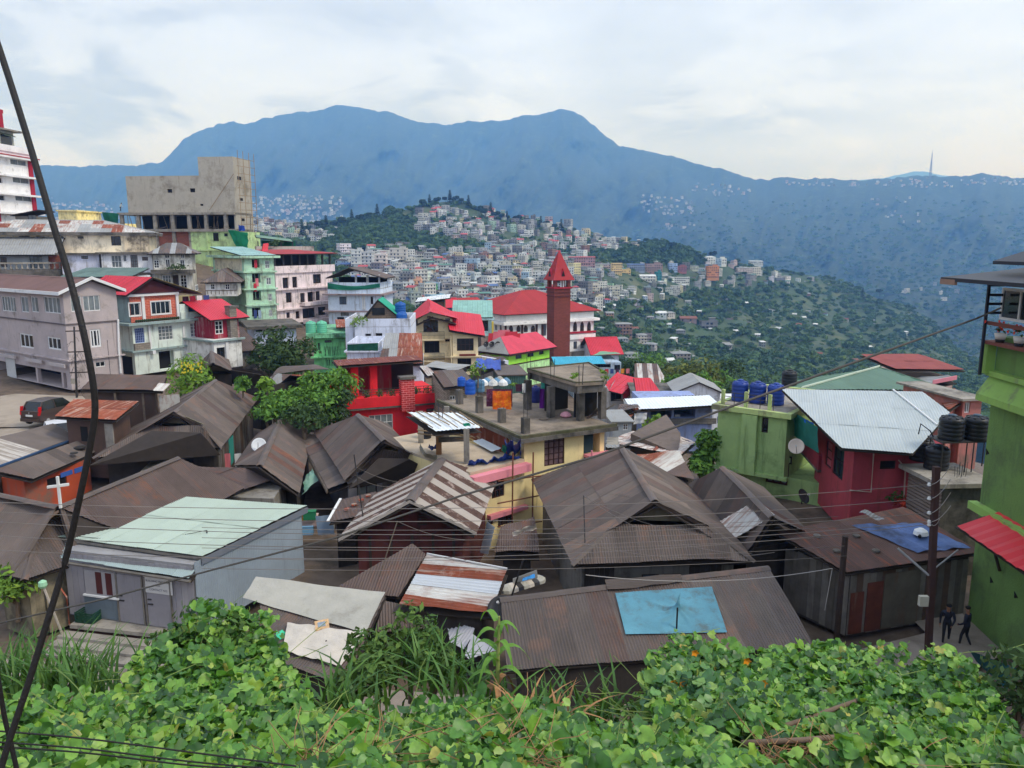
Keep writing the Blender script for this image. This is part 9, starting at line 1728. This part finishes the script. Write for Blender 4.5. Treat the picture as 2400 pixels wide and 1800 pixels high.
rd=onz(ZN(1435,190),3.0);rt=at(ZJ(1590,1185),rd.y);t=thing('roof_rod','leaning pale rod before the maroon house','rod',rd);MB().tube([rd,rt],.022,5).build('rod',WOOD,t);wire('service_wire',rt,at(ZK(700,1530),rd.y+2),.009,'wire from the leaning rod to the right',.15)
rd=onz(ZI(1855,1659),.8);rt=at(ZI(1785,1080),rd.y);t=thing('roof_rod','bent iron rod beside the workshop carrying one wire','rod',rd);MB().tube([rd,at(ZI(1810,1300),rd.y),rt],.03,5).build('rod',STEEL,t);wire('service_wire',rt,at(ZI(620,1125),rd.y-.6),.012,'dark wire from the bent rod across the pale green roof',.25,BLACK)
for k in range(5): wire('power_wire',at(ZJ(-100,1240+k*88),20.5),at(ZG(600+k*20,960+k*85),26.5),.008,f'thin wire crossing the middle roofs, {("topmost","second","third","fourth","lowest")[k]} of five',.25,group='wires across the middle roofs')
# cable across the whole view to the green building
CABM=mat('cable_grey',(70,66,62),rough=.7,var=.15);pts_px=[(0,1460,11),(240,1405,11.6),(500,1335,12.3),(780,1262,13.2),(1080,1162,14.6),(1400,1068,16.4),(1735,945,19),(2000,850,22),(2290,746,27.0),(2345,722,25.5)]
mb=MB().tube([at((a_,c_),d_) for a_,c_,d_ in pts_px],[.014,.015,.016,.02,.022,.026,.032,.036,.034,.034],7);single(mb,'service_cable',CABM,'thick grey cable rising from lower left to the green building','cable')
# black cables close by, left
BC=mat('black_cable',(30,27,26),rough=.6,var=.15,bump=.2,bscale=60)
def bez(px,r_,label,name='black_cable'):
 P_=[at((a_*S22,c_*S22),d_) for a_,c_,d_ in px];out=[]
 for i in range(len(P_)-1):
  p0,p1,p2,p3=P_[max(i-1,0)],P_[i],P_[i+1],P_[min(i+2,len(P_)-1)]
  for s_ in [k/6 for k in range(6)]: out.append(.5*((2*p1)+(-p0+p2)*s_+(2*p0-5*p1+4*p2-p3)*s_*s_+(-p0+3*p1-3*p2+p3)*s_**3))
 out.append(P_[-1]);single(MB().tube(out,r_,9),name,BC,label,'cable',smooth=True)
bez([(-60,-60,2.9),(0,110,2.8),(60,300,2.7),(110,470,2.6),(150,600,2.55),(185,740,2.5),(205,870,2.5),(195,960,2.5),(172,1075,2.5),(140,1215,2.5),(100,1350,2.45),(60,1480,2.4),(20,1600,2.35),(-15,1720,2.3)],0.0108,'thick black cable swinging down the left side close by')
bez([(-8,1440,2.6),(8,1540,2.6),(22,1600,2.6),(38,1670,2.6)],.0085,'short black cable at the lower left corner')
for k,(y0,y1,y2) in enumerate(((1578,1620,1655),(1602,1640,1665),(1612,1648,1668))): bez([(-20,y0,5.5),(180,(y0+y1)/2-4,5.6),(420,y1+6,5.7),(640,y2,5.8)],.007,f'thin dark cable over the lower left leaves, {("upper","middle","lower")[k]} one')

# ------------------------------------------------------------------ trees, hedges and the leafy bank in front
HEDGE=mat('hedge_leaf',(84,124,52),var=.3,scale=1.2,tint=.4,trans=.2,k=1.15);DKLEAF=mat('dark_tree_leaf',(54,78,44),var=.3,scale=.6,tint=.4,trans=.15,k=1.15);YLEAF=mat('light_shrub_leaf',(104,140,56),var=.3,scale=1,tint=.45,trans=.2,k=1.1)
def seat(q,D,h0=0): p_=at(q,D);return Vector((p_.x,p_.y,p_.z+h0))
# shrub bank below the green house (creepers over bushes)
for k,(x,y,D,r_,h_,n_) in enumerate(((1010,1450,54,2.4,3.6,900),(860,1560,53,2.6,3.2,900),(700,1600,52,2.4,3.0,800),(560,1640,50,2.0,2.8,700),(1080,1600,51,1.6,3.2,600),(930,1640,50,2.2,2.6,700),(460,1620,54,1.6,2.4,500),(780,1690,48,2.2,2.8,700))):
 c=seat(ZC(x,y),D,-h_*.75);bush('creeper_bush',f'creeper-covered bush below the green house, {("tallest at top right","second from right in the upper row","third from right in the upper row","leftmost in the lower row","against the red house","in front of the tallest","small one at far left","lowest and nearest the dark roofs")[k]}',c,r_,h_,n_,.2,HEDGE if k not in (4,7) else DKLEAF,60+k,'creeper bushes below the green house')
for k,(x,y,D,r_,h_) in enumerate(((560,1200,82,3.6,6.5),(470,1250,84,3.0,5.5),(690,1230,80,3.0,5.5),(620,1290,78,2.6,4.5))): bush('dark_tree',f'dark leafy tree by the low pale blue building, {("tallest","left","right","front")[k]} one',seat(ZC(x,y),D,-h_*.6),r_,h_,900,.3,DKLEAF,80+k,cat='tree')
bush('flowering_shrub','loose shrub with yellow flowers above the dark gablet roof',seat(ZB(1600,1080),56,-3.2),2.9,5.0,900,.22,YLEAF,90,cat='shrub')
t=thing('yellow_blossom','yellow blossoms on the loose shrub','flowers',seat(ZB(1640,960),55));mb=MB()
for k in range(40): o=seat(ZB(1560+random.random()*180,930+random.random()*90),54.2);mb.quad(o,o+Vector((.1,0,.04)),o+Vector((.1,.02,.14)),o+Vector((0,.02,.12)))
mb.build('petals',mat('yellow_petal',(226,200,50)),t)
bush('spiky_plant','small spiky plant on the dark roof edge',seat(ZC(252,1490),54,-.6),.8,1.2,160,.3,HEDGE,91,cat='plant');bush('spiky_plant','feathery plant by the patched roof',seat(ZC(460,1480),52,-.6),.7,1.1,120,.25,YLEAF,92,cat='plant')
bush('hillside_tree','spreading olive tree beyond the rust-striped roof',seat(ZE(770,1480),120,-8),7.0,13,1500,.5,mat('olive_leaf',(92,104,52),var=.3,scale=.5,tint=.45,trans=.15,k=1.1),93,cat='tree',lobes=12)
for k,(x,y,D,r_,h_) in enumerate(((950,1560,110,4.2,7),(300,1420,150,5,8),(1040,1480,140,4.5,7),(1180,1600,105,3.6,6),(660,1560,108,3.5,6),(1100,1400,170,6,9),(450,1330,190,6,9))): bush('hillside_tree',f'rounded green tree behind the right-hand roofs, {("beside the olive tree","left by the red roof","right of the olive tree","nearest the blue tanks","under the olive tree","far centre","far left")[k]}',seat(ZE(x,y),D,-h_*.55),r_,h_,800,.42,DKLEAF if k % 2 else HEDGE,94+k,cat='tree')
bush('garden_shrub','bright shrub before the lavender wall',seat(ZL(885,200),58,-1.4),1.5,2.4,500,.18,YLEAF,110)
for k,(x,y,r_,h_) in enumerate(((1310,450,1.3,3.6),(1370,340,1.1,3.0),(1260,530,1.0,2.2))): bush('garden_shrub',f'fresh green shrub beside the apple green house, {("middle","upper","lower")[k]} one',seat(ZL(x,y),46-k*.5,-h_*.6),r_,h_,700,.2,HEDGE,111+k)
bush('roof_weeds','weeds on the overgrown balcony of the mouldy white house',seat(ZA(1540,1400),101.5,-.4),2.2,1.0,160,.2,DKLEAF,120,trunk=False,cat='weeds');bush('roof_weeds','weeds on the old terrace behind the pink-white house',seat(ZC(540,290),139,-.6),2.0,1.8,150,.25,DKLEAF,121,trunk=False,cat='weeds')
for k,(x,y) in enumerate(((1640,145),(1890,100),(1920,150),(1120,205),(1650,120))): bush('roof_weeds',f'tuft of weeds on the concrete terrace frame, {("front edge","far right edge","right corner","terrace kerb","slab edge")[k]}',onz(ZK(x,y+10),zt_w if k != 3 else zr_w),.3,.35,60,.08,YLEAF,130+k,trunk=False,cat='weeds')
bush('terrace_bush','leafy bush behind the blue drums on the terrace',onz(ZK(810,180),5.9),.7,1.6,160,.12,YLEAF,140);bush('roof_garden','bush on the grey-white house parapet',seat(ZC(1250,960),84,-.8),1.6,1.7,260,.16,YLEAF,141)
# ---- lobed climbing-gourd leaves
def leaf_proto(seed):
 g_=np.random.default_rng(seed);ang=np.radians([-90,-62,-30,-8,18,50,90,130,162,188,210,242]);rad_=np.array([.32,.8,.86,.98,.82,.98,1.12,.98,.82,.98,.86,.8])*g_.uniform(.9,1.1,12)
 rim=np.c_[rad_*np.cos(ang),rad_*np.sin(ang)+.18,.16*np.sin(ang*3+g_.uniform(0,6))*g_.uniform(.5,1.3)-.12*rad_**2+.1*np.abs(np.cos(ang))]
 V=np.vstack([[0,-.02,-.03],rim]);V[0,2]=-.06;Fc=np.array([(0,1+k,1+(k+1) % 12) for k in range(12)]);return V,Fc
LPROTO=[leaf_proto(k) for k in range(8)]
GST=[(0,(44,80,36)),(.3,(72,120,46)),(.62,(98,148,54)),(.88,(130,172,66)),(.98,(152,180,76)),(1.0,(180,156,76))]
GLEAF=leafmat('gourd_leaf',GST);GLEAF1=leafmat('gourd_leaf_single',GST,single=True)
GLEAFD=leafmat('blue_gourd_leaf',[(0,(50,88,52)),(.4,(78,124,66)),(.75,(104,148,78)),(.95,(140,170,84)),(1,(170,160,80))]);LP_ME={}
def vine(label,name,samp,n,size,m,m1,singles=60,seed=0,layers=(0,.8),up=(0,-.35,1),rnd_=.62,stems=90):
 g_=np.random.default_rng(seed);P_=[];
 while len(P_)<n:
  q=samp(g_)
  if q is not None: P_.append(q)
 P_=np.array(P_);P_[:,2]-=g_.uniform(layers[0],layers[1],n)**1.0*(g_.random(n)<.6);P_[:,2]+=np.array([.3*mnoise.noise((p[0]*1.1,p[1]*1.1,seed))+.14*mnoise.noise((p[0]*3,p[1]*3,seed)) for p in P_]);P_+=g_.normal(size=(n,3))*np.array([.05,.12,.05])
 nr=np.array(up)+g_.normal(size=(n,3))*rnd_*np.array([1,1,.5]);nr /= np.linalg.norm(nr,axis=1)[:,None]
 td=g_.normal(size=(n,3))+np.array([0,-.9,-.4]);td-=nr*np.sum(td*nr,1)[:,None];td /= np.linalg.norm(td,axis=1)[:,None];sd=np.cross(td,nr);s_=size[0]+(size[1]-size[0])*g_.random(n)**1.5;s_=np.where(g_.random(n)<.06,s_*1.35,s_)
 c=P_.mean(0);c[2]=P_[:,2].min();t_=thing(name,label,'plant',c);vis=np.argsort(P_[:,1]-P_[:,2]*1.5-s_*8)[:singles];isv=np.zeros(n,bool);isv[vis]=True
 VV,FF,TT,o=[],[],[],0
 for k in range(n):
  V,Fc=LPROTO[k % 8]
  if isv[k]:
   key=(k % 8,m1.name)
   if key not in LP_ME: LP_ME[key]=np_mesh('leaf',V,Fc,m1,True)
   W_=Matrix([[sd[k][i]*s_[k],td[k][i]*s_[k],nr[k][i]*s_[k],P_[k][i]] for i in range(3)]+[[0,0,0,1]]);link(bpy.data.objects.new('leaf',LP_ME[key]),t_,W_);continue
  Q=(V[:,:1]*sd[k]+V[:,1:2]*td[k]+V[:,2:]*nr[k])*s_[k]+P_[k];VV.append(Q);FF.append(Fc+o);TT.append(np.full(13,g_.random()));o+=13
 fo=link(bpy.data.objects.new('foliage',np_mesh('foliage',np.concatenate(VV),np.concatenate(FF),m,True,tint=np.concatenate(TT))),t_);fo['kind']='stuff'
 mb_=MB()
 for k in range(stems):
  a_=Vector(P_[g_.integers(n)])-UP*.1;d_=Vector((g_.normal()*.6,g_.normal()*.4,g_.normal()*.1));pts_=[a_]
  for j in range(5): d_+=Vector((g_.normal()*.25,g_.normal()*.2,g_.normal()*.12));pts_.append(pts_[-1]+d_*.25)
  mb_.tube(pts_,.008,4)
 for k in range(stems//2):
  a_=Vector(P_[g_.integers(n)]);mb_.tube([a_,a_+Vector((g_.normal()*.05,g_.normal()*.05,.15)),a_+Vector((g_.normal()*.12,g_.normal()*.1,.28))],.005,3)
 st_=mb_.build('stems',mat('vine_stem',(120,140,70),var=.3),t_);st_['kind']='stuff';return t_
def region(poly,D):
 us_=[p[0] for p in poly];vs_=[p[1] for p in poly]
 def samp(g_):
  u,v=g_.uniform(min(us_),max(us_)),g_.uniform(min(vs_),max(vs_))
  if not inpoly(u,v,poly): return None
  return tuple(at((u,v),D(u,v)))
 return samp
lerp_=lambda x,x0,x1,y0,y1: y0+(y1-y0)*min(1,max(0,(x-x0)/(x1-x0)))
DV1=lambda u,v: lerp_(v,1600,1830,11.6,7.6)+.5*mnoise.noise((u*.006,v*.01,2))
DV3=lambda u,v: lerp_(v,1490,1830,15.4,9.6)+.4*mnoise.noise((u*.006,v*.01,5))
DV2=lambda u,v: lerp_(v,1400,1680,15.6,11.6)+.7*mnoise.noise((u*.008,v*.012,8))
vine('bright green gourd vine filling the lower left','gourd_vine',region(pg((-60,1490),(120,1510),(260,1475),(420,1500),(640,1515),(700,1560),(860,1570),(860,1700),(-60,1700)),DV1),5600,(.05,.145),GLEAF,GLEAF1,90,1)
vine('bright green gourd vine along the bottom centre','gourd_vine',region(pg((700,1560),(830,1535),(960,1520),(1110,1528),(1280,1548),(1420,1560),(1560,1590),(1660,1640),(1690,1700),(700,1700)),DV1),4600,(.05,.145),GLEAF,GLEAF1,90,2)
vine('gourd vine mound in front of the workshop','gourd_vine',region(pg((285,1440),(330,1390),(400,1345),(430,1312),(520,1302),(580,1330),(615,1410),(660,1490),(680,1545),(560,1560),(300,1530)),DV2),2400,(.055,.15),GLEAF,GLEAF1,40,3,rnd_=.7)
vine('sprawling gourd vine on the trellis at lower right','gourd_vine',region(pg((1395,1470),(1410,1400),(1470,1366),(1540,1390),(1640,1412),(1720,1392),(1800,1368),(1870,1395),(1960,1415),(2050,1415),(2110,1430),(2160,1520),(2190,1590),(2120,1640),(1990,1625),(1830,1640),(1760,1600),(1650,1590),(1540,1575),(1420,1555)),DV3),8200,(.05,.145),GLEAF,GLEAF1,120,4,layers=(0,.6),up=(0,-.25,1))
vine('bluish gourd leaves on the left end of the trellis','gourd_vine',region(pg((1400,1440),(1560,1430),(1640,1480),(1600,1570),(1480,1580),(1400,1530)),lambda u,v: DV3(u,v)-.2),900,(.1,.165),GLEAFD,GLEAF1,30,6)
vine('gourd leaves in the lower right corner','gourd_vine',region(pg((1700,1640),(1900,1610),(2100,1625),(2230,1600),(2230,1700),(1680,1700)),lambda u,v: 9.3),900,(.08,.15),GLEAF,GLEAF1,50,7)
for k,(poly,D_,lab) in enumerate(((pg((960,1600),(1240,1600),(1260,1680),(940,1680)),lambda u,v: 8.4,'tangle of dry brown vine stems at the bottom centre'),(pg((640,1625),(800,1625),(800,1680),(620,1680)),lambda u,v: 8.2,'tangle of dry brown vine stems at the bottom left of centre'),(pg((1640,1580),(1960,1600),(1940,1670),(1620,1670)),lambda u,v: 9.6,'dry brown vine stems under the trellis'))):
 g_=np.random.default_rng(400+k);sm=region(poly,D_);mb=MB();c0=None
 while len(mb.f)<1800:
  q=sm(g_)
  if q is None: continue
  p_=Vector(q);c0=c0 or p_;d_=Vector(g_.normal(size=3)*np.array([1,1,.3]))*.12;p_-=UP*.15;pts_=[p_]
  for j in range(4): d_+=Vector(g_.normal(size=3)*np.array([1,1,.4]))*.06;pts_.append(pts_[-1]+d_)
  mb.tube(pts_,.006,3)
 o_=single(mb,'dry_vine',mat('dry_stem',(150,112,78),var=.35,scale=4),lab,'dead plant',kind='stuff')
# orange gourd flowers
GF=mat('gourd_flower',(236,150,24),var=.15)
for k,(x,y) in enumerate(((660,1105),(842,845),(1290,915),(1430,1105),(1152,1390),(740,1115))):
 q=at(ZQ(x,y),DV3(*ZQ(x,y))-.35);t=thing('gourd_flower',f'orange gourd blossom on the trellis vine, {("left lower","upper left","upper middle","right","lowest","beside the left lower one")[k]}','flower',q);mb=MB()
 for j in range(5): th=j*1.257;d_=Vector((math.cos(th),-.5,math.sin(th))).normalized();e_=Vector((-math.sin(th),0,math.cos(th)));mb.quad(q,q+d_*.05+e_*.035,q+d_*.1,q+d_*.05-e_*.035)
 mb.build('petals',GF,t);MB().lathe(q,[(.02,-.04),(.03,0)],6,ax=(0,-1,0)).build('calyx',GLEAFD,t)
# trellis poles
t=thing('trellis','weathered bamboo poles under the gourd vine','trellis',at(ZQ(1500,1400),11));TB=mat('grey_bamboo',(116,98,82),var=.3,scale=4)
for a_,c_,d0,d1 in (((1380,1560),(2300,1240),11.4,12.8),((1300,1500),(1900,1390),12.1,12.3),((1250,1630),(2250,1560),10.6,10.9)): MB().tube([at(ZQ(*a_),d0),at(ZQ((a_[0]+c_[0])/2,(a_[1]+c_[1])/2+8),(d0+d1)/2),at(ZQ(*c_),d1)],[.05,.045,.04],7).build('pole',TB,t,True)
for x in (1450,1700,2000,2250): q=at(ZQ(x,1480),12.2);MB().tube([q,Vector((q.x,q.y,gz(q.x,q.y)-.2))],.05,6).build('post',TB,t)
# grass and cane tufts
def blades(name,label,px,D,n,L_,wd,m,spread,seed,lean=.6,cat='grass',h0=0):
 g_=np.random.default_rng(seed);c=seat(px,D,h0);t_=thing(name,label,cat,c);VV,FF,o=[],[],0
 for k in range(n):
  a_=np.array(c)+np.array([g_.normal()*spread[0],g_.normal()*spread[1],0]);th=g_.uniform(0,6.28);d_=np.array([math.cos(th),math.sin(th),0]);ln=L_*g_.uniform(.55,1.15);le=lean*g_.uniform(.3,1.4);s_=np.array([-d_[1],d_[0],0])
  for j in range(6):
   f_=j/5;p_=a_+d_*ln*le*f_**1.8+np.array([0,0,ln*(f_-.42*le*f_**2.4)]);w_=wd*(1-f_**2*.95)*(.6+.6*min(1,f_*4));VV+=[p_-s_*w_,p_+s_*w_]
   if j: FF.append((o+2*j-2,o+2*j-1,o+2*j+1,o+2*j))
  o+=12
 ob=link(bpy.data.objects.new('blades',np_mesh('blades',VV,FF,m,True,tint=np.repeat(g_.random(n),12))),t_);return t_
GR=mat('cane_grass',(76,118,52),rough=.5,var=.2,scale=3,tint=.35,trans=.25)
for k,(x,y,D) in enumerate(((-20,1600,15.5),(60,1590,15.6),(130,1600,15.2),(200,1605,15),(250,1640,14))): blades('cane_grass',f'tall blade grass at lower left, {("outermost left","second from left","third from left","fourth from left","rightmost")[k]} clump',(x,y+30),D,70,1.5,.03,GR,(.35,.3),300+k,.55)
for k,(x,y,D) in enumerate(((900,1600,16),(1000,1560,16.4),(1060,1600,15.5),(1110,1640,14.5),(1300,1690,14),(1420,1680,14.5),(800,1660,14))): blades('cane_grass',f'arching cane grass in the bottom centre, {("before the stall","behind the bush","right of the bush","beside the corn","right of the corn","by the lane","left by the pole")[k]}',(x,y+20),D,46,1.3,.035,GR,(.4,.35),320+k,.8)
for k,(x,y,D,r_,h_) in enumerate(((880,1560,16.2,.95,2.0),(960,1520,16.8,.9,2.2),(840,1620,15,.8,1.4),(1020,1580,16,.7,1.6))): bush('guava_bush',f'leathery-leaved guava bush before the stall, {("left","tall middle","low front","right")[k]} part',seat((x,y),D,-h_*.5),r_,h_,420,.12,mat('guava_leaf',(80,112,54),var=.3,scale=4,tint=.4,trans=.15),340+k,cat='shrub')
for k,(x,y,D,r_,h_) in enumerate(((470,1500,15,.9,1.4),(560,1520,14.5,.8,1.3),(400,1540,14.6,.7,1.0))): bush('leafy_shrub',f'small-leaved shrub among the gourd mound, {("left","right","front")[k]} one',seat((x,y),D,-h_*.4),r_,h_,260,.1,mat('guava_leaf',(80,112,54)),350+k)
bush('wall_creeper','flowering creeper on the chapel yard wall at left',onz((40,1440),.9),1.3,2.2,700,.13,YLEAF,360);bush('corner_shrub','dark feathery shrub at the lower right edge',at((2390,1640),13)-UP*1.0,1.0,2.0,600,.1,DKLEAF,361)
for k,(x,y,D) in enumerate(((1500,1660,17),(1620,1660,16),(1380,1690,15),(1250,1660,16))): bush('verge_weed',f'mixed weeds on the lane verge, {("left of the trellis","under the trellis edge","beside corn","below long shed")[k]}',seat((x,y),D,-.6),.7,.9,200,.1,HEDGE,370+k,trunk=False,cat='weeds')
# corn plant
q=at((1165,1665),14.6);t=thing('corn_plant','single corn plant with drooping dry lower leaves','plant',q)
MB().tube([q,q+Vector((.02,0,1.1)),q+Vector((.05,0,2.1))],[.045,.04,.02],7).build('stalk',mat('corn_stalk',(150,160,90)),t)
CL=mat('corn_leaf',(112,160,62),rough=.5,var=.15,scale=3,trans=.3);CDRY=mat('dry_corn_leaf',(170,126,84),var=.25,scale=3)
for k in range(15):
 z0=.25+k*.125;th=k*2.4;d_=Vector((math.cos(th),math.sin(th)*.8,0));s_=Vector((-d_.y,d_.x,0));ln=(1.0 if k<12 else .75)*random.uniform(.85,1.1);mb=MB();pts_=[]
 for j in range(7): f_=j/6;p_=q+UP*z0+d_*ln*f_*(.75)+UP*(ln*(.75*f_-(1.0 if k>3 else 1.6)*f_**2.2));w_=.085*(1-f_**2.2)+.004;pts_.append((p_-s_*w_+UP*.015,p_,p_+s_*w_+UP*.015))
 for a_,c_ in zip(pts_[:-1],pts_[1:]): mb.quad(a_[0],a_[1],c_[1],c_[0]);mb.quad(a_[1],a_[2],c_[2],c_[1])
 mb.build('leaf',CL if k>3 else CDRY,t,True)
for k in range(2):
 q2=at((1330+k*40,1690),13.2);blades('dry_stalks',f'dry bent stalks near the lane, {("left","right")[k]} bunch',(1250+k*60,1690),13.6,9,1.0,.03,CDRY,(.15,.1),380+k,1.0,'plant')
# loose rubble by the lane
t=thing('rubble_heap','heap of stones and sacks beside the lane','rubble',onz(ZO(900,1040),.1))
for k in range(26): q=onz(ZO(700+random.random()*730,980+random.random()*110),.15);MB().lathe(q,[(.03,0),(random.uniform(.1,.22),.07),(.03,random.uniform(.12,.24))],7).build('stone',random.choice([CONC,CONCD,CANV]),t)
# clutter in the alley beside the workshop
for k,(x,y,z,sz,c,lab) in enumerate(((745,1190,1.4,(.6,.3,.35),(200,140,40),'orange'),(830,1180,1.5,(.6,.3,.4),(40,120,80),'green'),(820,1235,1.1,(.9,.4,.5),(190,160,150),'floral pink'),(780,1310,.7,(.9,.4,.4),(130,180,214),'pale blue'),(970,1270,.8,(.8,.4,.35),(210,210,206),'white'))):
 q=onz(ZJ(x,y),z);t=thing('storage_box',f'{lab} box or bundle piled in the alley by the workshop','box',q);MB().box(q-Vector((sz[0]/2,0,0)),(sz[0],.1,0),(-.05,sz[1],0),(0,0,sz[2])).build('box_body',mat(f'box_{k}',c,var=.15),t);MB().box(q-Vector((sz[0]/2+.02,.02,-sz[2])),(sz[0]+.04,.1,0),(-.05,sz[1]+.04,0),(0,0,.05)).build('lid',mat(f'box_{k}',c),t)
q=onz(ZJ(880,1140),1.9);cloth([q,q+Vector((.8,.1,0)),q+Vector((.9,.1,-1.0)),q+Vector((.1,0,-1.0))],8,6,'striped blue cloth hanging in the alley',WASH[5],'washing',fold=.05,cat='laundry')

# tell look-alikes apart by their place, counted from the left
ORD='first second third fourth fifth sixth seventh eighth ninth tenth eleventh twelfth thirteenth fourteenth fifteenth sixteenth seventeenth eighteenth nineteenth twentieth 21st 22nd 23rd 24th 25th 26th 27th 28th 29th 30th'.split()
SAME={}
for o in COL.objects:
 if o.parent is None and o.get('label') and o.get('category') and not o.get('kind'): SAME.setdefault(o['label'],[]).append(o)
for lab,L_ in SAME.items():
 if len(L_)>1:
  for k,o in enumerate(sorted(L_,key=lambda o: proj(WM[o.name].translation)[0])): o['label']=f'{lab}, {ORD[min(k, 29)]} from left'
